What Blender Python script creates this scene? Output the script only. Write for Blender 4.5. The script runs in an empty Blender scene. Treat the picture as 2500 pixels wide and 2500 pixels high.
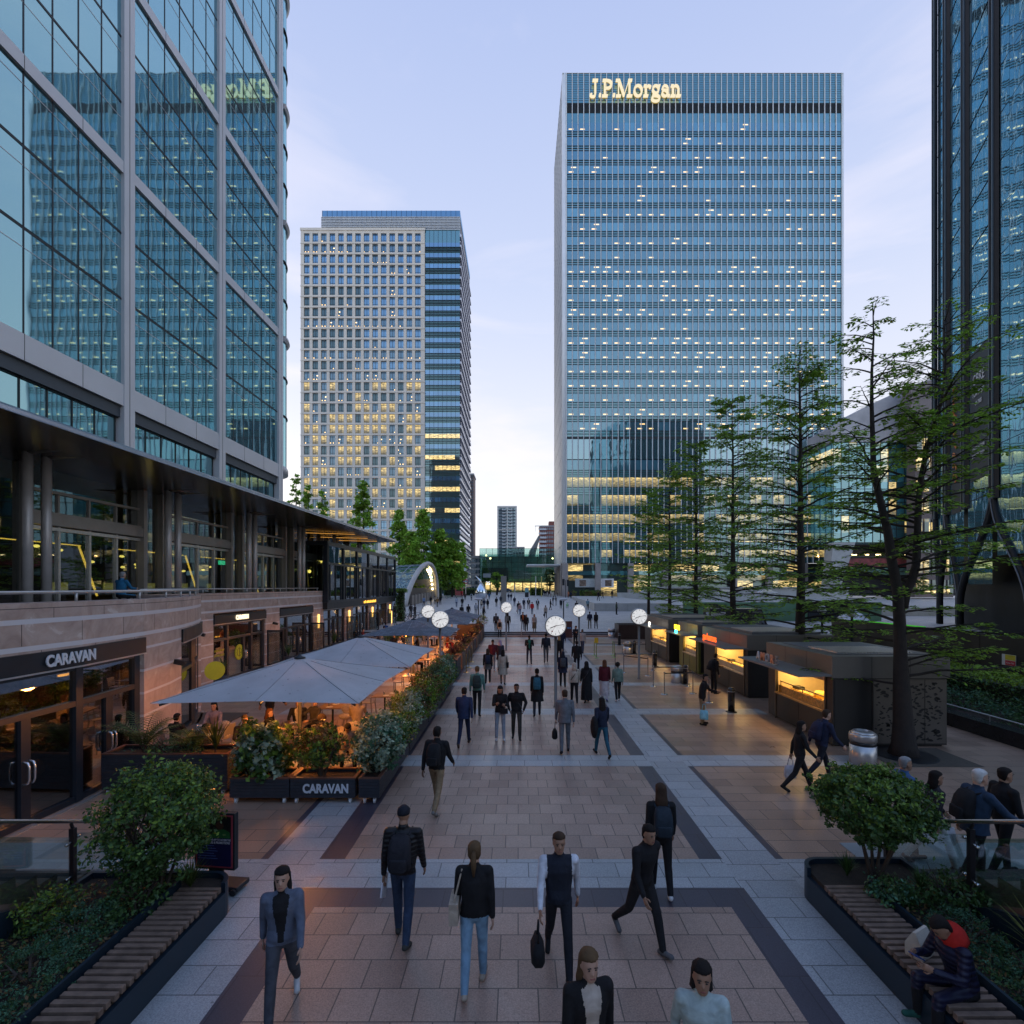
import bpy, bmesh, math, random
import numpy as np
from mathutils import Vector, Matrix, Euler, kdtree
R = math.radians
PI = math.pi
rnd = random.Random(11)
S = bpy.context.scene
COL = S.collection
# the photograph's measured geometry: focal length in px, vanishing point, camera height in metres
F, VX, HY, CH = 1250.0, 1265.0, 1432.0, 4.8
def gx(px, Y): return (px - VX) * Y / F
def gz(py, Y): return CH - (py - HY) * Y / F
def gy(py, z=0.0): return (CH - z) * F / (py - HY)
def slope_z(Y):
    return 0.0 if Y < 48.9 else (0.42 + 0.0175 * (min(Y, 180) - 50) if Y > 50 else 0.42)
def up_y(py): return 5.255 / ((py - HY) / F + 0.0175)

class MB:
    def __init__(s): s.v = []; s.f = []; s.m = []
    def add(s, vs, fs, mi=0):
        o = len(s.v); s.v.extend([tuple(p) for p in vs])
        for f in fs: s.f.append(tuple(i + o for i in f)); s.m.append(mi)
    def box(s, x0, y0, z0, x1, y1, z1, mi=0):
        if x0 > x1: x0, x1 = x1, x0
        if y0 > y1: y0, y1 = y1, y0
        if z0 > z1: z0, z1 = z1, z0
        s.add([(x0,y0,z0),(x1,y0,z0),(x1,y1,z0),(x0,y1,z0),(x0,y0,z1),(x1,y0,z1),(x1,y1,z1),(x0,y1,z1)],
              [(0,3,2,1),(4,5,6,7),(0,1,5,4),(1,2,6,5),(2,3,7,6),(3,0,4,7)], mi); return s
    def obox(s, c, size, rot=None, mi=0):
        hx, hy, hz = size[0]/2, size[1]/2, size[2]/2
        pts = [Vector(p) for p in [(-hx,-hy,-hz),(hx,-hy,-hz),(hx,hy,-hz),(-hx,hy,-hz),(-hx,-hy,hz),(hx,-hy,hz),(hx,hy,hz),(-hx,hy,hz)]]
        if rot is not None: pts = [rot @ p for p in pts]
        c = Vector(c)
        s.add([p + c for p in pts], [(0,3,2,1),(4,5,6,7),(0,1,5,4),(1,2,6,5),(2,3,7,6),(3,0,4,7)], mi); return s
    def bar(s, a, b, w, h, mi=0):
        a, b = Vector(a), Vector(b); d = b - a
        L = d.length
        if L < 1e-6: return s
        q = d.to_track_quat('X', 'Z').to_matrix()
        return s.obox((a + b) / 2, (L, w, h), q, mi)
    def tube(s, pts, rads, n=8, mi=0, cap=True):
        pts = [Vector(p) for p in pts]
        if not hasattr(rads, '__len__'): rads = [rads] * len(pts)
        o = len(s.v); prev = None
        for i, p in enumerate(pts):
            d = (pts[min(i+1, len(pts)-1)] - pts[max(i-1, 0)])
            d = d.normalized() if d.length > 1e-9 else Vector((0,0,1))
            if prev is None:
                u = d.orthogonal().normalized()
            else:
                u = prev - d * prev.dot(d)
                u = u.normalized() if u.length > 1e-6 else d.orthogonal().normalized()
            prev = u; w = d.cross(u)
            for k in range(n):
                a = 2*PI*k/n
                s.v.append(tuple(p + (u*math.cos(a) + w*math.sin(a)) * rads[i]))
        for i in range(len(pts)-1):
            for k in range(n):
                a = o + i*n + k; b = o + i*n + (k+1) % n
                s.f.append((a, b, b+n, a+n)); s.m.append(mi)
        if cap:
            s.f.append(tuple(o + k for k in reversed(range(n)))); s.m.append(mi)
            e = o + (len(pts)-1)*n
            s.f.append(tuple(e + k for k in range(n))); s.m.append(mi)
        return s
    def lathe(s, prof, n=16, c=(0,0,0), mi=0, mis=None):
        o = len(s.v)
        for (r, z) in prof:
            for k in range(n):
                a = 2*PI*k/n
                s.v.append((c[0]+r*math.cos(a), c[1]+r*math.sin(a), c[2]+z))
        for i in range(len(prof)-1):
            for k in range(n):
                a = o+i*n+k; b = o+i*n+(k+1) % n
                s.f.append((a, b, b+n, a+n)); s.m.append(mis[i] if mis else mi)
        s.f.append(tuple(o+k for k in reversed(range(n)))); s.m.append(mis[0] if mis else mi)
        e = o+(len(prof)-1)*n
        s.f.append(tuple(e+k for k in range(n))); s.m.append(mis[-1] if mis else mi)
        return s
    def rings(s, rings, mi=0, cap=True):
        n = len(rings[0]); o = len(s.v)
        for r in rings: s.v.extend([tuple(p) for p in r])
        for i in range(len(rings)-1):
            for k in range(n):
                a = o+i*n+k; b = o+i*n+(k+1) % n
                s.f.append((a, b, b+n, a+n)); s.m.append(mi)
        if cap:
            s.f.append(tuple(o+k for k in reversed(range(n)))); s.m.append(mi)
            e = o+(len(rings)-1)*n
            s.f.append(tuple(e+k for k in range(n))); s.m.append(mi)
        return s
    def prism(s, poly, z0, z1, mi=0):
        n = len(poly)
        vs = [(p[0], p[1], z0) for p in poly] + [(p[0], p[1], z1) for p in poly]
        fs = [tuple(reversed(range(n))), tuple(range(n, 2*n))] + [(i, (i+1) % n, n+(i+1) % n, n+i) for i in range(n)]
        s.add(vs, fs, mi); return s
    def ext(s, poly, vec, mi=0):
        n = len(poly); vec = Vector(vec)
        vs = [Vector(p) for p in poly]; vs = vs + [p + vec for p in vs]
        fs = [tuple(reversed(range(n))), tuple(range(n, 2*n))] + [(i, (i+1) % n, n+(i+1) % n, n+i) for i in range(n)]
        s.add(vs, fs, mi); return s
    def quad(s, a, b, c, d, mi=0): s.add([a, b, c, d], [(0,1,2,3)], mi); return s
    def ball(s, c, r, mi=0, n=10, sc=(1,1,1)):
        m = max(4, n//2)
        prof = [(max(1e-4, math.sin(PI*i/m)), -math.cos(PI*i/m)) for i in range(m+1)]
        o = len(s.v); s.lathe([(p*r*1.0, z*r) for p, z in prof], n, (0,0,0), mi)
        for i in range(o, len(s.v)):
            x, y, z = s.v[i]; s.v[i] = (c[0]+x*sc[0], c[1]+y*sc[1], c[2]+z*sc[2])
        return s
    def mesh(s, name):
        me = bpy.data.meshes.new(name); me.from_pydata(s.v, [], s.f)
        if any(s.m): me.polygons.foreach_set('material_index', s.m)
        return me
    def build(s, name, mats, parent=None, smooth=False, bevel=0, loc=None, rz=0):
        me = s.mesh(name)
        for m in (mats if isinstance(mats, (list, tuple)) else [mats]): me.materials.append(m)
        if smooth: me.polygons.foreach_set('use_smooth', [True]*len(me.polygons))
        me.update()
        o = bpy.data.objects.new(name, me); COL.objects.link(o)
        if parent is not None: o.parent = parent
        if loc is not None: o.location = loc
        if rz: o.rotation_euler = (0, 0, rz)
        if bevel:
            b = o.modifiers.new('bevel', 'BEVEL'); b.width = bevel; b.segments = 2; b.limit_method = 'ANGLE'
        return o

def tag(o, label, cat, group=None, kind=None):
    if label: o['label'] = label
    if cat: o['category'] = cat
    if group: o['group'] = group
    if kind: o['kind'] = kind
    return o
def thing(name, label, cat, loc=(0,0,0), rz=0, group=None):
    o = bpy.data.objects.new(name, None); COL.objects.link(o)
    o.location = loc; o.rotation_euler = (0, 0, rz); o.empty_display_size = 0.2
    return tag(o, label, cat, group)
def struct(o): o['kind'] = 'structure'; return o
def kids(o): return [c for c in bpy.data.objects if c.parent == o]
def copy_tree(o, parent=None, ch=None):
    c = o.copy(); COL.objects.link(c)
    if parent is not None: c.parent = parent
    for k in kids(o): copy_tree(k, c)
    return c
def dup(o, loc, rz, label, group=None, scale=None):
    c = copy_tree(o); c.location = loc; c.rotation_euler = (0, 0, rz); c['label'] = label
    if group: c['group'] = group
    if scale: c.scale = scale
    return c

# ---------------------------------------------------------------- materials
def nd(nt, t, **kw):
    n = nt.nodes.new(t)
    for k, v in kw.items():
        if k in n.inputs: n.inputs[k].default_value = v
        else: setattr(n, k, v)
    return n
def newmat(name):
    m = bpy.data.materials.new(name); m.use_nodes = True; nt = m.node_tree; nt.nodes.clear()
    out = nd(nt, 'ShaderNodeOutputMaterial'); return m, nt, out
def L(nt, a, ao, b, bi): nt.links.new(a.outputs[ao], b.inputs[bi])
def rgba(c): return (c[0], c[1], c[2], 1)
def mixc(nt, fac, a, b, mode='MIX'):
    n = nd(nt, 'ShaderNodeMix', data_type='RGBA', blend_type=mode)
    for idx, v in ((0, fac), (6, a), (7, b)):
        if hasattr(v, 'outputs'): nt.links.new(v.outputs[0], n.inputs[idx])
        elif isinstance(v, tuple) and len(v) == 2 and hasattr(v[0], 'outputs'): nt.links.new(v[0].outputs[v[1]], n.inputs[idx])
        else: n.inputs[idx].default_value = v if idx == 0 else (rgba(v) if len(v) == 3 else v)
    return (n, 2)
def lk(nt, src, dst, i):
    if isinstance(src, tuple): nt.links.new(src[0].outputs[src[1]], dst.inputs[i])
    else: nt.links.new(src.outputs[0], dst.inputs[i])
def math_(nt, op, a, b=None, c=None):
    n = nd(nt, 'ShaderNodeMath', operation=op)
    for i, v in enumerate((a, b, c)):
        if v is None: continue
        if isinstance(v, (int, float)): n.inputs[i].default_value = v
        else: lk(nt, v, n, i)
    return n
def ramp(nt, src, stops):
    n = nd(nt, 'ShaderNodeValToRGB'); e = n.color_ramp.elements
    while len(e) > 1: e.remove(e[-1])
    e[0].position = stops[0][0]; e[0].color = rgba(stops[0][1]) if hasattr(stops[0][1], '__len__') else (stops[0][1],)*3+(1,)
    for p, c in stops[1:]:
        x = e.new(p); x.color = rgba(c) if hasattr(c, '__len__') else (c, c, c, 1)
    lk(nt, src, n, 0); return n
_pm = {}
def pm(name, col, rough=0.6, var=0.18, scale=4.0, bump=0.0, metal=0.0, spec=0.5, fine=0.0, coord='Object'):
    """painted / stone / metal surface with procedural variation and grain"""
    if name in _pm: return _pm[name]
    m, nt, out = newmat(name); b = nd(nt, 'ShaderNodeBsdfPrincipled')
    b.inputs['Roughness'].default_value = rough; b.inputs['Metallic'].default_value = metal
    b.inputs['Specular IOR Level'].default_value = spec
    tc = nd(nt, 'ShaderNodeTexCoord'); n1 = nd(nt, 'ShaderNodeTexNoise', Scale=scale, Detail=4.0, Roughness=0.6)
    nt.links.new(tc.outputs[coord], n1.inputs['Vector'])
    lo = tuple(max(0, c*(1-var)) for c in col); hi = tuple(min(1, c*(1+var)) for c in col)
    r = ramp(nt, (n1, 0), [(0.3, lo), (0.7, hi)])
    c = (r, 0)
    n2 = nd(nt, 'ShaderNodeTexNoise', Scale=scale*14, Detail=3.0)
    nt.links.new(tc.outputs[coord], n2.inputs['Vector'])
    if fine: c = mixc(nt, fine, c, (n2, 0), 'OVERLAY')
    lk(nt, c, b, 'Base Color')
    rr = nd(nt, 'ShaderNodeMapRange'); rr.inputs[3].default_value = max(0.02, rough*0.8); rr.inputs[4].default_value = min(1, rough*1.25)
    L(nt, n1, 0, rr, 0); L(nt, rr, 0, b, 'Roughness')
    if bump:
        bp = nd(nt, 'ShaderNodeBump', Strength=0.6, Distance=bump); L(nt, n2, 0, bp, 'Height'); L(nt, bp, 0, b, 'Normal')
    L(nt, b, 0, out, 0); _pm[name] = m; return m
def emit(name, col, strength):
    if name in _pm: return _pm[name]
    m, nt, out = newmat(name); e = nd(nt, 'ShaderNodeEmission', Strength=strength)
    tc = nd(nt, 'ShaderNodeTexCoord'); n1 = nd(nt, 'ShaderNodeTexNoise', Scale=6.0)
    nt.links.new(tc.outputs['Object'], n1.inputs['Vector'])
    c = ramp(nt, (n1, 0), [(0.3, tuple(x*0.8 for x in col)), (0.7, col)]); L(nt, c, 0, e, 0)
    L(nt, e, 0, out, 0); _pm[name] = m; return m
def ripple(nt, dist=0.006, sc=(0.9, 0.9, 0.45)):
    """slightly uneven float glass"""
    g = nd(nt, 'ShaderNodeNewGeometry'); mp = nd(nt, 'ShaderNodeMapping'); mp.inputs['Scale'].default_value = sc
    L(nt, g, 'Position', mp, 0); n = nd(nt, 'ShaderNodeTexNoise', Scale=1.0, Detail=1.5, Roughness=0.4); L(nt, mp, 0, n, 0)
    bp = nd(nt, 'ShaderNodeBump', Strength=1.0, Distance=dist); L(nt, n, 0, bp, 'Height'); return bp
def mirror_glass(name, body, tint=(0.8, 0.9, 1.0), refl=0.4, grow=0.5, dist=0.006, emis=None):
    """opaque-looking coated office glazing: tinted body + strong reflection rising with angle"""
    if name in _pm: return _pm[name]
    m, nt, out = newmat(name)
    b = nd(nt, 'ShaderNodeBsdfPrincipled', Roughness=0.35); b.inputs['Base Color'].default_value = rgba(body)
    gl = nd(nt, 'ShaderNodeBsdfGlossy', Roughness=0.02); gl.inputs[0].default_value = rgba(tint)
    bp = ripple(nt, dist); L(nt, bp, 0, gl, 'Normal')
    lw = nd(nt, 'ShaderNodeLayerWeight', Blend=0.5)
    f = math_(nt, 'MULTIPLY_ADD', (lw, 1), grow, refl); f.use_clamp = True
    mx = nd(nt, 'ShaderNodeMixShader'); L(nt, f, 0, mx, 0); L(nt, b, 0, mx, 1); L(nt, gl, 0, mx, 2)
    L(nt, mx, 0, out, 0); _pm[name] = m; return m
def clear_glass(name, tint=(0.75, 0.85, 0.85), refl=0.12, grow=0.7, dist=0.002):
    if name in _pm: return _pm[name]
    m, nt, out = newmat(name)
    t = nd(nt, 'ShaderNodeBsdfTransparent'); t.inputs[0].default_value = rgba(tint)
    gl = nd(nt, 'ShaderNodeBsdfGlossy', Roughness=0.015); gl.inputs[0].default_value = (0.9, 0.95, 1, 1)
    bp = ripple(nt, dist, (0.7, 0.7, 0.5)); L(nt, bp, 0, gl, 'Normal')
    lw = nd(nt, 'ShaderNodeLayerWeight', Blend=0.35)
    f = math_(nt, 'MULTIPLY_ADD', (lw, 1), grow, refl); f.use_clamp = True
    mx = nd(nt, 'ShaderNodeMixShader'); L(nt, f, 0, mx, 0); L(nt, t, 0, mx, 1); L(nt, gl, 0, mx, 2)
    L(nt, mx, 0, out, 0); _pm[name] = m; return m
def cells(nt, sx, sz, ox=0.0, oz=0.0, ax='X'):
    """per-cell random numbers on a facade: returns (whitenoise, fracx, fracz)"""
    g = nd(nt, 'ShaderNodeNewGeometry'); sp = nd(nt, 'ShaderNodeSeparateXYZ'); L(nt, g, 'Position', sp, 0)
    u = math_(nt, 'DIVIDE', math_(nt, 'SUBTRACT', (sp, ax), ox), sx); w = math_(nt, 'DIVIDE', math_(nt, 'SUBTRACT', (sp, 'Z'), oz), sz)
    cb = nd(nt, 'ShaderNodeCombineXYZ'); L(nt, math_(nt, 'FLOOR', u), 0, cb, 0); L(nt, math_(nt, 'FLOOR', w), 0, cb, 1)
    wn = nd(nt, 'ShaderNodeTexWhiteNoise', noise_dimensions='3D'); L(nt, cb, 0, wn, 0)
    return wn, math_(nt, 'FRACT', u), math_(nt, 'FRACT', w), cb
def office_glass(name, body, tint, refl, cell, floor, oz, ox=0.0, lit=0.3, mode='dots', strength=3.0, grow=0.4, ax='X', blinds=0.35):
    """office glazing with lit ceilings inside: lit = share of the cells with lights on"""
    if name in _pm: return _pm[name]
    m, nt, out = newmat(name)
    wn, fu, fw, cb = cells(nt, cell, floor, ox, oz, ax)
    wn2 = nd(nt, 'ShaderNodeTexWhiteNoise', noise_dimensions='4D', W=3.7); L(nt, cb, 0, wn2, 0)
    b = nd(nt, 'ShaderNodeBsdfPrincipled', Roughness=0.4)
    pale = tuple(min(1, c*2.6+0.03) for c in body)
    isb = math_(nt, 'LESS_THAN', (wn2, 0), blinds)
    bm = math_(nt, 'MULTIPLY', isb, math_(nt, 'MULTIPLY_ADD', (wn, 0), 0.6, 0.25))
    lk(nt, mixc(nt, bm, body, pale), b, 'Base Color')
    gl = nd(nt, 'ShaderNodeBsdfGlossy', Roughness=0.03); gl.inputs[0].default_value = rgba(tint)
    bp = ripple(nt, 0.006); L(nt, bp, 0, gl, 'Normal')
    lw = nd(nt, 'ShaderNodeLayerWeight', Blend=0.5)
    f = math_(nt, 'MULTIPLY_ADD', (lw, 1), grow, refl); f.use_clamp = True
    mx = nd(nt, 'ShaderNodeMixShader'); L(nt, f, 0, mx, 0); L(nt, b, 0, mx, 1); L(nt, gl, 0, mx, 2)
    e = nd(nt, 'ShaderNodeEmission', Strength=strength)
    on = math_(nt, 'LESS_THAN', (wn, 0), lit)
    def band(x, lo, hi): return math_(nt, 'MULTIPLY', math_(nt, 'GREATER_THAN', x, lo), math_(nt, 'LESS_THAN', x, hi))
    if mode == 'dots':
        p1 = math_(nt, 'MULTIPLY', band(fu, 0.2, 0.6), band(fw, 0.10, 0.18))
        up = math_(nt, 'LESS_THAN', (wn2, 0), 0.22)
        p2 = math_(nt, 'MULTIPLY', math_(nt, 'MULTIPLY', band(fu, 0.4, 0.85), band(fw, 0.42, 0.50)), up)
        pat = math_(nt, 'MAXIMUM', p1, p2); e.inputs[0].default_value = (1, 0.64, 0.24, 1)
    else:
        g = nd(nt, 'ShaderNodeNewGeometry'); mp = nd(nt, 'ShaderNodeMapping'); mp.inputs['Scale'].default_value = (0.9, 0.9, 6.5)
        L(nt, g, 'Position', mp, 0); n = nd(nt, 'ShaderNodeTexNoise', Scale=1.0, Detail=3.0, Roughness=0.7); L(nt, mp, 0, n, 0)
        r = ramp(nt, (n, 0), [(0.36, 0.03), (0.48, 0.35), (0.62, 1.0)])
        top = ramp(nt, fw, [(0.0, 0.12), (0.35, 0.45), (0.6, 1.0), (1.0, 0.9)])
        pat = math_(nt, 'MULTIPLY', (r, 0), (top, 0)); e.inputs[0].default_value = (1, 0.72, 0.27, 1)
    lk(nt, math_(nt, 'MULTIPLY', math_(nt, 'MULTIPLY', pat, on), strength), e, 'Strength')
    ad = nd(nt, 'ShaderNodeAddShader'); L(nt, mx, 0, ad, 0); L(nt, e, 0, ad, 1)
    L(nt, ad, 0, out, 0); _pm[name] = m; return m
def leafmat(name, col, rough=0.5, trans=0.25):
    if name in _pm: return _pm[name]
    m, nt, out = newmat(name)
    g = nd(nt, 'ShaderNodeNewGeometry'); n = nd(nt, 'ShaderNodeTexNoise', Scale=3.0, Detail=3.0); L(nt, g, 'Position', n, 0)
    n2 = nd(nt, 'ShaderNodeTexWhiteNoise', noise_dimensions='1D'); L(nt, g, 'Random Per Island', n2, 'W')
    v = math_(nt, 'MULTIPLY_ADD', (n2, 0), 0.5, 0.0); v2 = math_(nt, 'MULTIPLY_ADD', (n, 0), 0.6, v)
    c = ramp(nt, v2, [(0.15, tuple(x*0.45 for x in col)), (0.5, col), (0.85, tuple(min(1, x*1.7) for x in col))])
    d = nd(nt, 'ShaderNodeBsdfPrincipled', Roughness=rough); L(nt, c, 0, d, 'Base Color'); d.inputs['Specular IOR Level'].default_value = 0.35
    t = nd(nt, 'ShaderNodeBsdfTranslucent'); L(nt, c, 0, t, 0)
    mx = nd(nt, 'ShaderNodeMixShader'); mx.inputs[0].default_value = trans; L(nt, d, 0, mx, 1); L(nt, t, 0, mx, 2)
    L(nt, mx, 0, out, 0); _pm[name] = m; return m
def paving(name, c1, c2, mortar, bw, bh, rough=0.42, speck=0.5, off=0.5, dirt=0.35, msize=0.009, freq=2, shift=(0, 0), big=0.0):
    """stone slabs: brick layout in metres, granite speckle, stains, wear"""
    if name in _pm: return _pm[name]
    m, nt, out = newmat(name); g = nd(nt, 'ShaderNodeNewGeometry')
    mp = nd(nt, 'ShaderNodeMapping'); mp.inputs['Location'].default_value = (shift[0], shift[1], 0); L(nt, g, 'Position', mp, 0)
    br = nd(nt, 'ShaderNodeTexBrick', offset=off, offset_frequency=freq, squash=1.0)
    for k, v in (('Scale', 1.0), ('Brick Width', bw), ('Row Height', bh), ('Mortar Size', msize), ('Mortar Smooth', 0.25), ('Bias', 0.0)): br.inputs[k].default_value = v
    br.inputs['Color1'].default_value = rgba(c1); br.inputs['Color2'].default_value = rgba(c2); br.inputs['Mortar'].default_value = rgba(mortar)
    L(nt, mp, 0, br, 0)
    sp = nd(nt, 'ShaderNodeTexNoise', Scale=55.0, Detail=2.0, Roughness=0.8); L(nt, g, 'Position', sp, 0)
    spr = ramp(nt, (sp, 0), [(0.34, 0.25), (0.5, 0.5), (0.66, 0.78)])
    c = mixc(nt, speck, (br, 0), (spr, 0), 'OVERLAY')
    di = nd(nt, 'ShaderNodeTexNoise', Scale=0.55, Detail=6.0, Roughness=0.62); L(nt, g, 'Position', di, 0)
    dr = ramp(nt, (di, 0), [(0.36, 0.55), (0.55, 1.0)])
    c = mixc(nt, dirt, c, (dr, 0), 'MULTIPLY')
    st = nd(nt, 'ShaderNodeTexNoise', Scale=2.6, Detail=5.0, Roughness=0.7); L(nt, g, 'Position', st, 0)
    sr = ramp(nt, (st, 0), [(0.64, 0.0), (0.75, 1.0)])
    c = mixc(nt, math_(nt, 'MULTIPLY', (sr, 0), 0.35), c, tuple(x*0.35 for x in c1))
    gm = nd(nt, 'ShaderNodeTexVoronoi', Scale=4.2); L(nt, g, 'Position', gm, 0); gr = ramp(nt, (gm, 0), [(0.055, 1.0), (0.075, 0.0)]); gn = nd(nt, 'ShaderNodeTexNoise', Scale=1.1); L(nt, g, 'Position', gn, 0); gk = ramp(nt, (gn, 0), [(0.5, 0.0), (0.58, 0.55)])
    c = mixc(nt, math_(nt, 'MULTIPLY', (gr, 0), (gk, 0)), c, (0.05, 0.045, 0.042))
    b = nd(nt, 'ShaderNodeBsdfPrincipled'); lk(nt, c, b, 'Base Color')
    rr = ramp(nt, (di, 0), [(0.3, rough*0.72), (0.7, min(1, rough*1.35))]); L(nt, rr, 0, b, 'Roughness')
    h = mixc(nt, 0.25, (br, 1), (sp, 0)); bp = nd(nt, 'ShaderNodeBump', Strength=0.35, Distance=0.004, invert=True); lk(nt, h, bp, 'Height'); L(nt, bp, 0, b, 'Normal')
    L(nt, b, 0, out, 0); _pm[name] = m; return m
def text_mesh(s, size, ext=0.02, xs=1.0, bold=0.0, align='CENTER'):
    cu = bpy.data.curves.new('lettering', 'FONT'); cu.body = s; cu.size = size; cu.extrude = ext; cu.offset = bold; cu.align_x = align; cu.align_y = 'CENTER'; cu.resolution_u = 3
    o = bpy.data.objects.new('lettering_tmp', cu); COL.objects.link(o)
    dg = bpy.context.evaluated_depsgraph_get(); dg.update()
    me = bpy.data.meshes.new_from_object(o.evaluated_get(dg)); bpy.data.objects.remove(o)
    me.name = 'lettering'
    if xs != 1.0: me.transform(Matrix.Diagonal((xs, 1, 1, 1)))
    return me
FACE = {'+X': Matrix(((0,0,1),(1,0,0),(0,1,0))), '-Y': Matrix(((1,0,0),(0,0,-1),(0,1,0))), '-X': Matrix(((0,0,-1),(-1,0,0),(0,1,0))), '+Z': Matrix.Identity(3)}
def lettering(s, loc, size, mat, face, parent=None, name='lettering', ext=0.02, xs=1.0, bold=0.0, rot=None):
    me = text_mesh(s, size, ext, xs, bold); me.materials.clear(); me.materials.append(mat)
    me.transform((rot if rot is not None else FACE[face]).to_4x4())
    o = bpy.data.objects.new(name, me); COL.objects.link(o); o.location = loc
    if parent is not None: o.parent = parent
    return o
def lamp(kind, loc, energy, col, size=0.3, rot=None, name='lamp_light'):
    l = bpy.data.lights.new(name, kind); l.energy = energy; l.color = col
    if kind == 'AREA': l.size = size if not isinstance(size, tuple) else size[0]
    if kind == 'AREA' and isinstance(size, tuple): l.shape = 'RECTANGLE'; l.size_y = size[1]
    if kind == 'POINT': l.shadow_soft_size = size
    o = bpy.data.objects.new(name, l); COL.objects.link(o); o.location = loc
    if rot: o.rotation_euler = rot
    return o
# ---------------------------------------------------------------- camera, sky, sun
cam_d = bpy.data.cameras.new('camera'); cam = bpy.data.objects.new('camera', cam_d); COL.objects.link(cam)
cam.location = (0, 0, CH); cam.rotation_euler = (R(90), 0, 0)
cam_d.sensor_width = 36; cam_d.lens = 18; cam_d.clip_start = 0.1; cam_d.clip_end = 6000
cam_d.shift_x = -15/2500; cam_d.shift_y = 182/2500
S.camera = cam
SUN_E, SUN_R = R(7), R(-32)
w = bpy.data.worlds.new('World'); S.world = w; w.use_nodes = True; nt = w.node_tree; nt.nodes.clear()
wo = nd(nt, 'ShaderNodeOutputWorld'); bg = nd(nt, 'ShaderNodeBackground', Strength=0.15)
sky = nd(nt, 'ShaderNodeTexSky', sky_type='NISHITA', sun_disc=False, sun_elevation=SUN_E, sun_rotation=SUN_R, altitude=0, air_density=1.0, dust_density=1.0, ozone_density=2.5)
tc = nd(nt, 'ShaderNodeTexCoord'); sp = nd(nt, 'ShaderNodeSeparateXYZ'); L(nt, tc, 'Generated', sp, 0)
# dusk colours of the sky itself: milky white at the horizon, lilac blue above; thin pinkish clouds
mp = nd(nt, 'ShaderNodeMapping'); mp.inputs['Scale'].default_value = (1.2, 1.2, 4.5); mp.inputs['Rotation'].default_value = (0, R(24), 0); L(nt, tc, 'Generated', mp, 0)
cn = nd(nt, 'ShaderNodeTexNoise', Scale=1.7, Detail=6.0, Roughness=0.55, Distortion=0.6); L(nt, mp, 0, cn, 0)
grad = ramp(nt, (sp, 2), [(0.0, (5.25, 5.2, 5.2)), (0.12, (5.1, 5.1, 5.25)), (0.3, (4.25, 4.4, 5.05)), (0.5, (3.25, 3.65, 4.85)), (0.75, (2.4, 2.9, 4.45)), (1.0, (1.5, 2.1, 3.9))])
cl = ramp(nt, (cn, 0), [(0.47, 0.0), (0.72, 1.0)])
hz = ramp(nt, (sp, 2), [(0.02, 0.3), (0.25, 1.0), (0.7, 0.35)])
fac = math_(nt, 'MULTIPLY', math_(nt, 'MULTIPLY', (cl, 0), (hz, 0)), 0.8)
gc = mixc(nt, fac, (grad, 0), (5.5, 5.1, 5.45))
# away from the afterglow, behind the viewpoint, the sky is deep blue overhead and paler low down
egr = ramp(nt, (sp, 2), [(0.0, (5.6, 5.8, 6.0)), (0.2, (5.4, 5.8, 6.4)), (0.42, (3.2, 4.2, 6.0)), (0.65, (1.5, 2.5, 4.8)), (1.0, (1.5, 2.3, 4.4))])
ef = ramp(nt, math_(nt, 'MULTIPLY_ADD', (sp, 1), 0.5, 0.5), [(0.34, 1.0), (0.60, 0.0)])
gc = mixc(nt, (ef, 0), gc, (egr, 0))
mc = mixc(nt, 0.94, (sky, 0), gc); lk(nt, mc, bg, 0); L(nt, bg, 0, wo, 0)
sd = bpy.data.lights.new('sun', 'SUN'); sd.energy = 0.35; sd.angle = R(14); sd.color = (1, 0.88, 0.76)
so = bpy.data.objects.new('sun', sd); COL.objects.link(so); so.location = (-60, 120, 60)
D = Vector((math.sin(SUN_R)*math.cos(SUN_E), math.cos(SUN_R)*math.cos(SUN_E), math.sin(SUN_E)))
so.rotation_euler = (-D).to_track_quat('-Z', 'Y').to_euler()
vs = S.view_settings; vs.view_transform = 'Standard'; vs.look = 'None'; vs.exposure = 0.48; vs.gamma = 1.0; vs.use_curve_mapping = False
S.cycles.use_denoising = True; S.cycles.denoiser = 'OPENIMAGEDENOISE'
S.cycles.max_bounces = 7; S.cycles.transparent_max_bounces = 12; S.cycles.sample_clamp_indirect = 6; S.cycles.glossy_bounces = 4; S.cycles.caustics_reflective = False; S.cycles.caustics_refractive = False

# ---------------------------------------------------------------- ground and paving
PINK = paving('pink_granite', (0.39, 0.275, 0.215), (0.285, 0.195, 0.152), (0.10, 0.075, 0.062), 0.47, 0.47, rough=0.40)
PINKW = paving('pink_granite_wide', (0.38, 0.255, 0.185), (0.265, 0.175, 0.128), (0.09, 0.068, 0.055), 0.94, 0.44, rough=0.38, dirt=0.45)
GREY = paving('grey_granite', (0.37, 0.39, 0.40), (0.30, 0.32, 0.33), (0.11, 0.12, 0.125), 0.94, 0.47, rough=0.42, off=0.5, shift=(0.05, 0.1))
GREYX = paving('grey_granite_cross', (0.39, 0.415, 0.425), (0.32, 0.345, 0.355), (0.12, 0.13, 0.135), 0.75, 0.437, rough=0.42, shift=(0.2, 0.29))
DARK = paving('dark_granite', (0.062, 0.056, 0.075), (0.05, 0.046, 0.064), (0.035, 0.03, 0.04), 0.46, 0.9, rough=0.36, speck=0.35, dirt=0.2)
LIGHT = paving('light_plaza_stone', (0.50, 0.49, 0.48), (0.41, 0.41, 0.41), (0.26, 0.26, 0.26), 0.9, 0.9, rough=0.5, dirt=0.25, msize=0.02)
ASPH = pm('asphalt', (0.05, 0.05, 0.053), 0.8, 0.25, 1.5, 0.01)
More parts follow.
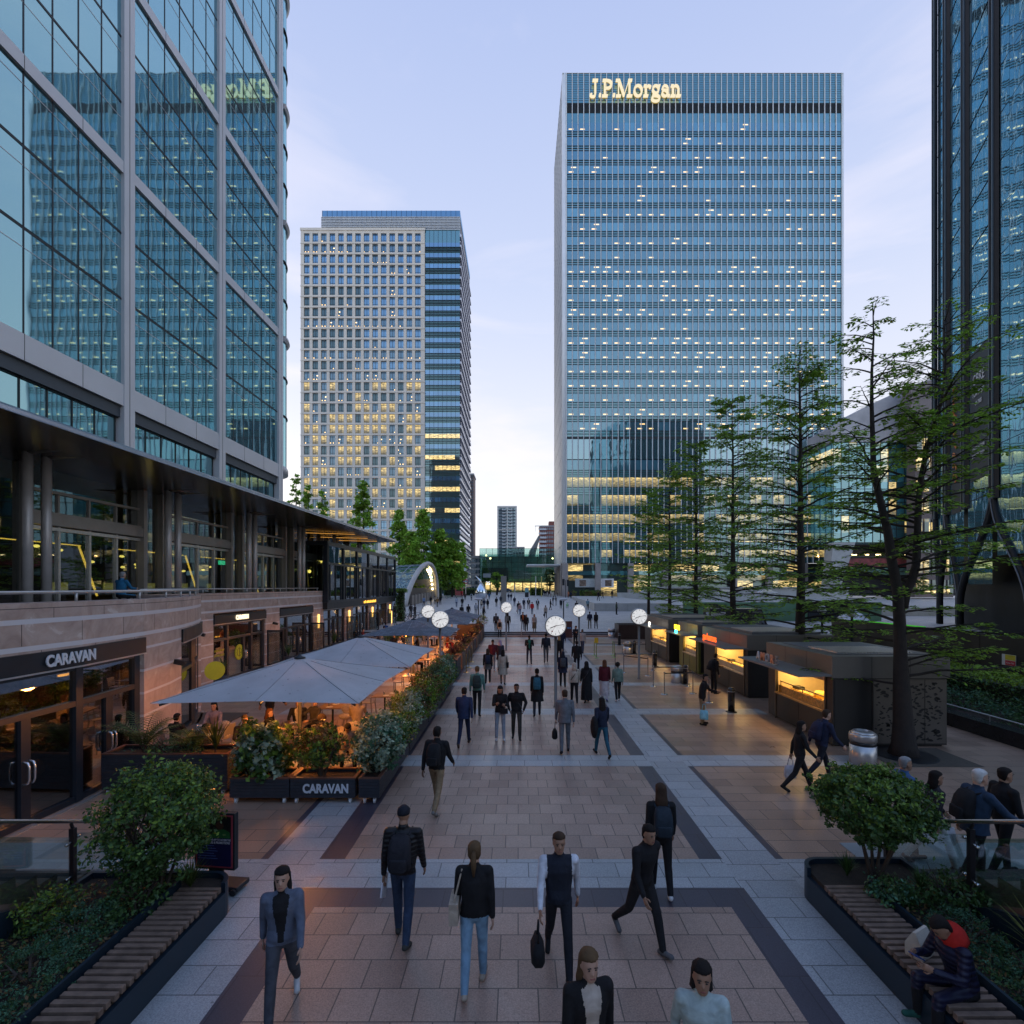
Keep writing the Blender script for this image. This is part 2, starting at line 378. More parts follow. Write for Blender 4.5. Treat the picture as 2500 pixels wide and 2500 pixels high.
g = MB(); rows = [(-150, 0), (48.9, 0), (48.9, 0.14), (49.25, 0.14), (49.25, 0.28), (49.6, 0.28), (49.6, 0.42), (50, 0.42), (180, 2.695), (260, 2.7), (3500, 2.7)]
for (y0, z0), (y1, z1) in zip(rows, rows[1:]):
    mi = 0 if y1 <= 48.9 else (1 if y1 <= 49.6 and z0 != z1 else (2 if y1 <= 180 else 3))
    g.quad((-2500, y0, z0), (2500, y0, z0), (2500, y1, z1), (-2500, y1, z1), mi)
struct(g.build('ground', [PINKW, pm('step_riser_stone', (0.05, 0.05, 0.055), 0.5, 0.2, 3), LIGHT, ASPH]))
def sheet(name, rects, mat, z):
    b = MB()
    for (x0, y0, x1, y1) in rects: b.quad((x0, y0, z), (x1, y0, z), (x1, y1, z), (x0, y1, z))
    return struct(b.build(name, mat))
bands = [(8.155, 9.01), (13.67, 14.55), (19.2, 20.1), (24.8, 25.6), (30.4, 31.25), (36.0, 36.85), (41.6, 42.4), (47.2, 48.0)]
sheet('paved_path', [(-3.05, 2.0, 3.19, 7.66)] + [(-3.05, a[1], 3.19, b[0]) for a, b in zip(bands, bands[1:])] + [(-3.05, 48.0, 3.19, 48.9)], PINK, 0.004)
segs = [(a[1], b[0]) for a, b in zip(bands, bands[1:])] + [(48.0, 48.9)]
sheet('dark_paving_strip', [(-3.5, 2.0, -3.05, 7.66), (3.19, 2.0, 3.59, 7.66), (-3.5, 7.66, 3.59, 8.155)] +
      [r for (a, b) in segs for r in ((-3.5, a, -3.05, b), (3.19, a, 3.59, b), (-4.53, a, -4.4, b), (4.53, a, 4.67, b))], DARK, 0.004)
sheet('grey_paving_strip', [(-4.4, 2.0, -3.5, 48.9), (3.59, 2.0, 4.53, 48.9)], GREY, 0.0045)
sheet('grey_paving_band', [(-4.4+0.9, a, 3.59, b) for a, b in bands] + [(4.53, a, 9.4, b) for a, b in bands[1:]] + [(-9.0, a, -4.4, b) for a, b in bands[1:]] + [(-6.2, 8.3, -4.4, 9.01), (4.53, 8.3, 6.0, 9.01), (-4.9, 2, -4.4, 8.3), (4.53, 2, 4.9, 8.3)], GREYX, 0.004)
# light lines crossing the upper plaza
sheet_z = MB()
for Y in (58, 72, 90, 112):
    z = slope_z(Y) + 0.006; z2 = slope_z(Y+0.35) + 0.006
    sheet_z.quad((-30, Y, z), (30, Y, z), (30, Y+0.35, z2), (-30, Y+0.35, z2))
struct(sheet_z.build('plaza_paving_strip', pm('pale_line_stone', (0.55, 0.55, 0.56), 0.5)))
sheet('road_kerb', [], ASPH, 0)
kb = MB(); kb.box(-120, 168, 2.48, 140, 168.5, 2.62); struct(kb.build('road_kerb', pm('kerb_stone', (0.42, 0.42, 0.42), 0.6)))
bpy.data.objects.remove(bpy.data.objects['road_kerb'])
rd = MB(); z0 = slope_z(169); rd.quad((-200, 169, z0+0.02), (200, 169, z0+0.02), (200, 196, 2.72), (-200, 196, 2.72)); struct(rd.build('road', ASPH))
rm = MB()
for i in range(-12, 13): rm.quad((i*6, 181, 2.73), (i*6+2.5, 181, 2.73), (i*6+2.5, 181.2, 2.73), (i*6, 181.2, 2.73))
struct(rm.build('road_marking', pm('road_paint', (0.7, 0.7, 0.68), 0.6)))

# ---------------------------------------------------------------- the tall office slab with the bank's sign (right of centre)
WHITE_ALU = pm('white_aluminium', (0.80, 0.81, 0.81), 0.4, 0.06, 0.3, 0, 0.1)
DARKFRAME = pm('dark_frame', (0.018, 0.022, 0.026), 0.4, 0.2, 2)
GREYCONC = pm('pale_concrete', (0.42, 0.42, 0.40), 0.75, 0.12, 0.6, 0.006, fine=0.2)
def jz(py): return 4.8 + (1432 - py) * 0.112
JB, JT = (0.014, 0.085, 0.12), (0.56, 0.84, 0.92)
jk = dict(cell=3.134, floor=3.898, oz=jz(320.3) - 3.898*33, ox=13.2, grow=0.35)
J1 = office_glass('slab_glass_dim', JB, JT, 0.26, lit=0.12, strength=1.15, **jk)
J2 = office_glass('slab_glass_mid', JB, JT, 0.26, lit=0.36, strength=1.15, **jk)
J3 = office_glass('slab_glass_full', JB, JT, 0.27, lit=0.75, strength=1.15, **jk)
JL = office_glass('slab_glass_lit', (0.012, 0.06, 0.06), (0.6, 0.85, 0.85), 0.14, cell=3.134, floor=4.87, oz=jz(1147), ox=13.2, lit=0.78, mode='lit', strength=1.25, grow=0.3, blinds=0.5)
JD = mirror_glass('slab_spandrel', (0.035, 0.13, 0.145), (0.50, 0.78, 0.82), 0.27, 0.3)
JSKY = mirror_glass('slab_mirror_band', (0.02, 0.09, 0.11), (0.62, 0.86, 0.92), 0.40, 0.35)
LOUV = pm('dark_louvre', (0.03, 0.04, 0.05), 0.5, 0.2, 2)
jp = thing('office_tower', 'tall blue glass office slab with white fins and a lit name sign near its roof', 'office tower', (0, 140, 2))
def jbox(name, x0, z0, x1, z1, y0, y1, mat, bevel=0):
    b = MB(); b.box(x0, y0, z0-2, x1, y1, z1-2); return b.build(name, mat, jp)
X0, X1 = 13.2, 88.4
jbox('core_wall', X0+0.3, 12, X1-0.3, jz(181), 0.9, 31.5, pm('slab_core', (0.05, 0.06, 0.07), 0.7))
flo = [J1, J1, J2, J2, J1, J1, J3, J2, J2, J1, J3, J3, J3, J3, J2, J3, J3, J3, J3, J2, J3, J3]
for i in range(22):
    t = jz(299.6 + 34.8*i); bt = t - 20.7*0.112
    jbox('window_band', X0, bt, X1, t, 0, 0.4, flo[i])
    nt_ = jz(299.6 + 34.8*(i+1)) if i < 21 else jz(1068)
    sp_ = jbox('spandrel', X0, nt_, X1, bt, 0.03, 0.4, JD)
    b = MB()
    for zz in (bt - 0.15, nt_ + 0.15, (bt+nt_)/2): b.box(X0, -0.08, zz-0.08-2, X1, 0.02, zz+0.08-2)
    b.build('transom', DARKFRAME, sp_)
jbox('sign_panel', X0, jz(251), X1, jz(181), 0, 0.4, JD)
jbox('louvre_band', X0, jz(276), X1, jz(251), 0.1, 0.4, LOUV)
jbox('spandrel', X0, jz(299.6), X1, jz(276), 0.03, 0.4, JD)
b = MB()
for k in range(9): b.box(X0, -0.05, jz(276)+0.3*k*1.0-2, X1, 0.12, jz(276)+0.3*k+0.1-2)
for k in range(12): b.box(X0, -0.03, jz(246)+0.62*k-2, X1, 0.02, jz(246)+0.62*k+0.09-2)
b.build('louvre', LOUV, jp)
jbox('mirror_band', X0, jz(1121), X1, jz(1072), 0, 0.4, JSKY)
jbox('dark_band', X0, jz(1072), X1, jz(1066.8), -0.1, 0.3, DARKFRAME)
low = [(1123, 1147), (1166, 1189), (1209, 1234), (1256, 1279), (1302, 1323), (1343, 1360)]
for i, (a, c) in enumerate(low):
    jbox('window_band', X0, jz(c), X1, jz(a), 0, 0.4, JL if i else J1)
    e = low[i+1][0] if i < 5 else 1375
    sp_ = jbox('spandrel', X0, jz(e), X1, jz(c), 0.03, 0.4, JD)
    b = MB()
    for q in range(4): zz = jz(c) - 0.15 - q*(jz(c)-jz(e)-0.3)/3; b.box(X0, -0.06, zz-0.07-2, X1, 0.02, zz+0.07-2)
    b.build('transom', DARKFRAME, sp_)
for k in range(49):
    x = X0 + k*(X1-X0)/48; b = MB(); b.box(x-0.075, -0.3, jz(1375)-2, x+0.075, -0.02, jz(179)-2)
    b.box(x+0.07, -0.14, jz(1375)-2, x+0.18, -0.03, jz(181)-2, 1); b.build('vertical_fin', [WHITE_ALU, DARKFRAME], jp)
b = MB(); b.tube([(12.75, 0.6, jz(1375)-2), (12.75, 0.6, jz(179)-2)], 0.75, 12); b.build('corner_column', WHITE_ALU, jp, True)
b = MB(); b.tube([(88.75, 0.6, jz(1375)-2), (88.75, 0.6, jz(179)-2)], 0.6, 12); b.build('corner_column', WHITE_ALU, jp, True)
b = MB(); b.box(12.1, 1, jz(1375)-2, 12.5, 32, jz(180)-2)
for k in range(28): b.box(12.06, 1, jz(1375)-2+4.9*k, 12.12, 32, jz(1375)-2+4.9*k+0.25, 1)
for k in range(16): b.box(12.06, 1+2*k, jz(1375)-2, 12.13, 1.12+2*k, jz(181)-2, 1)
b.build('side_wall', [pm('side_cladding', (0.40, 0.42, 0.44), 0.45, 0.12, 0.15, 0, 0.2), pm('side_joint', (0.25, 0.27, 0.29), 0.5)], jp)
jbox('roof', 12.1, jz(180), 88.9, jz(178.6), -0.1, 32, pm('roof_cap', (0.35, 0.37, 0.38), 0.6))
b = MB(); b.box(32, 8, jz(178.6)-2, 34, 10, jz(172)-2); b.box(31, 8.5, jz(176)-2, 32.2, 9.5, jz(174)-2); b.build('roof_unit', WHITE_ALU, jp)
# lobby storeys on columns
LOBBY = office_glass('lobby_glass', (0.03, 0.05, 0.045), (0.6, 0.8, 0.8), 0.12, cell=4.7, floor=4.4, oz=2.0, ox=13.2, lit=0.42, mode='lit', strength=1.1, blinds=0.1)
jbox('lobby_glazing', X0+0.4, 2, X1, jz(1375), 1.6, 2.0, LOBBY)
jbox('lobby_canopy', X0+0.4, jz(1404), X1, jz(1394), 0.6, 1.59, JD)
for px in (1380, 1460, 1540, 1625, 1706, 1793, 1880, 1965, 2040):
    x = (px - VX)*0.112; jbox('column', x-0.75, 2, x+0.75, jz(1375), -0.2, 1.2, pm('column_stone', (0.33, 0.29, 0.27), 0.5, 0.1, 0.4))
b = MB(); b.box(12.7, 1.3, 0, 13.0, 32, jz(1375)-2); b.build('lobby_side_wall', pm('lobby_stone', (0.20, 0.17, 0.15), 0.5, 0.15, 0.4), jp)
for k in range(5): b = MB(); b.box(11.9, 3+6*k, 0, 12.7, 4.4+6*k, jz(1375)-2); b.build('column', pm('column_stone', (0.33, 0.29, 0.27), 0.5, 0.1, 0.4), jp)
b = MB(); b.box(2.5, 6, jz(1378)-2, 13, 20, jz(1375)-2); b.build('entrance_canopy', WHITE_ALU, jp)
for (pa, pb, c) in ((1405, 1456, (0.5, 0.52, 0.5)), (1468, 1500, (0.78, 0.75, 0.75))):
    b = MB(); b.box((pa-VX)*0.112, 0.9, 2.6, (pb-VX)*0.112, 1.1, 5.0); b.box((pa-VX)*0.112+1.2, 0.85, 2.9, (pa-VX)*0.112+3.0, 0.9, 4.6, 1)
    b.build('hoarding_panel', [pm('hoarding_'+str(pa), c, 0.6), pm('hoarding_picture_'+str(pa), (0.22, 0.15, 0.11), 0.6, 0.8, 2.0)], jp)
# serif sign letters, each stroke a solid bar
def serif_sign():
    def st(b, pts, ws):
        for i in range(len(pts)-1):
            (x0, y0), (x1, y1) = pts[i], pts[i+1]; d = Vector((x1-x0, y1-y0)); 
            if d.length < 1e-6: continue
            n_ = Vector((-d.y, d.x)).normalized(); a, c = ws[i]/2, ws[i+1]/2
            b.ext([(x0+n_.x*a, y0+n_.y*a, 0), (x0-n_.x*a, y0-n_.y*a, 0), (x1-n_.x*c, y1-n_.y*c, 0), (x1+n_.x*c, y1+n_.y*c, 0)], (0, 0, 0.25))
    def arc(b, cx, cy, rx, ry, a0, a1, thick, thin, n=14):
        pts, ws = [], []
        for i in range(n+1):
            a = R(a0 + (a1-a0)*i/n); pts.append((cx+rx*math.cos(a), cy+ry*math.sin(a))); ws.append(thin + (thick-thin)*abs(math.cos(a)))
        st(b, pts, ws)
    def slab(b, x, y, w, h=0.09): st(b, [(x-w/2, y), (x+w/2, y)], [h, h])
    T, H = 0.15, 0.055
    out = []
    def stem(b, x, y0, y1, w=T): st(b, [(x, y0), (x, y1)], [w, w])
    b = MB(); stem(b, 0.45, 0.2, 1.4); slab(b, 0.45, 1.37, 0.5); arc(b, 0.22, 0.18, 0.23, 0.22, 0, -170, T*0.8, H); arc(b, 0.08, 0.12, 0.04, 0.05, 0, 360, 0.1, 0.1, 8); out.append((b, 0.75))
    def dot(): b = MB(); arc(b, 0.13, 0.1, 0.05, 0.05, 0, 360, 0.12, 0.12, 10); return (b, 0.32)
    out.append(dot())
    b = MB(); stem(b, 0.25, 0, 1.4); slab(b, 0.25, 0.04, 0.52); slab(b, 0.25, 1.37, 0.4); arc(b, 0.45, 1.03, 0.40, 0.33, 90, -90, T, H); st(b, [(0.25, 1.36), (0.45, 1.36)], [H, H]); st(b, [(0.25, 0.70), (0.45, 0.70)], [H, H]); out.append((b, 0.95))
    out.append(dot())
    b = MB(); stem(b, 0.22, 0, 1.4, H*1.2); slab(b, 0.22, 0.04, 0.45); slab(b, 0.15, 1.37, 0.34); st(b, [(0.27, 1.38), (0.72, 0.05)], [T, T]); st(b, [(0.72, 0.05), (1.17, 1.38)], [H, H]); stem(b, 1.22, 0, 1.4); slab(b, 1.22, 0.04, 0.5); slab(b, 1.28, 1.37, 0.36); out.append((b, 1.58))
    b = MB(); arc(b, 0.42, 0.48, 0.34, 0.45, 0, 360, T, H, 22); out.append((b, 0.90))
    b = MB(); stem(b, 0.22, 0, 0.92); slab(b, 0.22, 0.04, 0.44); slab(b, 0.14, 0.9, 0.2); arc(b, 0.48, 0.6, 0.22, 0.30, 175, 50, H, H*1.5); arc(b, 0.62, 0.80, 0.04, 0.04, 0, 360, 0.12, 0.12, 8); out.append((b, 0.75))
    b = MB(); arc(b, 0.38, 0.60, 0.27, 0.32, 0, 360, T*0.9, H, 20); arc(b, 0.38, -0.17, 0.36, 0.24, 0, 360, T*0.7, H*1.2, 20); st(b, [(0.2, 0.32), (0.12, 0.18), (0.25, 0.08), (0.6, 0.05)], [H, H*1.4, H*1.8, T*0.8]); st(b, [(0.58, 0.84), (0.78, 0.93)], [H, H*1.6]); out.append((b, 0.86))
    b = MB(); arc(b, 0.34, 0.28, 0.24, 0.26, 0, 360, T*0.8, H, 18); stem(b, 0.60, 0.1, 0.68, T*0.95); arc(b, 0.36, 0.64, 0.26, 0.28, 0, 160, H, H); slab(b, 0.70, 0.05, 0.2); arc(b, 0.15, 0.70, 0.04, 0.04, 0, 360, 0.1, 0.1, 8); out.append((b, 0.86))
    b = MB(); stem(b, 0.22, 0, 0.92); slab(b, 0.22, 0.04, 0.42); slab(b, 0.14, 0.9, 0.2); arc(b, 0.48, 0.62, 0.24, 0.30, 170, 0, T*0.6, H*1.2); stem(b, 0.72, 0, 0.62); slab(b, 0.72, 0.04, 0.42); out.append((b, 1.0))
    return out
sg = MB.build; letters = serif_sign(); tot = sum(a for _, a in letters)
sx0, sx1 = (1440 - VX)*0.112, (1661 - VX)*0.112; k = (sx1 - sx0)/tot; x = sx0
SIGN = emit('lit_sign_face', (1, 0.87, 0.60), 0.8); HALO = emit('lit_sign_side', (1, 0.66, 0.12), 0.3)
signs = thing('sign', 'lit cream serif name letters mounted high on the glass slab', 'sign', (sx0, 139.4, jz(243.5)))
for b, adv in letters:
    me = MB(); me.v = [((p[0])*k, -p[2]*k - 0.0, p[1]*k*1.06) for p in b.v]; me.f = b.f; me.m = [1 if len(f) == 4 and False else 0 for f in b.f]
    o = me.build('letter', SIGN, signs); o.location = (x - sx0, 0, 0)
    hb = MB(); hb.v = [(p[0]*k*1.0 + 0.02, 0.22 - p[2]*0.05, p[1]*k*1.06 - 0.05) for p in b.v]; hb.f = b.f; hb.m = [0]*len(b.f); h = hb.build('letter_side', HALO, o)
    x += adv*k

# ---------------------------------------------------------------- the stone office tower with a glazed flank (left of centre)
STONE = pm('cream_stone', (0.70, 0.64, 0.555), 0.7, 0.08, 0.2, 0.01, fine=0.2)
wt = thing('stone_office_tower', 'cream stone office tower with square windows and a glass flank on its right', 'office tower', (0, 165, 2))
wz = lambda py: 4.8 + (1432 - py)*0.132 - 2
wx = lambda px: (px - VX)*0.132
WB = (0.015, 0.08, 0.14)
W1 = mirror_glass('stone_tower_glass_blue', (0.015, 0.07, 0.13), (0.42, 0.68, 0.92), 0.36, 0.3)
W2 = mirror_glass('stone_tower_glass_dark', (0.010, 0.035, 0.045), (0.4, 0.6, 0.65), 0.14, 0.25)
wk = dict(cell=0.9, floor=3.432, oz=wz(569.3)+2-2.73-3.432*33, ox=wx(741.9), blinds=0.2)
W3 = office_glass('stone_tower_glass_spots', (0.02, 0.06, 0.08), (0.45, 0.65, 0.8), 0.22, lit=0.5, strength=2.6, **wk)
W4 = office_glass('stone_tower_glass_lit', (0.03, 0.04, 0.035), (0.5, 0.6, 0.6), 0.08, lit=1.1, mode='lit', strength=1.15, grow=0.15, **wk)
NR = 33; xs = [wx(741.9) + 2.755*i for i in range(14)]
fr = MB(); zt, zb0 = wz(559), 0
edges = [wx(734)] + [v for x in xs for v in (x, x+1.81)] + [wx(1037)]
for i in range(0, len(edges), 2): fr.box(edges[i], 0, 0, edges[i+1], 0.9, zt)
for r in range(NR+1):
    top = wz(569.3) - 3.432*r; prev = (top + 3.432 - 2.73) if r else zt
    for x in xs: fr.box(x, 0.02, top, x+1.81, 0.9, prev)
    if r: fr.box(wx(734)-0.1, -0.14, top+0.05, wx(1037)+0.1, 0.0, top+0.3)
fr.box(wx(734)-0.15, -0.2, zt-0.5, wx(1037)+0.15, 0.0, zt+0.3)
fr.build('stone_frame', STONE, wt)
rest = {}
def wkind(r, c):
    q = rnd.random()
    if r in (17, 18, 19, 20, 21, 22, 24, 26, 29): return 4 if q < (0.72 if r not in (19, 22) else 0.45) else (3 if q < 0.86 else 2)
    if r in (14, 15, 16, 23, 25): return 4 if q < 0.3 else (3 if q < 0.6 else 2)
    if r in (1, 8, 11, 13): return 3
    if c < 7 and r > 4: return 2 if q < 0.8 else 3  # left columns: a dark building's reflection put in as darker glass colour
    return 1 if q < 0.9 else 3
WM = {1: W1, 2: W2, 3: W3, 4: W4}
for r in range(NR):
    for c in range(14):
        top = wz(569.3) - 3.432*r; kd = wkind(r, c); x = xs[c]
        def pane(b):
            b.box(x, 0.42, top-2.73, x+1.81, 0.5, top); b.box(x+0.86, 0.36, top-2.73, x+0.95, 0.43, top, 1); b.box(x, 0.36, top-2.25, x+1.81, 0.43, top-2.17, 1); b.box(x, 0.35, top-0.5, x+1.81, 0.44, top-0.42, 1)
        if r < 7 or (r == 7 and c < 2): b = MB(); pane(b); b.build('window', [WM[kd], DARKFRAME], wt)
        else: pane(rest.setdefault(kd, MB()))
allm = MB(); 
for kd, b in rest.items(): 
    o_ = len(allm.v); allm.v += b.v; allm.f += [tuple(i+o_ for i in f) for f in b.f]; allm.m += [(kd if q == 0 else 0) for q in b.m]
o = allm.build('window', [DARKFRAME, W1, W2, W3, W4], wt); o['kind'] = 'stuff'
b = MB(); b.box(wx(734)+0.3, 0.6, 0, wx(1037), 34.5, zt-0.6); b.build('core_wall', pm('stone_core', (0.2, 0.19, 0.17), 0.8), wt)
gx0, gx1 = wx(1037), wx(1122)
G1 = office_glass('flank_glass', (0.015, 0.08, 0.15), (0.5, 0.75, 1.0), 0.32, cell=1.6, floor=3.432, oz=wz(590)+2-3.432*33, ox=gx0, lit=0.22, strength=1.5, blinds=0.3)
G2 = office_glass('flank_glass_lit', (0.03, 0.05, 0.045), (0.5, 0.7, 0.7), 0.12, cell=3.2, floor=3.432, oz=wz(590)+2-3.432*33, ox=gx0, lit=0.9, mode='lit', strength=1.5, blinds=0.2)
for r in range(34):
    top = wz(590) - 3.432*r
    m_ = G2 if r in (18, 20, 21, 23, 25, 28, 30) else G1
    b = MB(); b.box(gx0, 0.5, top-1.5, gx1, 0.9, top); b.build('window_band', m_, wt)
    b = MB(); b.box(gx0, 0.55, top-3.432, gx1, 0.9, top-1.5)
    for q in range(4): b.box(gx0, 0.30, top-1.55-0.5*q, gx1+0.4, 0.56, top-1.42-0.5*q, 1)
    b.build('spandrel', [JD, DARKFRAME], wt)
b = MB(); b.box(gx0, 0.55, wz(590), gx1, 0.9, wz(559)); b.build('spandrel', JD, wt)
b = MB()
for k in range(8): b.box(gx0+1.4*k, 0.4, 0, gx0+1.4*k+0.07, 0.52, wz(560))
b.build('mullion', DARKFRAME, wt)
b = MB(); b.box(gx0, 0.9, 0, gx1-0.02, 35, wz(560)); b.build('side_wall', mirror_glass('flank_side_glass', (0.05, 0.08, 0.12), (0.7, 0.75, 0.9), 0.45, 0.4), wt)
for r in range(35):
    b = MB(); z = wz(575) - 3.432*r; b.box(gx1, 0.6, z, gx1+0.5, 35, z+0.9); b.box(gx1, 0.6, z-1.7, gx1+0.35, 35, z-1.45); b.build('side_fin', pm('silver_fin', (0.60, 0.60, 0.64), 0.4, 0.05, 0.1, 0, 0.4), wt)
b = MB(); bz0, bz1 = wz(559), wz(511.5); b.box(wx(785)+0.4, 1.0, bz0, gx1, 34, bz1-0.2)
b.box(wx(785), 0.5, bz1-1.9, gx1+0.1, 34.2, bz1, 1)
for k in range(9): b.box(wx(785)-0.3, 0.3, bz0+0.5*k, gx1+0.2, 0.9, bz0+0.5*k+0.16, 2)
for k in range(28): b.box(wx(785)+1.6*k, 0.42, bz0, wx(785)+1.6*k+0.08, 0.52, bz1, 3)
b.build('roof_plant_room', [DARKFRAME, W1, WHITE_ALU, DARKFRAME], wt)

# ---------------------------------------------------------------- far buildings
def far_block(name, label, cat, px0, px1, py, Y, dep, wall, rows, cols, glass, zg=2.7, extra=None, inset=0.0):
    s_ = Y/F; x0, x1 = (px0-VX)*s_, (px1-VX)*s_; zt_ = CH + (HY-py)*s_
    t = thing(name, label, cat, (x0, Y, zg)); W_ = x1-x0; H_ = zt_-zg
    b = MB(); b.box(0, 0.3, 0, W_, dep, H_); b.build('wall', wall, t)
    if rows:
        b = MB(); ch, cw = H_/rows, W_/cols
        n_ = 0
        for r in range(rows):
            for c in range(cols):
                a = (c*cw+cw*0.14, -0.0, r*ch+ch*0.2, (c+1)*cw-cw*0.14, 0.28, (r+1)*ch-ch*0.15)
                if n_ < 60 and r >= rows-6: bb = MB(); bb.box(*a); bb.build('window', glass, t); n_ += 1
                else: b.box(*a)
        if b.v: o = b.build('window', glass, t); o['kind'] = 'stuff'
    b = MB(); b.box(-0.3, -0.3, H_, W_+0.3, dep+0.3, H_+1.0); b.build('roof', pm('roof_far', (0.4, 0.4, 0.4), 0.7), t)
    return t, W_, H_
FG = mirror_glass('far_glass', (0.02, 0.06, 0.08), (0.5, 0.65, 0.75), 0.2, 0.3)
tt, W_, H_ = far_block('apartment_tower', 'slim dark blue residential tower with pale frame far beyond the glass pavilion', 'apartment tower', 1216, 1260, 1239, 500, 18, pm('navy_cladding', (0.03, 0.05, 0.075), 0.5), 26, 6, mirror_glass('navy_glass', (0.10, 0.15, 0.18), (0.5, 0.65, 0.75), 0.2, 0.3))
b = MB(); b.box(-0.8, -0.7, 0, 0.6, 0, H_+1.2); b.box(W_-0.6, -0.7, 0, W_+0.8, 0, H_+1.2); b.box(W_*0.48, -0.9, 0, W_*0.54, -0.02, H_); b.box(-0.8, -0.75, H_-0.2, W_+0.8, 0, H_+1.4)
for q in (0.36, 0.72): b.box(0, -0.65, H_*q, W_, -0.01, H_*q+0.8)
b.build('pale_frame', pm('pale_frame_stone', (0.55, 0.54, 0.52), 0.6), tt)
for s_ in (0.22, 0.60):
    for r in range(26): b = MB(); b.box(W_*s_, -1.2, r*H_/26+0.3, W_*(s_+0.2), -0.02, r*H_/26+1.2); b.build('balcony', pm('balcony_white', (0.5, 0.52, 0.54), 0.5), tt)
tt, W_, H_ = far_block('apartment_block', 'red brick apartment block with white balconies beside the tall glass slab', 'apartment block', 1318, 1356, 1286, 400, 16, pm('red_brick', (0.30, 0.085, 0.06), 0.8), 15, 7, mirror_glass('block_glass', (0.35, 0.36, 0.38), (0.6, 0.7, 0.8), 0.2, 0.3))
for r in range(15): b = MB(); b.box(-0.9, -1.4, r*H_/15+0.5, W_*0.42, -0.02, r*H_/15+1.8); b.build('balcony', pm('balcony_pale', (0.62, 0.62, 0.64), 0.6), tt)
b = MB(); b.box(W_*0.6, 2, H_, W_, 12, H_+4.5); b.build('roof_storey', pm('red_brick_dark', (0.25, 0.09, 0.07), 0.8), tt); b = MB(); b.box(-4, -1, H_+0.3, 1, 0, H_+0.8); b.box(-3.6, -0.6, H_-4, -3.4, -0.4, H_+0.3); b.build('roof_frame', WHITE_ALU, tt)
far_block('distant_tower', 'narrow grey and brown tower glimpsed behind the stone tower', 'tower', 1136, 1156, 1160, 300, 14, pm('brown_tower_wall', (0.19, 0.13, 0.12), 0.7), 40, 4, mirror_glass('brown_tower_glass', (0.10, 0.13, 0.17), (0.55, 0.65, 0.75), 0.25, 0.3))
far_block('low_office_block', 'white low block between the trees and the glass pavilion', 'office block', 1135, 1175, 1362, 235, 12, pm('white_render', (0.6, 0.6, 0.62), 0.7), 6, 5, FG)
far_block('distant_block', 'small pale block peeping over the glass pavilion roof', 'block', 1252, 1280, 1338, 420, 12, pm('pale_block', (0.5, 0.5, 0.48), 0.7), 12, 4, FG)
b = MB(); s_ = 270/F; b.tube([((1284-VX)*s_, 270, 2.7), ((1300-VX)*s_, 270, 4.8+84*s_), ((1317-VX)*s_, 270, 4.8+124*s_)], [2.0, 1.9, 0.5], 6)
tag(b.build('leaning_mast', pm('grey_mast', (0.24, 0.24, 0.24), 0.6)), 'leaning tapered grey mast rising behind the glass pavilion', 'mast')
# glass pavilion closing the view
gp = thing('glass_pavilion', 'wide low green glass pavilion closing the end of the plaza', 'pavilion', (-15, 200, 2.7))
PG = clear_glass('pavilion_glass', (0.72, 0.90, 0.87), 0.14, 0.5)
b = MB(); b.box(0, 0, 4.2, 30, 0.06, 17); b.build('glass_front', PG, gp)
b = MB(); b.box(0, 0, 4.2, 0.06, 24, 14.5); b.build('glass_side', PG, gp)
b = MB(); b.box(0.5, 9, 0, 30, 9.4, 14.3); b.box(0.5, 3.5, 4.3, 11, 8.9, 9.5, 1); b.build('inner_wall', [pm('pavilion_inner', (0.22, 0.40, 0.37), 0.6, 0.4, 0.25), pm('pavilion_dark_core', (0.015, 0.035, 0.035), 0.6)], gp)
b = MB(); b.box(-0.2, 0.3, 14.2, 30, 24, 14.7); b.build('roof', PG, gp)
b = MB()
for k in range(13): b.box(2.5*k-0.06, -0.12, 4.2, 2.5*k+0.06, -0.01, 17.05)
for k in range(8): b.box(0, -0.1, 4.2+1.82*k, 30, -0.012, 4.28+1.82*k)
b.build('glazing_bars', DARKFRAME, gp)
b = MB()
for k in range(10): b.box(0.6+3.2*k, 1.5, 0, 1.0+3.2*k, 1.9, 4.2)
b.box(0, 1, 4.0, 30, 1.8, 4.25); b.box(2, 4, 0.6, 30, 4.2, 3.6, 1); b.build('ground_storey', [DARKFRAME, office_glass('shop_row', (0.03, 0.03, 0.025), (0.5, 0.6, 0.6), 0.08, cell=3.0, floor=5.0, oz=2.0, lit=0.75, mode='lit', strength=1.6)], gp)
b = MB(); b.obox((16.5, 6, 6.3), (7, 3, 2.4), Euler((0, 0, 0.1)).to_matrix()); b.obox((16.5, 5.6, 7.9), (5, 2.4, 1.2), Euler((0, 0.15, 0)).to_matrix()); b.build('white_sculpture', pm('white_sculpture', (0.55, 0.5, 0.5), 0.5), gp)
b = MB(); b.box(1.3, -0.5, 5.6, 4.3, -0.3, 7.2); b.build('notice_board', pm('pale_board', (0.62, 0.68, 0.72), 0.5, 0.1, 2), gp)
lettering('35', (3.2, 0.7, 3.3), 1.9, emit('white_number', (0.95, 0.97, 1), 1.2), '-Y', gp, 'number')
for i, (px, py) in enumerate(((1187, 1356), (1197, 1363), (1349, 1363), (1350, 1400))):
    b = MB(); b.ball((gx(px, 203)+15, 3, gz(py, 203)-2.7), 0.35); b.build('ceiling_lamp', emit('warm_lamp', (1, 0.7, 0.3), 8), gp)
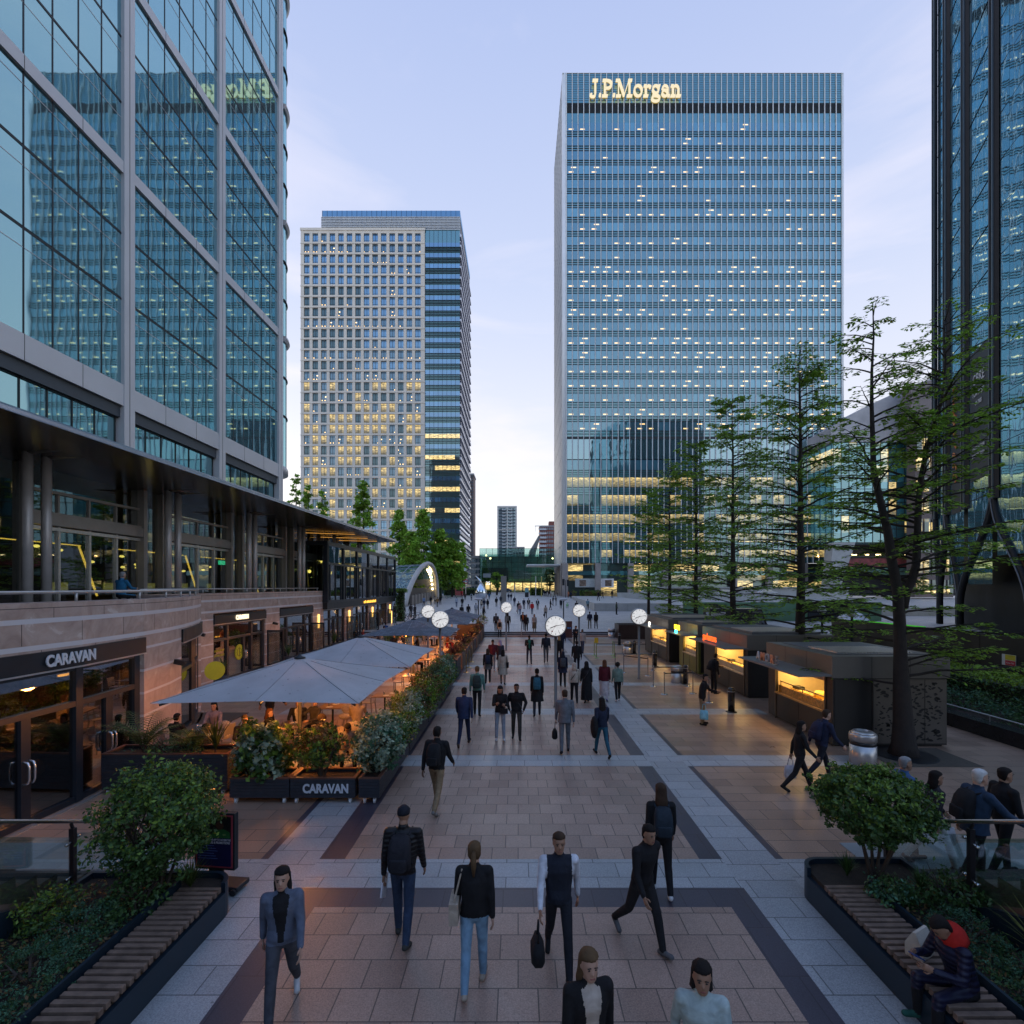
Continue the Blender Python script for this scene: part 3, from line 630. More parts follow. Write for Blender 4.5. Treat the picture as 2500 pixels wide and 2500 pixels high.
# teal curved-roof building behind the trees at the right
tb = thing('glass_office_block', 'teal glass office block with a sloping grey roof behind the trees', 'office block', (80, 130, 2.4))
TG = office_glass('teal_glass', (0.025, 0.14, 0.16), (0.55, 0.85, 0.9), 0.22, cell=2.0, floor=4.3, oz=1.2, ox=80, lit=0.22, mode='lit', strength=1.1, blinds=0.5)
b = MB(); b.box(0, 0, 13.5, 32, 14, 39); b.build('glass_front', TG, tb)
b = MB()
for k in range(17): b.box(2*k-0.05, -0.12, 13.5, 2*k+0.05, -0.01, 39)
for k in range(8): b.box(0, -0.1, 13.5+3.4*k, 32, -0.012, 13.65+3.4*k)
b.build('glazing_bars', DARKFRAME, tb)
b = MB(); b.ext([(-1, -0.6, 39), (32, -0.6, 39), (32, -0.6, 58), (19, -0.6, 53), (8, -0.6, 48), (-1, -0.6, 42.5)], (0, 15, 0)); b.build('roof', pm('grey_roof_cladding', (0.46, 0.44, 0.44), 0.6, 0.15, 0.3), tb)
b = MB(); b.ext([(-0.5, -1, 13.5), (5, -1, 13.5), (1.5, -1, 3), (-2.2, -1, 0.2)], (0, 3, 0)); b.build('raking_support', GREYCONC, tb); b = MB(); b.ext([(26, -1, 13.5), (32, -1, 13.5), (32, -1, 9)], (0, 3, 0)); b.build('raking_support', GREYCONC, tb)
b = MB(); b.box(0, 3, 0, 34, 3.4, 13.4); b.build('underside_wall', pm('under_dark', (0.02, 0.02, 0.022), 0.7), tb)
b = MB(); b.box(4, 1.0, 7.5, 34, 1.5, 9.6); b.box(4, 0.8, 5.4, 34, 1.4, 7.1, 1); b.box(4, 0.7, 9.9, 34, 1.0, 10.2, 2)
b.build('terrace_bar', [pm('red_terrace', (0.25, 0.05, 0.05), 0.6, 0.6, 1), pm('patterned_terrace', (0.12, 0.22, 0.18), 0.6, 0.9, 0.7), DARKFRAME], tb)
for k in range(9): b = MB(); b.box(5+3.1*k, 0.5, 10.4, 6.3+3.1*k, 0.6, 10.65); b.build('strip_lamp', emit('terrace_lamp', (1, 0.75, 0.35), 6), tb)
bb_, W_, H_ = far_block('brown_office_block', 'brown stone office block with lit windows between the trees and the black tower', 'office block', 2236, 2330, 1010, 125, 3, pm('brown_stone', (0.17, 0.13, 0.12), 0.7, 0.15, 0.4), 9, 5, office_glass('brown_block_glass', (0.02, 0.03, 0.03), (0.5, 0.6, 0.6), 0.12, cell=1.7, floor=4.1, oz=0, lit=0.4, mode='lit', strength=1.4), 2.2)
b = MB(); b.ext([(-2, -1, H_-3), (9, -1, H_+1), (9, -1, H_+8), (4, -1, H_+8), (-2, -1, H_+6.5)], (0, 3, 0)); b.build('roof_storey', pm('brown_roof', (0.22, 0.18, 0.17), 0.7, 0.2, 0.4), bb_)

# the dark office block behind the viewpoint, seen only mirrored in the glass slab's lower storeys
bh = thing('dark_office_block', 'dark green glass office block mirrored in the lower storeys of the tall slab', 'office block', (0, -125, 0))
b = MB(); b.box(-75, -25, 0, 95, 0, 62); b.build('wall', pm('dark_block_wall', (0.035, 0.05, 0.05), 0.5, 0.2, 0.2), bh)
b = MB()
for k in range(15): b.box(-75, 0, 3+4*k, 95, 0.15, 5.4+4*k)
b.build('window_strip', mirror_glass('dark_block_glass', (0.01, 0.03, 0.03), (0.3, 0.4, 0.42), 0.1, 0.2), bh)
b = MB(); b.ext([(-75, -25, 62), (95, -25, 62), (95, -25, 66), (60, -25, 70), (10, -25, 71), (-40, -25, 66), (-75, -25, 62.5)], (0, 25, 0)); b.build('roof', pm('dark_block_roof', (0.06, 0.09, 0.08), 0.5), bh)
# ---------------------------------------------------------------- glass office tower on the left
TX = -22.4
LT = thing('glass_office_tower', 'near mirror glass tower with silver piers and a rounded corner on the left', 'office tower', (TX, 0, 0))
TGL = mirror_glass('tower_glass', (0.010, 0.05, 0.06), (0.44, 0.76, 0.82), 0.34, 0.52, 0.0022)
ALU = pm('silver_cladding', (0.64, 0.64, 0.65), 0.4, 0.06, 0.3, 0, 0.15)
BLK = pm('black_gasket', (0.012, 0.014, 0.018), 0.4, 0.2, 2)
RECESS = pm('slate_recess', (0.06, 0.075, 0.09), 0.5, 0.1, 1)
piers = [-8.05, 1.3, 10.65, 20.0, 29.3, 38.5, 48.0]
lev = [16.15, 21.1, 24.8, 28.5]
while lev[-1] < 74: lev.append(lev[-1] + 3.7)
white = {16.15, 28.5} | {round(28.5 + 11.1*k, 2) for k in range(1, 6)}
b = MB(); b.box(-26, -8, 0, -0.35, 48.5, lev[-1]); b.build('core_wall', pm('tower_core', (0.02, 0.03, 0.035), 0.6), LT)
CR = 3.0; CC = Vector((-CR, 48.9, 0))
for i, z0 in enumerate(lev[:-1]):
    z1 = lev[i+1]
    for y0, y1 in zip(piers, piers[1:]):
        wdw = MB(); wdw.box(-0.3, y0+0.3, z0+0.05, -0.02, y1-0.3, z1-0.05)
        o = wdw.build('window', TGL, LT)
        fb = MB(); n_ = 6
        for k in range(n_+1):
            y = y0 + 0.3 + (y1-y0-0.6)*k/n_; fb.box(-0.04, y-0.028, z0+0.02, 0.004, y+0.028, z1-0.02)
        for zz in (z1-0.10, z1-0.95): fb.box(-0.03, y0+0.3, zz, -0.005 if zz < z1-0.5 else 0.008, y1-0.3, zz+(0.03 if zz < z1-0.5 else 0.1), 1 if zz < z1-0.5 else 0)
        fb.build('frame', [BLK, ALU], o)
    # rounded corner glazing
    cb = MB(); n_ = 10
    for k in range(n_):
        a0, a1 = R(100*k/n_), R(100*(k+1)/n_)
        p = [(CC.x+CR*math.cos(a)-0.02, CC.y+CR*math.sin(a)) for a in (a0, a1)]
        cb.quad((p[0][0], p[0][1], z0), (p[1][0], p[1][1], z0), (p[1][0], p[1][1], z1), (p[0][0], p[0][1], z1))
    o = cb.build('window', TGL, LT)
    fb = MB()
    fb.tube([(CC.x+(CR+0.02)*math.cos(R(q*5)), CC.y+(CR+0.02)*math.sin(R(q*5)), z1) for q in range(21)], 0.09 if round(z1, 2) not in white else 0.28, 6, 0)
    for q in (35, 70): fb.tube([(CC.x+CR*math.cos(R(q)), CC.y+CR*math.sin(R(q)), z) for z in (z0, z1)], 0.05, 6)
    fb.build('frame', ALU if round(z1, 2) in white else BLK, o)
for y in piers:
    b = MB(); b.box(-0.5, y-0.40, 0, 0.18, y+0.40, lev[-1]); b.box(0.178, y-0.02, 0, 0.185, y+0.02, lev[-1], 1)
    b.build('pier', [ALU, BLK], LT)
for z in sorted(white):
    for y0, y1 in zip(piers, piers[1:]):
        b = MB(); lo_ = 1.15 if z < 17 else 0.36; b.box(-0.4, y0+0.40, z-lo_, 0.13, y1-0.40, z+0.30 if z > 17 else z+0.05)
        for k in (1, 2): yy = y0 + (y1-y0)*k/3; b.box(0.128, yy-0.015, z-lo_, 0.134, yy+0.015, z+0.3 if z > 17 else z+0.05, 1)
        b.build('floor_band', [ALU, BLK], LT)
for y0, y1 in zip(piers, piers[1:]):
    b = MB(); b.box(-0.6, y0+0.40, 14.35, -0.06, y1-0.40, 14.98); b.box(-0.55, y0+0.40, 14.3, -0.2, y1-0.40, 14.35, 1); b.build('soffit_beam', [RECESS, BLK], LT)
    w_ = MB(); w_.box(-0.5, y0+0.5, 8.5, -0.3, y1-0.5, 14.3); o = w_.build('window', TGL, LT)
    fb = MB()
    for k in range(7): y = y0+0.5+(y1-y0-1)*k/6; fb.box(-0.32, y-0.03, 8.5, -0.26, y+0.03, 14.3)
    fb.build('frame', BLK, o)
b = MB(); b.lathe([(CR+0.15, 0), (CR+0.15, 0.5), (CR+0.05, 0.7), (CR-0.3, 0.7)], 28, (CC.x, CC.y, 15.6)); b.lathe([(CR-0.5, 0), (CR-0.5, 7)], 20, (CC.x, CC.y, 8.6)); b.build('corner_drum', ALU, LT, True)

# ---------------------------------------------------------------- restaurant podium: stone walls, shopfronts, terrace, canopy
def stonewall(name):
    if name in _pm: return _pm[name]
    m, nt, out = newmat(name); g = nd(nt, 'ShaderNodeNewGeometry'); sp = nd(nt, 'ShaderNodeSeparateXYZ'); L(nt, g, 'Position', sp, 0)
    n1 = nd(nt, 'ShaderNodeTexNoise', Scale=1.6, Detail=7.0, Roughness=0.65, Distortion=1.2); L(nt, g, 'Position', n1, 0)
    base = ramp(nt, (n1, 0), [(0.3, (0.33, 0.24, 0.205)), (0.5, (0.43, 0.325, 0.28)), (0.62, (0.48, 0.38, 0.335)), (0.66, (0.58, 0.50, 0.46))])
    z = (sp, 2)
    low = math_(nt, 'LESS_THAN', math_(nt, 'ABSOLUTE', math_(nt, 'SUBTRACT', math_(nt, 'FRACT', math_(nt, 'DIVIDE', math_(nt, 'SUBTRACT', z, 0.18+0.3), 0.6)), 0.5)), 0.055)
    low = math_(nt, 'MULTIPLY', low, math_(nt, 'LESS_THAN', z, 3.35))
    hi = math_(nt, 'MAXIMUM', math_(nt, 'LESS_THAN', math_(nt, 'ABSOLUTE', math_(nt, 'SUBTRACT', z, 3.56)), 0.05), math_(nt, 'LESS_THAN', math_(nt, 'ABSOLUTE', math_(nt, 'SUBTRACT', z, 4.10)), 0.05))
    wm = math_(nt, 'MAXIMUM', low, hi)
    edge = math_(nt, 'LESS_THAN', math_(nt, 'ABSOLUTE', math_(nt, 'SUBTRACT', z, 4.36)), 0.008)
    c = mixc(nt, wm, (base, 0), (0.60, 0.58, 0.60)); c = mixc(nt, edge, c, (0.08, 0.06, 0.06))
    b = nd(nt, 'ShaderNodeBsdfPrincipled', Roughness=0.5); lk(nt, c, b, 'Base Color')
    bp = nd(nt, 'ShaderNodeBump', Strength=0.5, Distance=0.006, invert=True); L(nt, wm, 0, bp, 'Height'); L(nt, bp, 0, b, 'Normal')
    L(nt, b, 0, out, 0); _pm[name] = m; return m
MARBLE = stonewall('pink_banded_marble'); JOINT = pm('marble_joint', (0.07, 0.055, 0.05), 0.7)
FRAME = pm('navy_steel_frame', (0.018, 0.024, 0.034), 0.35, 0.15, 3)
FASC = pm('black_fascia', (0.014, 0.017, 0.022), 0.4, 0.2, 2)
SGL = clear_glass('shop_glass', (0.55, 0.60, 0.60), 0.10, 0.75, 0.001)
STEEL = pm('brushed_steel', (0.50, 0.49, 0.48), 0.34, 0.1, 8, 0, 0.65)
BRONZE = pm('dull_bronze_metal', (0.27, 0.25, 0.235), 0.4, 0.12, 1.5, 0, 0.4)
PD = thing('restaurant_podium', 'curved two storey restaurant building of banded pink stone with a dark winged canopy', 'restaurant building', (0, 0, 0))
curve = [(-10.45, 2.0), (-10.0, 6.0), (-9.8, 9.0), (-9.72, 11.4), (-9.9, 13.55), (-10.2, 15.0), (-10.62, 16.3), (-11.1, 17.5), (-11.6, 18.6), (-12.2, 19.7)]
def wallstrip(path, z0, z1, th, mats, name, joint=None, jz_=(4.36, 3.56)):
    b = MB(); n = len(path); V = [Vector((p[0], p[1], 0)) for p in path]; nor = []
    for i in range(n):
        d = (V[min(i+1, n-1)] - V[max(i-1, 0)]).normalized(); nor.append(Vector((-d.y, d.x, 0)))
    for i in range(n-1):
        a, c = V[i], V[i+1]; a2, c2 = a + nor[i]*th, c + nor[i+1]*th
        b.ext([(a.x, a.y, z0), (c.x, c.y, z0), (c2.x, c2.y, z0), (a2.x, a2.y, z0)], (0, 0, z1-z0))
    if joint:
        acc = 0
        for i in range(n-1):
            sl = (V[i+1]-V[i]).length; t = (joint - acc % joint) % joint
            while t < sl:
                p = V[i].lerp(V[i+1], t/sl) - nor[i]*0.002; d = (V[i+1]-V[i]).normalized()*0.006
                for (za, zb, sh) in ((3.62, 4.05, 0), (4.15, 4.36, joint*0.5), (z0, 3.5, joint*0.3)):
                    if zb <= z1 and za >= z0-0.01:
                        q = p + (V[i+1]-V[i]).normalized()*sh
                        b.ext([(q.x-d.x, q.y-d.y, za), (q.x+d.x, q.y+d.y, za), (q.x+d.x, q.y+d.y, zb), (q.x-d.x, q.y-d.y, zb)], tuple(-nor[i]*0.001), 1)
                t += joint
            acc += sl
    return b.build(name, mats, PD)
def sub(path, y0, y1):
    P = []; 
    for (a, c) in zip(path, path[1:]):
        for y in (y0, y1):
            if a[1] <= y <= c[1]: t = (y-a[1])/(c[1]-a[1]); P.append((a[0]+(c[0]-a[0])*t, y))
        if y0 < c[1] < y1: P.append(c)
        if y0 < a[1] < y1: P.append(a)
    return sorted(set(P), key=lambda p: p[1])
wallstrip(curve, 3.46, 4.47, 0.5, [MARBLE, JOINT], 'parapet_wall', 1.35)
wallstrip(sub(curve, 13.55, 16.0), 0, 3.46, 0.5, [MARBLE, JOINT], 'wall_pier')
wallstrip([(-12.2, 19.7), (-15.2, 20.3)], 0, 4.47, 0.4, [MARBLE, JOINT], 'return_wall')
XW = -15.0
def flat(y0, y1, z0, z1, name): return wallstrip([(XW, y0), (XW, y1)], z0, z1, 0.5, [MARBLE, JOINT], name, 1.7)
flat(20, 39.3, 3.46, 4.47, 'parapet_wall')
for a, c in ((20, 25.2), (30.4, 32.2), (37.4, 39.45), (44.4, 46.5), (51.4, 53.7), (58.6, 61)): flat(a, c, 0, 3.46, 'wall_pier')
# terrace deck
b = MB(); b.prism([(-10.6, 2), (-10.3, 9), (-10.3, 13), (-12.6, 19.6), (-15.3, 20.4), (-15.4, 39), (-22, 39), (-22, 2)], 3.7, 3.95); b.build('terrace_deck', pm('terrace_paving', (0.2, 0.19, 0.18), 0.6), PD)
# terrace handrail
b = MB(); hp = [(x-0.12, y, 4.68) for x, y in curve]; b.tube(hp, 0.035, 8)
for i in range(len(hp)-1): 
    b.tube([(hp[i][0], hp[i][1], 4.45), (hp[i][0], hp[i][1], 4.66)], 0.03, 6)
b.build('handrail', STEEL, PD, True)
b = MB(); b.tube([(-15.15, 20.5, 4.68), (-15.15, 38.8, 4.68)], 0.035, 8)
for k in range(10): b.tube([(-15.15, 20.6+2*k, 4.45), (-15.15, 20.6+2*k, 4.66)], 0.03, 6)
b.build('handrail', STEEL, PD, True)
def shopfront(path, zb, zt, posts, transom, doors=(), text=None, lit=False, gold=False):
    """glazed shopfront under a fascia along a plan path; posts = list of y"""
    y0, y1 = path[0][1], path[-1][1]
    t = MB()
    def at(y):
        for a, c in zip(path, path[1:]):
            if a[1]-1e-6 <= y <= c[1]+1e-6: q = (y-a[1])/(c[1]-a[1]); return a[0]+(c[0]-a[0])*q
        return path[-1][0]
    def seg(ya, yb, z0, z1, off, th, bb, mi=0):
        ys = [ya] + [p[1] for p in path if ya < p[1] < yb] + [yb]
        for p, q in zip(ys, ys[1:]):
            bb.ext([(at(p)+off, p, z0), (at(q)+off, q, z0), (at(q)+off-th, q, z0), (at(p)+off-th, p, z0)], (0, 0, z1-z0), mi)
    seg(y0, y1, zb, zt, 0.06, 0.3, t); seg(y0, y1, zb-0.035, zb-0.002, 0.075, 0.1, t, 1)
    fo = t.build('fascia', [FASC, STEEL], PD)
    gl = MB()
    for a, c in zip(posts, posts[1:]): seg(a, c, 0.12, zb, -0.16, 0.015, gl)
    wo_ = gl.build('shop_window', SGL, PD)
    fr_ = MB()
    for y in posts: fr_.box(at(y)-0.24, y-0.09, 0, at(y)-0.08, y+0.09, zb)
    for a, c in zip(posts, posts[1:]):
        seg(a+0.09, c-0.09, transom-0.06, transom+0.06, -0.09, 0.14, fr_); seg(a+0.09, c-0.09, 0, 0.13, -0.10, 0.14, fr_); seg(a+0.09, c-0.09, zb-0.12, zb, -0.10, 0.13, fr_)
    seg(y0, y1, 0.0, 0.03, 0.10, 0.08, fr_, 1)
    fr_.build('frame', [FRAME, STEEL], wo_)
    for y in doors:
        d = MB()
        d.box(at(y)-0.2, y-0.1, 0.13, at(y)-0.095, y+0.1, transom-0.06); do = d.build('door', FRAME, PD)
        for s_ in (-1, 1):
            h = MB(); hx = at(y); h.tube([(hx-0.1, y+0.06*s_, 0.85), (hx+0.0, y+0.06*s_, 0.87), (hx+0.03, y+0.06*s_, 0.95), (hx+0.03, y+0.06*s_, 1.2), (hx+0.0, y+0.06*s_, 1.28), (hx-0.1, y+0.06*s_, 1.3)], 0.022, 8); h.build('handle', pm('pale_steel', (0.7, 0.7, 0.72), 0.25, 0.05, 3, 0, 0.8), do, True)
    return at
p1_ = sub(curve, 2.2, 13.55)
at1 = shopfront(p1_, 3.06, 3.46, [3.0, 5.4, 7.8, 9.1, 11.45, 13.4], 2.2, (10.25, 12.4))
LETT = pm('pale_lettering', (0.62, 0.64, 0.68), 0.5, 0.05, 4)
rot = Matrix.Rotation(R(3), 3, 'Z') @ FACE['+X']
lettering('CARAVAN', (at1(11.08)+0.085, 11.08, 3.25), 0.33, LETT, '+X', PD, 'sign_lettering', 0.012, 0.80, 0.012)
p2_ = sub(curve, 16.0, 19.7)
shopfront(p2_, 3.06, 3.46, [16.1, 17.9, 19.6], 2.1)
wl = [(XW, 25.2), (XW, 30.4)]; shopfront(wl, 2.92, 3.38, [25.3, 26.6, 29.0, 30.3], 2.1, (28.2,))
lettering('CARAVAN', (XW+0.09, 27.7, 3.15), 0.33, emit('lit_lettering', (1, 0.80, 0.5), 1.5), '+X', PD, 'sign_lettering', 0.02, 0.80, 0.012)
wl = [(XW, 32.2), (XW, 37.4)]; shopfront(wl, 2.92, 3.38, [32.3, 33.4, 36.2, 37.3], 2.1, (35.2,))
BX = -14.7
for a, c in ((39.45, 44.4), (46.5, 51.4), (53.7, 58.6)): shopfront([(XW, a), (XW, c)], 3.0, 3.1, [a+0.1, a+1.6, c-1.4, c-0.1], 2.2, (a+2.6,))
b = MB(); b.box(-15.3, 39.3, 3.05, -14.65, 61.1, 3.55); b.build('fascia', FASC, PD)
# lime roundel and lettering stuck on the glass doors
b = MB(); b.tube([(XW-0.155, 27.8, 1.25), (XW-0.14, 27.8, 1.25)], 0.42, 28); b.build('window_sticker', pm('lime_vinyl', (0.45, 0.50, 0.02), 0.5, 0.1, 3), PD)
b = MB()
for r_, w_ in ((0.38, 0.012), (0.22, 0.02)): 
    b.tube([(XW-0.137, 27.8+r_*math.cos(R(a*12)), 1.25+r_*math.sin(R(a*12))) for a in range(31)], w_*0.6, 4)
b.box(XW-0.139, 27.79, 1.0, XW-0.13, 27.82, 1.5); b.box(XW-0.139, 27.9, 1.2, XW-0.13, 28.0, 1.24)
for a in range(12): b.ball((XW-0.135, 27.8+0.3*math.cos(R(30*a)), 1.25+0.3*math.sin(R(30*a))), 0.012, 0, 6)
b.build('window_sticker_pattern', BLK, PD)
def vinyl(s, y, z, size): lettering(s, (XW-0.14, y, z), size, pm('lime_vinyl', (0.45, 0.50, 0.02), 0.5, 0.1, 3), '+X', PD, 'window_lettering', 0.002, 0.8)
vinyl('DRINKS ALL DAY', 25.95, 1.55, 0.14); vinyl('EVENING DRINKS', 25.95, 1.3, 0.14)
b = MB(); b.tube([(-11.2, 18.9, 1.7), (-11.18, 18.88, 1.7)], 0.34, 24); b.build('window_sticker', pm('lime_vinyl', (0.45, 0.50, 0.02), 0.5, 0.1, 3), PD)
# lit strokes of a small sign on the fascia, wall strip lights
b = MB()
for k, wd in enumerate((0.25, 0.12, 0.3, 0.22, 0.25, 0.2, 0.26, 0.22, 0.25, 0.2)): b.box(-14.64, 48.6+0.42*k, 3.22, -14.6, 48.6+0.42*k+wd, 3.42+0.05*(k % 2))
b.build('lit_sign', emit('amber_sign', (1, 0.45, 0.06), 1.8), PD)
for y in (38.4, 45.4, 52.6, 59.8):
    b = MB(); b.box(-15.0, y-0.06, 1.7, -14.9, y+0.06, 2.7); b.build('wall_light', emit('amber_strip', (1, 0.50, 0.12), 3.2), PD)
for y in (15.2, 24.0, 31.3):
    x = at1(13.5) if y < 20 else XW
    b = MB(); b.obox(((-10.2 if y < 20 else XW)+0.16, y, 2.55), (0.3, 0.12, 0.14), Euler((0, 0.2, 0)).to_matrix()); b.build('wall_spotlight', BLK, PD)
# dark restaurant rooms behind the glass
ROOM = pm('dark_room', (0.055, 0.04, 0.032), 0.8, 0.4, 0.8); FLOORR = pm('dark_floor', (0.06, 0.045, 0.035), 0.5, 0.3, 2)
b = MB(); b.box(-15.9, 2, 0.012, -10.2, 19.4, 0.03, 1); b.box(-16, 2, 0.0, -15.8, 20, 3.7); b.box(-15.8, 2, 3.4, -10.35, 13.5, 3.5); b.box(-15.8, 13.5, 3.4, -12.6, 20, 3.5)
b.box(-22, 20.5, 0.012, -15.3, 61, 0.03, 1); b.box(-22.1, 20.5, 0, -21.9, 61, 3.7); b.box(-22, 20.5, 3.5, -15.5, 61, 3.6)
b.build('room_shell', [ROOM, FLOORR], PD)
b = MB()
for y, x in ((4.5, -12.5), (6.5, -13.5), (8.2, -12.2), (9.8, -13.0), (12.2, -12.4)): b.box(x-0.5, y-0.4, 0.72, x+0.5, y+0.4, 0.76); b.tube([(x, y, 0.03), (x, y, 0.72)], 0.04, 6); b.ball((x+0.8, y, 0.45), 0.25); b.ball((x-0.8, y+0.2, 0.45), 0.25)
for y in (26, 28.5, 33.5, 35.5, 41, 43, 48, 50, 55, 57): b.box(-17.8, y-0.4, 0.72, -16.8, y+0.4, 0.76); b.tube([(-17.3, y, 0.03), (-17.3, y, 0.72)], 0.04, 6)
b.build('indoor_tables', pm('indoor_wood', (0.22, 0.12, 0.05), 0.5, 0.4, 4), PD)
b = MB()
for k in range(14): b.box(-15.7, 3+1.2*k, 1.0, -15.4, 3.8+1.2*k, 2.2)
b.build('back_bar_shelf', pm('back_bar', (0.35, 0.18, 0.08), 0.4, 0.8, 6), PD)
AMB = emit('pendant_amber', (1, 0.36, 0.04), 3.5)
for (x, y, z) in ((-11.9, 5.0, 2.75), (-12.6, 7.0, 2.8), (-11.6, 8.6, 2.75), (-11.2, 9.7, 2.78), (-11.3, 10.1, 2.62), (-11.2, 12.7, 2.62), (-16.4, 26.3, 2.2), (-16.8, 28.6, 2.0), (-17, 33.2, 2.4), (-16.6, 35.2, 2.5), (-17, 41, 2.3), (-17, 48, 2.3), (-17, 55, 2.3)):
    b = MB(); b.tube([(x, y, z), (x, y, 3.4)], 0.008, 5, 1); b.obox((x, y, z), (0.07, 0.42, 0.05)); b.build('pendant_lamp', [AMB, BLK], PD)
for (x, y, e) in ((-13, 6, 22), (-12.8, 10.5, 20), (-17.5, 28, 40), (-17.5, 35, 30), (-17.5, 42, 35), (-17.5, 49, 35), (-17.5, 56, 35)): lamp('POINT', (x, y, 2.5), e, (1, 0.42, 0.12), 0.25, name='room_light')
# upper storey: stainless columns, glazed wall, lintels
UG = clear_glass('terrace_glass', (0.35, 0.45, 0.45), 0.05, 0.5, 0.003)
colY = [9.6, 16.5, 23.0, 29.8, 36.6, 43.5, 50]
XG = -16.6
for y in colY:
    for d in (-0.33, 0.33):
        b = MB(); b.tube([(-15.5, y+d, 3.9), (-15.5, y+d, 9.15)], 0.14, 14); b.build('terrace_column', pm('column_steel', (0.42, 0.40, 0.39), 0.4, 0.12, 2, 0, 0.3), PD, True)
        b = MB(); b.tube([(-15.5, y+d, 9.1), (-13.2, y+d*1.6, 9.22)], [0.13, 0.05], 8); b.build('canopy_rib', BRONZE, PD, True)
for y0, y1 in zip([2.6]+colY, colY):
    a, c = y0+0.6, y1-0.6
    b = MB(); b.box(XG, a, 3.95, XG+0.02, c, 9.1); o = b.build('terrace_window', UG, PD)
    f_ = MB()
    f_.box(XG-0.05, a, 6.95, XG+0.28, c, 7.32); f_.box(XG-0.02, a, 7.32, XG+0.2, c, 7.42); f_.box(XG-0.02, a, 8.1, XG+0.12, c, 8.2); f_.box(XG-0.02, a, 6.78, XG+0.14, c, 6.9, 1)
    for k in range(5): y = a + (c-a)*k/4; f_.box(XG-0.03, y-0.045, 3.95, XG+0.1, y+0.045, 6.95, 1); f_.box(XG-0.03, y-0.035, 7.4, XG+0.08, y+0.035, 8.1)
    f_.box(XG-0.05, a-0.12, 3.95, XG+0.3, a+0.1, 9.0, 0); f_.box(XG-0.05, c-0.1, 3.95, XG+0.3, c+0.12, 9.0, 0)
    f_.build('frame', [BRONZE, STEEL], o)
    b = MB(); b.box(XG, c, 3.95, XG+0.06, y1+0.6, 9.1); b.build('terrace_window', UG, PD)
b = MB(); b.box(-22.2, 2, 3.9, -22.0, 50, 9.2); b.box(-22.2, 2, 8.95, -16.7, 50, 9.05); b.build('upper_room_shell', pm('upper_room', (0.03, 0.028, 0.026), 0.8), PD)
AM2 = emit('pendant_warm', (1, 0.52, 0.10), 7); ST = emit('strip_amber', (1, 0.42, 0.05), 4.5)
for k in range(26):
    y = 12 + 1.35*k + rnd.uniform(-0.4, 0.4); x = rnd.uniform(-20, -17.6); z = rnd.uniform(5.4, 6.5)
    b = MB(); b.ball((x, y, z), 0.10, 0, 8, (1, 1, 0.6)); b.tube([(x, y, z+0.05), (x, y, 8.9)], 0.006, 4, 1); b.build('pendant_lamp', [AM2, BLK], PD)
b = MB()
for (y0, y1) in ((17.3, 22.2), (24, 29), (30.6, 35.6)): b.box(-19.0, y0, 6.55, -18.95, y1, 6.59); b.bar((-18.2, y1-1.0, 6.5), (-17.8, y1-0.55, 4.4), 0.07, 0.07)
b.build('strip_light', ST, PD)
b = MB(); b.box(-18.4, 31.4, 6.15, -18.35, 32.1, 6.4); b.build('exit_sign', emit('green_exit', (0.1, 0.9, 0.4), 2.5), PD)
for k in range(5): 
    b = MB(); b.box(-21.9, 24+3*k, 4.6, -21.8, 24.8+3*k, 5.0); b.build('lit_shelf', emit('yellow_shelf', (1, 0.6, 0.12), 0.6), PD)
for y in (20, 27, 34): lamp('POINT', (-19, y, 6.2), 30, (1, 0.5, 0.15), 0.3, name='room_light')
# winged canopy
b = MB(); edge = [(-13.1, -6), (-12.95, 4), (-12.8, 12), (-12.65, 22), (-12.45, 34), (-12.2, 44), (-11.95, 50.2)]
n = len(edge); prof = lambda x, y: [(-23, y, 8.95), (-16.8, y, 9.0), (-14.4, y, 9.07), (x+0.15, y, 9.16), (x+0.02, y, 9.24), (x, y, 9.33), (x-0.12, y, 9.42), (-14.4, y, 9.55), (-18, y, 9.9), (-23, y, 10.1)]
rs = [prof(x, y) for x, y in edge]
rs.append([(-23, 47.5, 8.97)] + [(-16.8, 48.6, 9.02), (-14.4, 49.6, 9.09)] + [(p[0], p[1]+0.15, p[2]) for p in prof(-11.93, 50.2)[3:7]] + [(-14.4, 49.6, 9.5), (-18, 48.4, 9.8), (-23, 47.5, 10.0)])
b.rings([[Vector(p) for p in r] for r in rs], 0)
nf = len(b.f); b.m = [0]*nf
for i, f in enumerate(b.f):
    ks = sorted((v % 10) for v in f)
    if set(ks) <= {3, 4, 5, 6}: b.m[i] = 1
b.build('canopy', [pm('bronze_soffit', (0.06, 0.052, 0.05), 0.22, 0.15, 0.7, 0, 0.75), pm('canopy_edge', (0.36, 0.36, 0.38), 0.25, 0.08, 2, 0, 0.85)], PD)
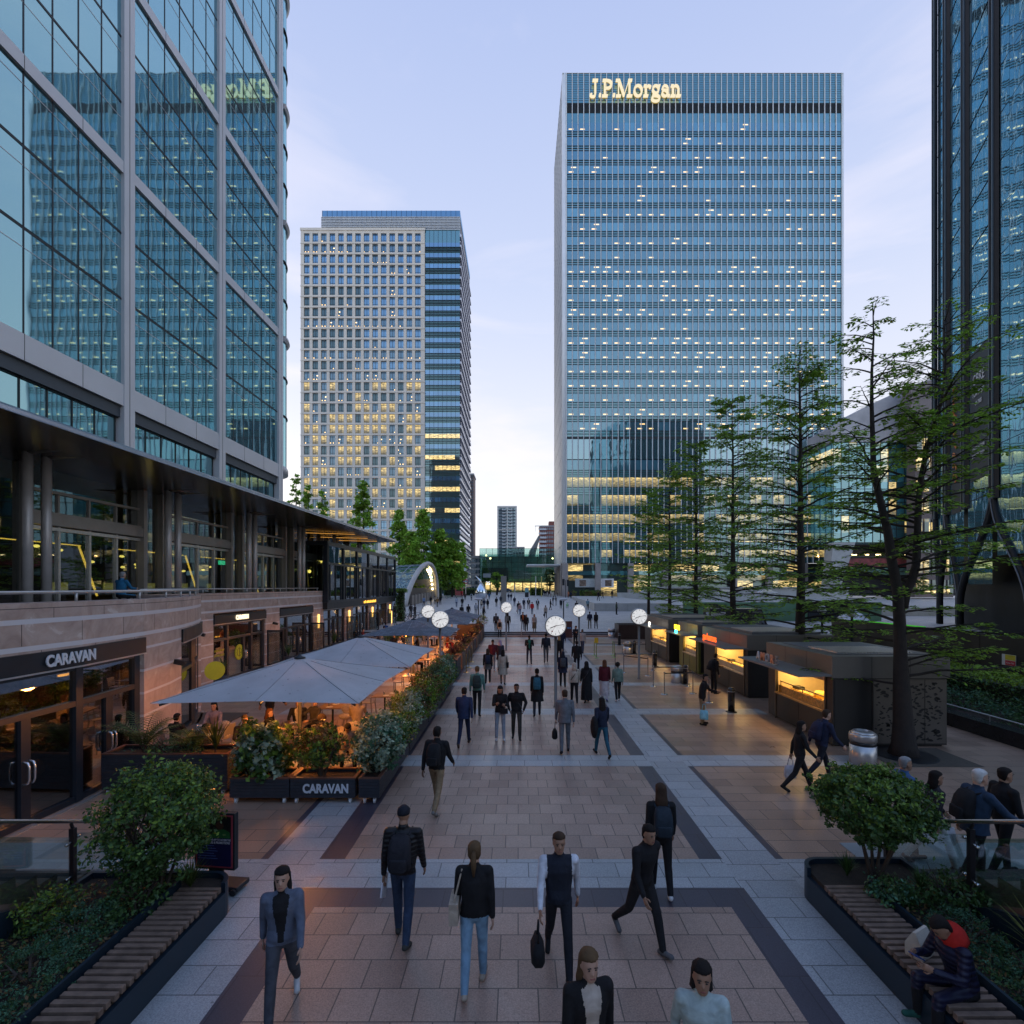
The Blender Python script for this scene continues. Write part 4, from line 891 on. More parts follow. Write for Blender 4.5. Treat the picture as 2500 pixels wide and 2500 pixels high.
# black glazed box on the upper storey
bx = MB(); bx.box(BX-0.02, 39.4, 3.56, BX, 61, 8.1); o = bx.build('box_window', clear_glass('box_glass', (0.4, 0.5, 0.5), 0.12, 0.75, 0.003), PD)
f_ = MB()
for k in range(7): y = 39.4 + 21.6*k/6; f_.box(BX-0.06, y-0.13, 3.56, BX+0.1, y+0.13, 8.1)
for k in range(18): y = 39.4 + 21.6*(k+0.5)/18; f_.box(BX-0.05, y-0.045, 3.56, BX+0.05, y+0.045, 6.5)
for z in (3.56, 6.5, 7.98): f_.box(BX-0.06, 39.3, z, BX+0.12, 61.1, z+0.16)
f_.box(-17.6, 39.25, 3.56, -14.6, 39.4, 3.75); f_.box(-17.6, 39.25, 8.0, -14.6, 39.4, 8.25); f_.box(-14.9, 39.2, 3.56, -14.6, 39.42, 8.2); f_.box(-17.7, 39.2, 3.56, -17.45, 39.42, 8.2)
f_.box(-20, 60.9, 3.56, -14.6, 61.1, 8.2); f_.box(-20, 39.3, 8.12, -14.66, 61.0, 8.3)
f_.build('frame', FRAME, o)
b = MB(); b.box(-17.5, 39.33, 3.7, -14.8, 39.36, 8.1); b.build('box_window', UG, PD)
for k in range(9):
    b = MB(); b.ball((-16.5, 40.5+2.3*k, 6.9 if k % 2 else 6.0), 0.14, 0, 8); b.build('pendant_lamp', AM2, PD)
b = MB()
for k in range(5): b.box(-15.6, 41+4*k, 4.2, -15.55, 42+4*k, 5.2)
b.build('menu_board', pm('pale_paper', (0.5, 0.5, 0.48), 0.7), PD)
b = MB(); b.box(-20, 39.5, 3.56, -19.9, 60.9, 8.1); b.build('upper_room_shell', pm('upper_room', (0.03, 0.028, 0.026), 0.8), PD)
for y in (44, 50, 56): lamp('POINT', (-17, y, 6.0), 10, (1, 0.55, 0.2), 0.3, name='room_light')
b = MB()
for y in (40.5, 44, 47): b.bar((-16.4, y-1.5, 8.9), (-13.3, y+1.2, 9.05), 0.02, 0.02)
b.build('strip_light', emit('soffit_strip', (1, 0.45, 0.08), 1.0), PD)
# open shop door leaves standing out from the wall
for y in (30.6, 37.0, 44.8, 51.6, 58.8):
    b = MB(); x = XW
    for (u0, u1, z0, z1) in ((0, 0.08, 0.05, 2.2), (0.92, 1.0, 0.05, 2.2), (0.08, 0.92, 2.1, 2.2), (0.08, 0.92, 0.05, 0.2)): b.box(x+u0, y-0.03, z0, x+u1, y+0.03, z1)
    o = b.build('open_door', FRAME, PD); g_ = MB(); g_.box(x+0.08, y-0.008, 0.2, x+0.92, y+0.008, 2.1); g_.build('door_glass', SGL, o)
    if y == 58.8: b = MB(); b.box(x+0.45, y-0.05, 0.6, x+0.52, y-0.04, 2.0); b.build('strip_light', emit('amber_strip', (1, 0.50, 0.12), 3.2), o)

# ---------------------------------------------------------------- black fluted tower at the right edge
def onface(t):
    A, Bp = Vector((48.8, 60)), Vector((41.96, 44.6)); d1 = (Bp-A).normalized(); L1 = (Bp-A).length; d2 = Vector((-0.292, -0.956)).normalized()
    return (A + d1*t) if t <= L1 else Bp + d2*(t-L1)
def nrm(t):
    a = onface(max(0, t-0.05)); c = onface(t+0.05); d = (c-a).normalized(); n_ = Vector((d.y, -d.x)); return n_ if n_.x < 0 else -n_
BT = thing('fluted_office_tower', 'dark glass tower with black vertical ribs parting into curved legs at the right edge', 'office tower', (0, 0, 0))
BG = mirror_glass('fluted_glass', (0.012, 0.06, 0.08), (0.50, 0.80, 0.92), 0.45, 0.45, 0.008)
BLKRIB = pm('black_rib', (0.006, 0.007, 0.009), 0.5, 0.1, 1, spec=0.25); GREYRIB = pm('grey_rib_edge', (0.10, 0.105, 0.115), 0.35, 0.1, 1, 0, 0.5)
ribs = [0.6, 4.2, 9.4, 15.9, 26.0, 36.0]; TOP = 77
def P3(t, z, off=0.0): p = onface(t) + nrm(t)*off; return Vector((p.x, p.y, z))
def legcurve(t0, t1, z1, n=14):
    out = []
    for i in range(n+1):
        q = i/n; e = q*q*(3-2*q); e = 0.5*e + 0.5*q**2.2; out.append((t0 + (t1-t0)*q, z1*(1-(1-q)**1) if False else z1*math.sin(q*PI/2)**1.0))
    return out
# legs: from each foot two curves rise and bend into the ribs
feet = [(8.0, (4.2, 15.9)), (21.0, (15.9, 26.0)), (31.5, (26.0, 36.0)), (2.0, (0.6, 4.2))]
def zcurve(foot, rib, ztop=13.2):
    pts = []
    for i in range(17):
        z = ztop*i/16; q = min(1, max(0, (z-3.0)/(ztop-3.0))); q = q*q*(3-2*q); pts.append((foot + (rib-foot)*q, z))
    return pts
bounds = {}
for foot, rr in feet:
    for rb in rr:
        pts = zcurve(foot, rb); bounds[(foot, rb)] = pts
        lb = MB()
        for o_, rad, mi in ((0.0, 0.26, 0), (0.25, 0.07, 1), (0.28, 0.05, 1)):
            sh = 0.25 if (mi and rad > 0.1) else (-0.25 if mi else 0)
            lb.tube([P3(t+sh, z, o_) for t, z in pts], rad, 7, mi)
        lb.build('curved_leg', [BLKRIB, GREYRIB], BT, True)
for t in ribs:
    b = MB(); n_ = nrm(t); z0 = 12.6
    w_ = 0.85 if t > 1 else 0.5
    for sgn in (-1, 1):
        b.ext([tuple(P3(t+sgn*w_, z0, 0.02)), tuple(P3(t+sgn*0.5, z0, 0.22)), tuple(P3(t, z0, 0.24)), tuple(P3(t, z0, -0.1))], (0, 0, TOP-z0), 0)
    for q in (-0.42, 0.18): b.ext([tuple(P3(t+q, z0, 0.2)), tuple(P3(t+q, z0, 0.34)), tuple(P3(t+q+0.22, z0, 0.34)), tuple(P3(t+q+0.22, z0, 0.2))], (0, 0, TOP-z0), 1)
    b.build('rib', [BLKRIB, GREYRIB], BT)
for i in range(len(ribs)-1):
    t0, t1 = ribs[i]+0.5, ribs[i+1]-0.5
    n_ = 3 if i < 3 else 5
    lower = 13.2
    zs = [7.5 if i != 1 and i != 2 else 5.0, 13.2]
    while zs[-1] < TOP: zs.append(zs[-1]+4.1)
    for z0, z1 in zip(zs, zs[1:]):
        if z0 > 75: z1 = TOP
        b = MB()
        for k in range(n_):
            a, c = t0+(t1-t0)*k/n_, t0+(t1-t0)*(k+1)/n_
            b.quad(P3(a, z0+0.02), P3(c-0.03, z0+0.02), P3(c-0.03, z1-0.03), P3(a, z1-0.03))
        o = b.build('window', BG, BT)
        f_ = MB(); f_.tube([P3(t0, z0, 0.02), P3(t1, z0, 0.02)], 0.035, 4)
        f_.build('frame', BLKRIB, o)
        if z0 > 75: break
b = MB()
for t in [1+35*k/24 for k in range(24)]: b.quad(P3(t, 0, -1.6), P3(t+35/24, 0, -1.6), P3(t+35/24, 14, -1.6), P3(t, 14, -1.6))
b.build('lobby_wall', pm('black_lobby_glass', (0.005, 0.006, 0.006), 0.35, 0.3, 0.5, spec=0.15), BT)
b = MB(); b.prism([tuple(onface(0.2)-nrm(0.2)*0.3), tuple(onface(16.85)-nrm(16)*0.3), tuple(onface(37)-nrm(37)*0.3), (75, 20), (80, 58)], 13, TOP); b.build('core_wall', BLKRIB, BT)
b = MB(); b.ext([tuple(P3(19.0, 0.5, -1.0)), tuple(P3(20.5, 0.5, -1.0)), tuple(P3(20.5, 8, -1.0)), tuple(P3(19.0, 8, -1.0))], tuple((nrm(19)*0.1).to_3d())); b.build('lobby_glow_panel', emit('lobby_glow_panel', (0.5, 0.3, 0.15), 0.5), BT)  # added glowing panel, stands in for the warm-lit lobby entrance
# letting banner behind the glass between two ribs
b = MB(); b.quad(P3(10.6, 15.0, 0.04), P3(14.7, 15.0, 0.04), P3(14.7, 27.5, 0.04), P3(10.6, 27.5, 0.04)); bo = b.build('banner', pm('grey_banner', (0.035, 0.038, 0.042), 0.5, 0.5, 0.2), BT)
d1 = (onface(14.5)-onface(10.5)).normalized(); n1 = nrm(12)
rotb = Matrix(((d1.x, 0, n1.x), (d1.y, 0, n1.y), (0, 1, 0)))
for s_, z, sz in (('CBRE', 24.6, 1.35), ('TOM MEIJER', 23.2, 0.6), ('44 7905', 22.3, 0.55)):
    lettering(s_, tuple(P3(12.65, z, 0.10)), sz, pm('banner_white', (0.6, 0.6, 0.6), 0.5), None, bo, 'banner_lettering', 0.01, 0.85, 0.01, rotb)
b = MB()
for k, (z, a_, c_) in enumerate(((20.6, 11.6, 13.6), (20.0, 11.9, 13.4), (17.9, 11.3, 14.0), (17.2, 11.2, 14.0))): b.quad(P3(c_, z, 0.1), P3(a_, z, 0.1), P3(a_, z+0.32, 0.1), P3(c_, z+0.32, 0.1))
b.build('banner_lines', pm('banner_grey_lines', (0.35, 0.35, 0.35), 0.5, 0.7, 5), bo)
b = MB(); b.quad(P3(5.6, 12.5, 0.04), P3(8.0, 12.5, 0.04), P3(8.0, 27, 0.04), P3(5.6, 27, 0.04)); bo = b.build('banner', pm('grey_banner', (0.035, 0.038, 0.042), 0.5, 0.5, 0.2), BT)
b = MB()
for k in range(9): b.tube([P3(6.7+0.45*math.cos(R(q*40+20*k)), 25.4-1.15*k+0.42*math.sin(R(q*40)), 0.1) for q in range(6+k % 3)], 0.09, 4)
b.build('banner_marks', pm('banner_orange', (0.6, 0.2, 0.05), 0.5), bo)

# ---------------------------------------------------------------- arched glass station entrance
SE = thing('station_canopy', 'arched glass station entrance canopy with a pale ring and lamps along its rim', 'station entrance', (0, 0, 0))
def archpt(u, r=0.0, x=0.0):
    Y0, Y1 = 92.5, 127.0; q = u; Y = Y0 + (Y1-Y0)*(0.5-0.5*math.cos(PI*q))**0.58; h = (8.2+r)*math.sin(PI*q)**0.8
    base = slope_z(Y)
    sx_ = -20.8 + 0.4*q
    sc = 1 - 0.006*abs(x)
    Yc = (Y0+Y1)/2
    return Vector((sx_ + x, Yc + (Y-Yc)*sc*(1+r*0.03), base + h*sc))
b = MB(); b.tube([archpt(i/40, 0.2, 0.35) for i in range(41)], 0.5, 8); b.build('rim', pm('pale_rim_concrete', (0.46, 0.44, 0.42), 0.6, 0.1, 0.5), SE, True)
b = MB()
for j in range(8):
    xa, xb = -2.6*j, -2.6*(j+1)
    for i in range(4, 33): b.quad(archpt(i/40, 0, xa), archpt((i+1)/40, 0, xa), archpt((i+1)/40, 0, xb), archpt(i/40, 0, xb))
b.build('glass_vault', mirror_glass('vault_glass', (0.02, 0.10, 0.13), (0.55, 0.78, 0.95), 0.30, 0.35, 0.03), SE)
b = MB()
for j in range(9): b.tube([archpt(i/40, 0.05, -2.6*j) for i in range(4, 34)], 0.07, 4)
for i in range(4, 34, 3): b.tube([archpt(i/40, 0.05, -2.6*j) for j in range(9)], 0.07, 4)
b.build('vault_ribs', pm('vault_rib', (0.30, 0.34, 0.37), 0.5), SE)
b = MB()
for j in range(8):
    xa, xb = -2.6*j, -2.6*(j+1)
    for i in range(0, 4): b.quad(archpt(i/40, 0.02, xa), archpt((i+1)/40, 0.02, xa), archpt((i+1)/40, 0.02, xb), archpt(i/40, 0.02, xb))
    if j == 0: b2 = MB()
    for i in range(33, 40): b2.quad(archpt(i/40, 0.02, xa), archpt((i+1)/40, 0.02, xa), archpt((i+1)/40, 0.02, xb), archpt(i/40, 0.02, xb))
b2.build('stone_skirt', pm('grey_skirt_stone', (0.22, 0.23, 0.26), 0.6, 0.12, 0.6), SE); b.build('stone_skirt', pm('grey_skirt_stone', (0.22, 0.23, 0.26), 0.6, 0.12, 0.6), SE)
for i in range(7):
    p = archpt(0.62 + 0.05*i, -0.7, -0.7); b = MB(); b.ball(p, 0.26); b.build('lamp', emit('station_lamp', (1, 0.72, 0.32), 9), SE)
for u in (0.32, 0.36): p = archpt(u, -4.5, -4.0); b = MB(); b.ball(p, 0.28); b.build('lamp', emit('station_lamp', (1, 0.72, 0.32), 9), SE)
b = MB(); b.box(-22.2, 98, 0.9, -21.8, 122, 4.2); b.box(-30, 96, 4.2, -21.8, 124, 4.5); b.build('inner_wall', pm('station_inner', (0.10, 0.09, 0.08), 0.7), SE)
for k in range(7): b = MB(); y = 97+3.2*k; z = slope_z(y); b.box(-20.4, y, z, -20.1, y+2.2, z+1.9); b.box(-20.2, y+2.3, z, -20.0, y+2.5, z+2.1); b.build('entrance_panel', pm('bronze_panel', (0.20, 0.18, 0.16), 0.5, 0.15, 1), SE)
# ---------------------------------------------------------------- platform clocks
WHITEF = pm('clock_face_white', (0.78, 0.78, 0.80), 0.35, 0.03, 2); INK = pm('clock_ink', (0.012, 0.012, 0.014), 0.5, 0.1, 3); REDH = pm('clock_red', (0.45, 0.03, 0.02), 0.5)
POLE = pm('bronze_pole', (0.16, 0.14, 0.125), 0.32, 0.1, 2, 0, 0.75)
clocks = [(20.4, 1356.5, '5', 'station style clock on the nearest pole, marked with a 5'), (24.4, 1074.5, '6', 'station style clock marked 6 over the dark parasols'),
          (32.2, 1045, '12', 'station style clock half hidden behind the clock marked 6'), (38.4, 1235.6, '7', 'small station style clock standing in the middle of the path near the steps'),
          (33.4, 1413.7, '10', 'station style clock marked 10 near the right end of the steps'), (26.7, 1560, '9', 'station style clock marked 9 beside the food kiosks')]
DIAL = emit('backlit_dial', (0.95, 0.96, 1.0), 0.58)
def make_clock():
    t = thing('station_clock', '', 'clock')
    b = MB(); b.lathe([(0.10, 0), (0.10, 0.02), (0.062, 0.03), (0.058, 2.86)], 16); b.build('pole', POLE, t, True)
    b = MB(); b.tube([(0, -0.10, 3.24), (0, -0.11, 3.24), (0, 0.11, 3.24), (0, 0.10, 3.24)], [0.40, 0.425, 0.425, 0.40], 40); b.build('case', STEEL, t, True)
    for s_, nm in ((-1, 'front'), (1, 'back')):
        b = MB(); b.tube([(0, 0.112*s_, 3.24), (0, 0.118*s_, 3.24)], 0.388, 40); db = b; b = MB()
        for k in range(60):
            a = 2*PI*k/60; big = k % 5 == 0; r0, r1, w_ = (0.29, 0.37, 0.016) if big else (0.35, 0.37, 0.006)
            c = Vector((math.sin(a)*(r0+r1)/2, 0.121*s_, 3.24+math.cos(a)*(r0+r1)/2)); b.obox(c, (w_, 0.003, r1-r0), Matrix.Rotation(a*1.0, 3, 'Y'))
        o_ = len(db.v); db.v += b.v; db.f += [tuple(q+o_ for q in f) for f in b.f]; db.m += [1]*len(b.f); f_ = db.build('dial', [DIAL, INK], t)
        def hand(ang, L_, w_, y, m_, dot=0, nm2='hand'):
            a = R(ang)*(1 if s_ < 0 else -1); b = MB()
            b.obox(Vector((math.sin(a)*L_*0.42, y*s_, 3.24+math.cos(a)*L_*0.42)), (w_, 0.004, L_*1.16), Matrix.Rotation(a, 3, 'Y'))
            if dot: b.tube([Vector((math.sin(a)*L_*0.98, (y-0.002)*s_, 3.24+math.cos(a)*L_*0.98)), Vector((math.sin(a)*L_*0.98, (y+0.002)*s_, 3.24+math.cos(a)*L_*0.98))], dot, 12)
            b.build(nm2, m_, f_)
        hand(248, 0.24, 0.030, 0.126, INK, 0, 'hour_hand'); hand(79, 0.345, 0.018, 0.131, INK, 0, 'minute_hand'); hand(213, 0.26, 0.008, 0.136, REDH, 0.030, 'second_hand')
    return t
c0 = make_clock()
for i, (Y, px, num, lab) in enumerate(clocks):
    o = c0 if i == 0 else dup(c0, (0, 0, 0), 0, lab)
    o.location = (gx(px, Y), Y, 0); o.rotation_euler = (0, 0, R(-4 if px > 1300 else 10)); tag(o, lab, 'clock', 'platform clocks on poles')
    if num != '12':
        a = R(30*int(num)); lettering(num, (math.sin(a)*0.25, -0.123, 3.24+math.cos(a)*0.25), 0.10, INK, '-Y', o, 'numeral', 0.002)

# ---------------------------------------------------------------- parasols
def fabric(name, col, pattern=False):
    if name in _pm: return _pm[name]
    m, nt, out = newmat(name); g = nd(nt, 'ShaderNodeTexCoord'); n1 = nd(nt, 'ShaderNodeTexNoise', Scale=1.3, Detail=5.0); nt.links.new(g.outputs['Object'], n1.inputs[0])
    c = ramp(nt, (n1, 0), [(0.3, tuple(x*0.88 for x in col)), (0.7, tuple(x*1.1 for x in col))]); c = (c, 0)
    sp = nd(nt, 'ShaderNodeTexNoise', Scale=11.0, Detail=1.0); nt.links.new(g.outputs['Object'], sp.inputs[0])
    c = mixc(nt, ramp(nt, (sp, 0), [(0.72, 0.0), (0.75, 0.5)]), c, (0.05, 0.05, 0.05))
    if pattern:
        br = nd(nt, 'ShaderNodeTexBrick', offset=0.37); mp = nd(nt, 'ShaderNodeMapping'); nt.links.new(g.outputs['Object'], mp.inputs[0])
        for k, v in (('Scale', 1.0), ('Brick Width', 0.34), ('Row Height', 0.09), ('Mortar Size', 0.012), ('Bias', -0.3)): br.inputs[k].default_value = v
        br.inputs['Color1'].default_value = (0, 0, 0, 1); br.inputs['Color2'].default_value = (0, 0, 0, 1); br.inputs['Mortar'].default_value = (1, 1, 1, 1); L(nt, mp, 0, br, 0)
        n2 = nd(nt, 'ShaderNodeTexNoise', Scale=4.0); nt.links.new(g.outputs['Object'], n2.inputs[0])
        f = math_(nt, 'MULTIPLY', (br, 0), (ramp(nt, (n2, 0), [(0.48, 0.0), (0.56, 0.7)]), 0)); c = mixc(nt, f, c, tuple(min(1, x*2.6) for x in col))
    d = nd(nt, 'ShaderNodeBsdfPrincipled', Roughness=0.85); lk(nt, c, d, 'Base Color')
    wv = nd(nt, 'ShaderNodeTexNoise', Scale=3.0, Detail=2.0); nt.links.new(g.outputs['Object'], wv.inputs[0]); bp = nd(nt, 'ShaderNodeBump', Strength=0.4, Distance=0.03); L(nt, wv, 0, bp, 'Height'); L(nt, bp, 0, d, 'Normal')
    t = nd(nt, 'ShaderNodeBsdfTranslucent'); lk(nt, c, t, 0); mx = nd(nt, 'ShaderNodeMixShader'); mx.inputs[0].default_value = 0.015; L(nt, d, 0, mx, 1); L(nt, t, 0, mx, 2)
    L(nt, mx, 0, out, 0); _pm[name] = m; return m
GREYF = fabric('pale_grey_canvas', (0.42, 0.43, 0.45)); DARKF = fabric('slate_canvas', (0.10, 0.125, 0.155), True)
SEAM = pm('canvas_seam', (0.30, 0.31, 0.33), 0.8)
def parasol(label, c, w_, d_, zc, za, mat, rz=0):
    t = thing('parasol', label, 'parasol', (c[0], c[1], 0), rz, 'square parasols over the restaurant terrace')
    b = MB(); nn = 10; N = 8
    per = []
    for i in range(4*N):
        s_, q = divmod(i, N); f_ = q/N*2-1
        per.append([(-1*(-f_), -1), (1, f_), (-f_, 1), (-1, -f_)][s_])
    idx = []
    for r in range(nn+1):
        e = r/nn; row = []
        for (x, y) in per:
            k = 0.03 + 0.97*e
            corner = abs(x)*abs(y)
            sag = -0.035*math.sin(PI*e)*(1-0.45*corner)
            scal = 0.045*e*(1-corner)
            z = za - (za-zc)*e + sag + scal
            row.append(len(b.v)); b.v.append((x*w_/2*k*(1-0.02*e*(1-corner)), y*d_/2*k*(1-0.02*e*(1-corner)), z))
        idx.append(row)
    M_ = 4*N
    for r in range(nn):
        for k in range(M_): b.f.append((idx[r][k], idx[r][(k+1) % M_], idx[r+1][(k+1) % M_], idx[r+1][k])); b.m.append(0)
    cnp = b.build('canopy', mat, t)
    for q in (0, N//2, N, N+N//2, 2*N, 2*N+N//2, 3*N, 3*N+N//2): sm = MB(); sm.tube([Vector(b.v[idx[r][q]])+Vector((0, 0, 0.006)) for r in range(1, nn+1)], 0.009, 4); sm.build('seam', SEAM, cnp)
    b = MB(); b.lathe([(0.05, za-0.02), (0.14, za), (0.14, za+0.03), (0.05, za+0.06), (0.03, za+0.11)], 14); b.build('finial', BLK, t, True)
    b = MB(); b.lathe([(0.30, 0.0), (0.30, 0.06), (0.05, 0.08), (0.045, za)], 14); b.build('pole', BLK, t, True)
    for sx_ in (-1, 1):
        for sy in (-1, 1): b = MB(); b.bar((0, 0, za-0.12), (sx_*w_/2*0.95, sy*d_/2*0.95, zc-0.06), 0.03, 0.04); b.build('rib', BLK, t)
    for sx_, sy in ((1, 0), (-1, 0), (0, 1), (0, -1)): b = MB(); b.bar((0, 0, za-0.13), (sx_*w_/2*0.9, sy*d_/2*0.9, zc-0.05), 0.025, 0.035); b.build('rib', BLK, t)
    h = MB(); h.obox((0.12, -0.15, za-0.62), (0.5, 0.1, 0.07)); h.obox((-0.12, 0.15, za-0.62), (0.5, 0.1, 0.07)); h.build('heater', emit('heater_glow', (1, 0.30, 0.04), 14), t)
    for q in (-1, 1): lamp('POINT', (c[0]+0.55*q, c[1]-0.55*q, za-0.8), PAR_E[0]*0.5, (1, 0.34, 0.07), 0.2, name='heater_light')
    return t
PAR_E = [190]
parasol('nearest big pale grey square parasol above the terrace diners', (-5.63, 13.2), 4.45, 4.55, 2.3, 2.95, GREYF)
PAR_E = [70]
parasol('second pale grey square parasol, between the nearest one and the slate ones', (-5.6, 18.2), 4.5, 4.7, 2.3, 3.0, GREYF)
PAR_E = [300]
parasol('nearest dark slate parasol with a dashed pattern, under the clocks', (-5.7, 27.9), 4.6, 4.5, 2.3, 3.0, DARKF)
parasol('middle one of the slate parasols, mostly hidden by the clock marked 6', (-5.6, 36.0), 4.6, 4.6, 2.3, 3.0, DARKF)
parasol('farthest dark slate parasol beside the top of the steps', (-5.4, 41.8), 4.5, 4.4, 2.3, 3.0, DARKF)

# ---------------------------------------------------------------- tables and chairs
CHW = pm('chair_grey_plastic', (0.30, 0.27, 0.25), 0.5, 0.1, 4); TBL = pm('table_top_dark', (0.09, 0.07, 0.06), 0.35, 0.2, 3); TBLW = pm('table_top_wood', (0.24, 0.15, 0.08), 0.4, 0.25, 5); FUR = pm('sheepskin', (0.45, 0.38, 0.30), 0.95, 0.25, 20, 0.02)
def make_chair():
    t = thing('cafe_chair', '', 'chair')
    b = MB(); b.obox((0, 0, 0.45), (0.44, 0.42, 0.03)); b.build('seat', CHW, t, False, 0.01)
    b = MB(); b.ext([(-0.21, 0.2, 0.5), (0.21, 0.2, 0.5), (0.22, 0.26, 0.85), (-0.22, 0.26, 0.85)], (0, 0.02, 0.0)); b.build('backrest', CHW, t)
    for sx_ in (-1, 1):
        for sy in (-1, 1):
            b = MB(); b.bar((sx_*0.19, sy*0.17, 0.44), (sx_*0.22, sy*0.21, 0.0), 0.03, 0.03); b.build('leg', CHW, t)
        b = MB(); b.bar((sx_*0.22, -0.18, 0.66), (sx_*0.22, 0.22, 0.68), 0.035, 0.025); b.bar((sx_*0.21, -0.17, 0.45), (sx_*0.22, -0.18, 0.66), 0.025, 0.025); b.build('armrest', CHW, t)
    return t
def make_table(mat, w_=0.8, d_=0.8):
    t = thing('cafe_table', '', 'table')
    b = MB(); b.box(-w_/2, -d_/2, 0.72, w_/2, d_/2, 0.75); b.build('table_top', mat, t, False, 0.006)
    b = MB(); b.tube([(0, 0, 0.03), (0, 0, 0.72)], 0.035, 8); b.build('leg', BLK, t); b = MB(); b.lathe([(0.25, 0.0), (0.25, 0.02), (0.05, 0.05)], 16); b.build('base', BLK, t)
    return t
chair0 = make_chair(); tblA = make_table(TBL); tblB = make_table(TBLW)
tabs = [(-6.6, 15.0, 'A', 'covered in plates below the nearest grey parasol'), (-5.3, 14.4, 'B', 'with tumblers right under the nearest grey parasol'), (-7.4, 12.95, 'A', 'behind the tall planter box in the corner'), (-9.15, 14.7, 'A', 'by the stone pier under the parasol corner'),
        (-5.0, 19.2, 'B', 'lit orange between the two pale parasols'), (-4.85, 23.4, 'A', 'laid with place settings behind the flowering planters'), (-6.3, 17.4, 'B', 'farthest back beneath the second grey parasol'),
        (-5.2, 28.6, 'B', 'by the clock pole under the slate parasol'), (-6.9, 29.6, 'A', 'in the middle of the slate parasol area'), (-4.5, 33.2, 'B', 'in front of the diner in red'), (-7.6, 35.4, 'A', 'beside the diner in the white blouse'), (-4.6, 38.2, 'A', 'in the orange glow close to the steps'), (-6.8, 41.5, 'B', 'below the farthest slate parasol'), (-11.9, 41.5, 'A', 'outside the far shopfront by the wall lights')]
GLS = clear_glass('tumbler_glass', (0.85, 0.9, 0.9), 0.12, 0.5); PLATE = pm('china', (0.62, 0.6, 0.58), 0.3, 0.05, 3)
fa = fb_ = True; plate0 = None; glass0 = None; usedc = False
def chair(x, y, rz, lab):
    global usedc
    if not usedc: o = chair0; usedc = True; o.location = (x, y, 0); o.rotation_euler = (0, 0, rz); tag(o, lab, 'chair', 'chairs on the restaurant terrace')
    else: o = dup(chair0, (x, y, 0), rz, lab, 'chairs on the restaurant terrace')
    return o
nth = {'-x': 'left', '+x': 'right'}
for i, (x, y, kd, where) in enumerate(tabs):
    lab = ('dark' if kd == 'A' else 'wooden') + ' square cafe table ' + where
    if kd == 'A' and fa: o = tblA; fa = False
    elif kd == 'B' and fb_: o = tblB; fb_ = False
    else: o = dup(tblA if kd == 'A' else tblB, (0, 0, 0), 0, lab)
    o.location = (x, y, 0); tag(o, lab, 'table', 'tables on the restaurant terrace')
    for dx, side in ((-0.62, 'left'), (0.62, 'right')):
        chair(x+dx, y+rnd.uniform(-0.05, 0.05), R(90 if dx < 0 else -90)+rnd.uniform(-0.2, 0.2), f'{side} chair at the table ' + where)
    for q in range(3 if y < 25 else 2):
        px_, py_ = x+rnd.uniform(-0.25, 0.25), y-0.25+0.22*q; what = q % 2
        if what == 0:
            if plate0 is None: b = MB(); b.lathe([(0.06, 0.0), (0.11, 0.008), (0.12, 0.015), (0.10, 0.012), (0.02, 0.008)], 16); plate0 = b.build('plate', PLATE, None, True); p_ = plate0
            else: p_ = plate0.copy(); COL.objects.link(p_)
            p_.location = (px_, py_, 0.752); tag(p_, ('nearer white plate on the table ' if q == 0 else 'farther white plate on the table ') + where, 'plate', 'plates on the terrace tables')
        else:
            if glass0 is None: b = MB(); b.lathe([(0.03, 0.0), (0.036, 0.11), (0.033, 0.11), (0.027, 0.01)], 12); glass0 = b.build('tumbler', GLS, None, True); p_ = glass0
            else: p_ = glass0.copy(); COL.objects.link(p_)
            p_.location = (px_, py_, 0.752); tag(p_, 'glass tumbler on the table ' + where, 'glass', 'glasses on the terrace tables')
for (x, y, z, lab) in ((-4.4, 18.6, 0.5, 'orange lit sheepskin thrown over the chair between the pale parasols'), (-5.7, 16.9, 0.5, 'sheepskin on the chair at the back of the nearest parasol'), (-8.5, 14.7, 0.5, 'shaggy grey sheepskin over the chair by the stone pier'), (-4.7, 14.5, 0.55, 'sheepskin behind the diner reading her phone')):
    b = MB(); b.ball((0, 0, 0), 0.24, 0, 14, (1, 0.85, 0.45)); b.ball((0, 0.16, 0.22), 0.2, 0, 12, (1.05, 0.4, 0.9)); o = b.build('sheepskin', FUR, None, True); o.location = (x, y, z+0.02); tag(o, lab, 'sheepskin', 'sheepskins on the terrace chairs')
    dm = o.modifiers.new('tuft', 'SUBSURF'); dm.levels = dm.render_levels = 1

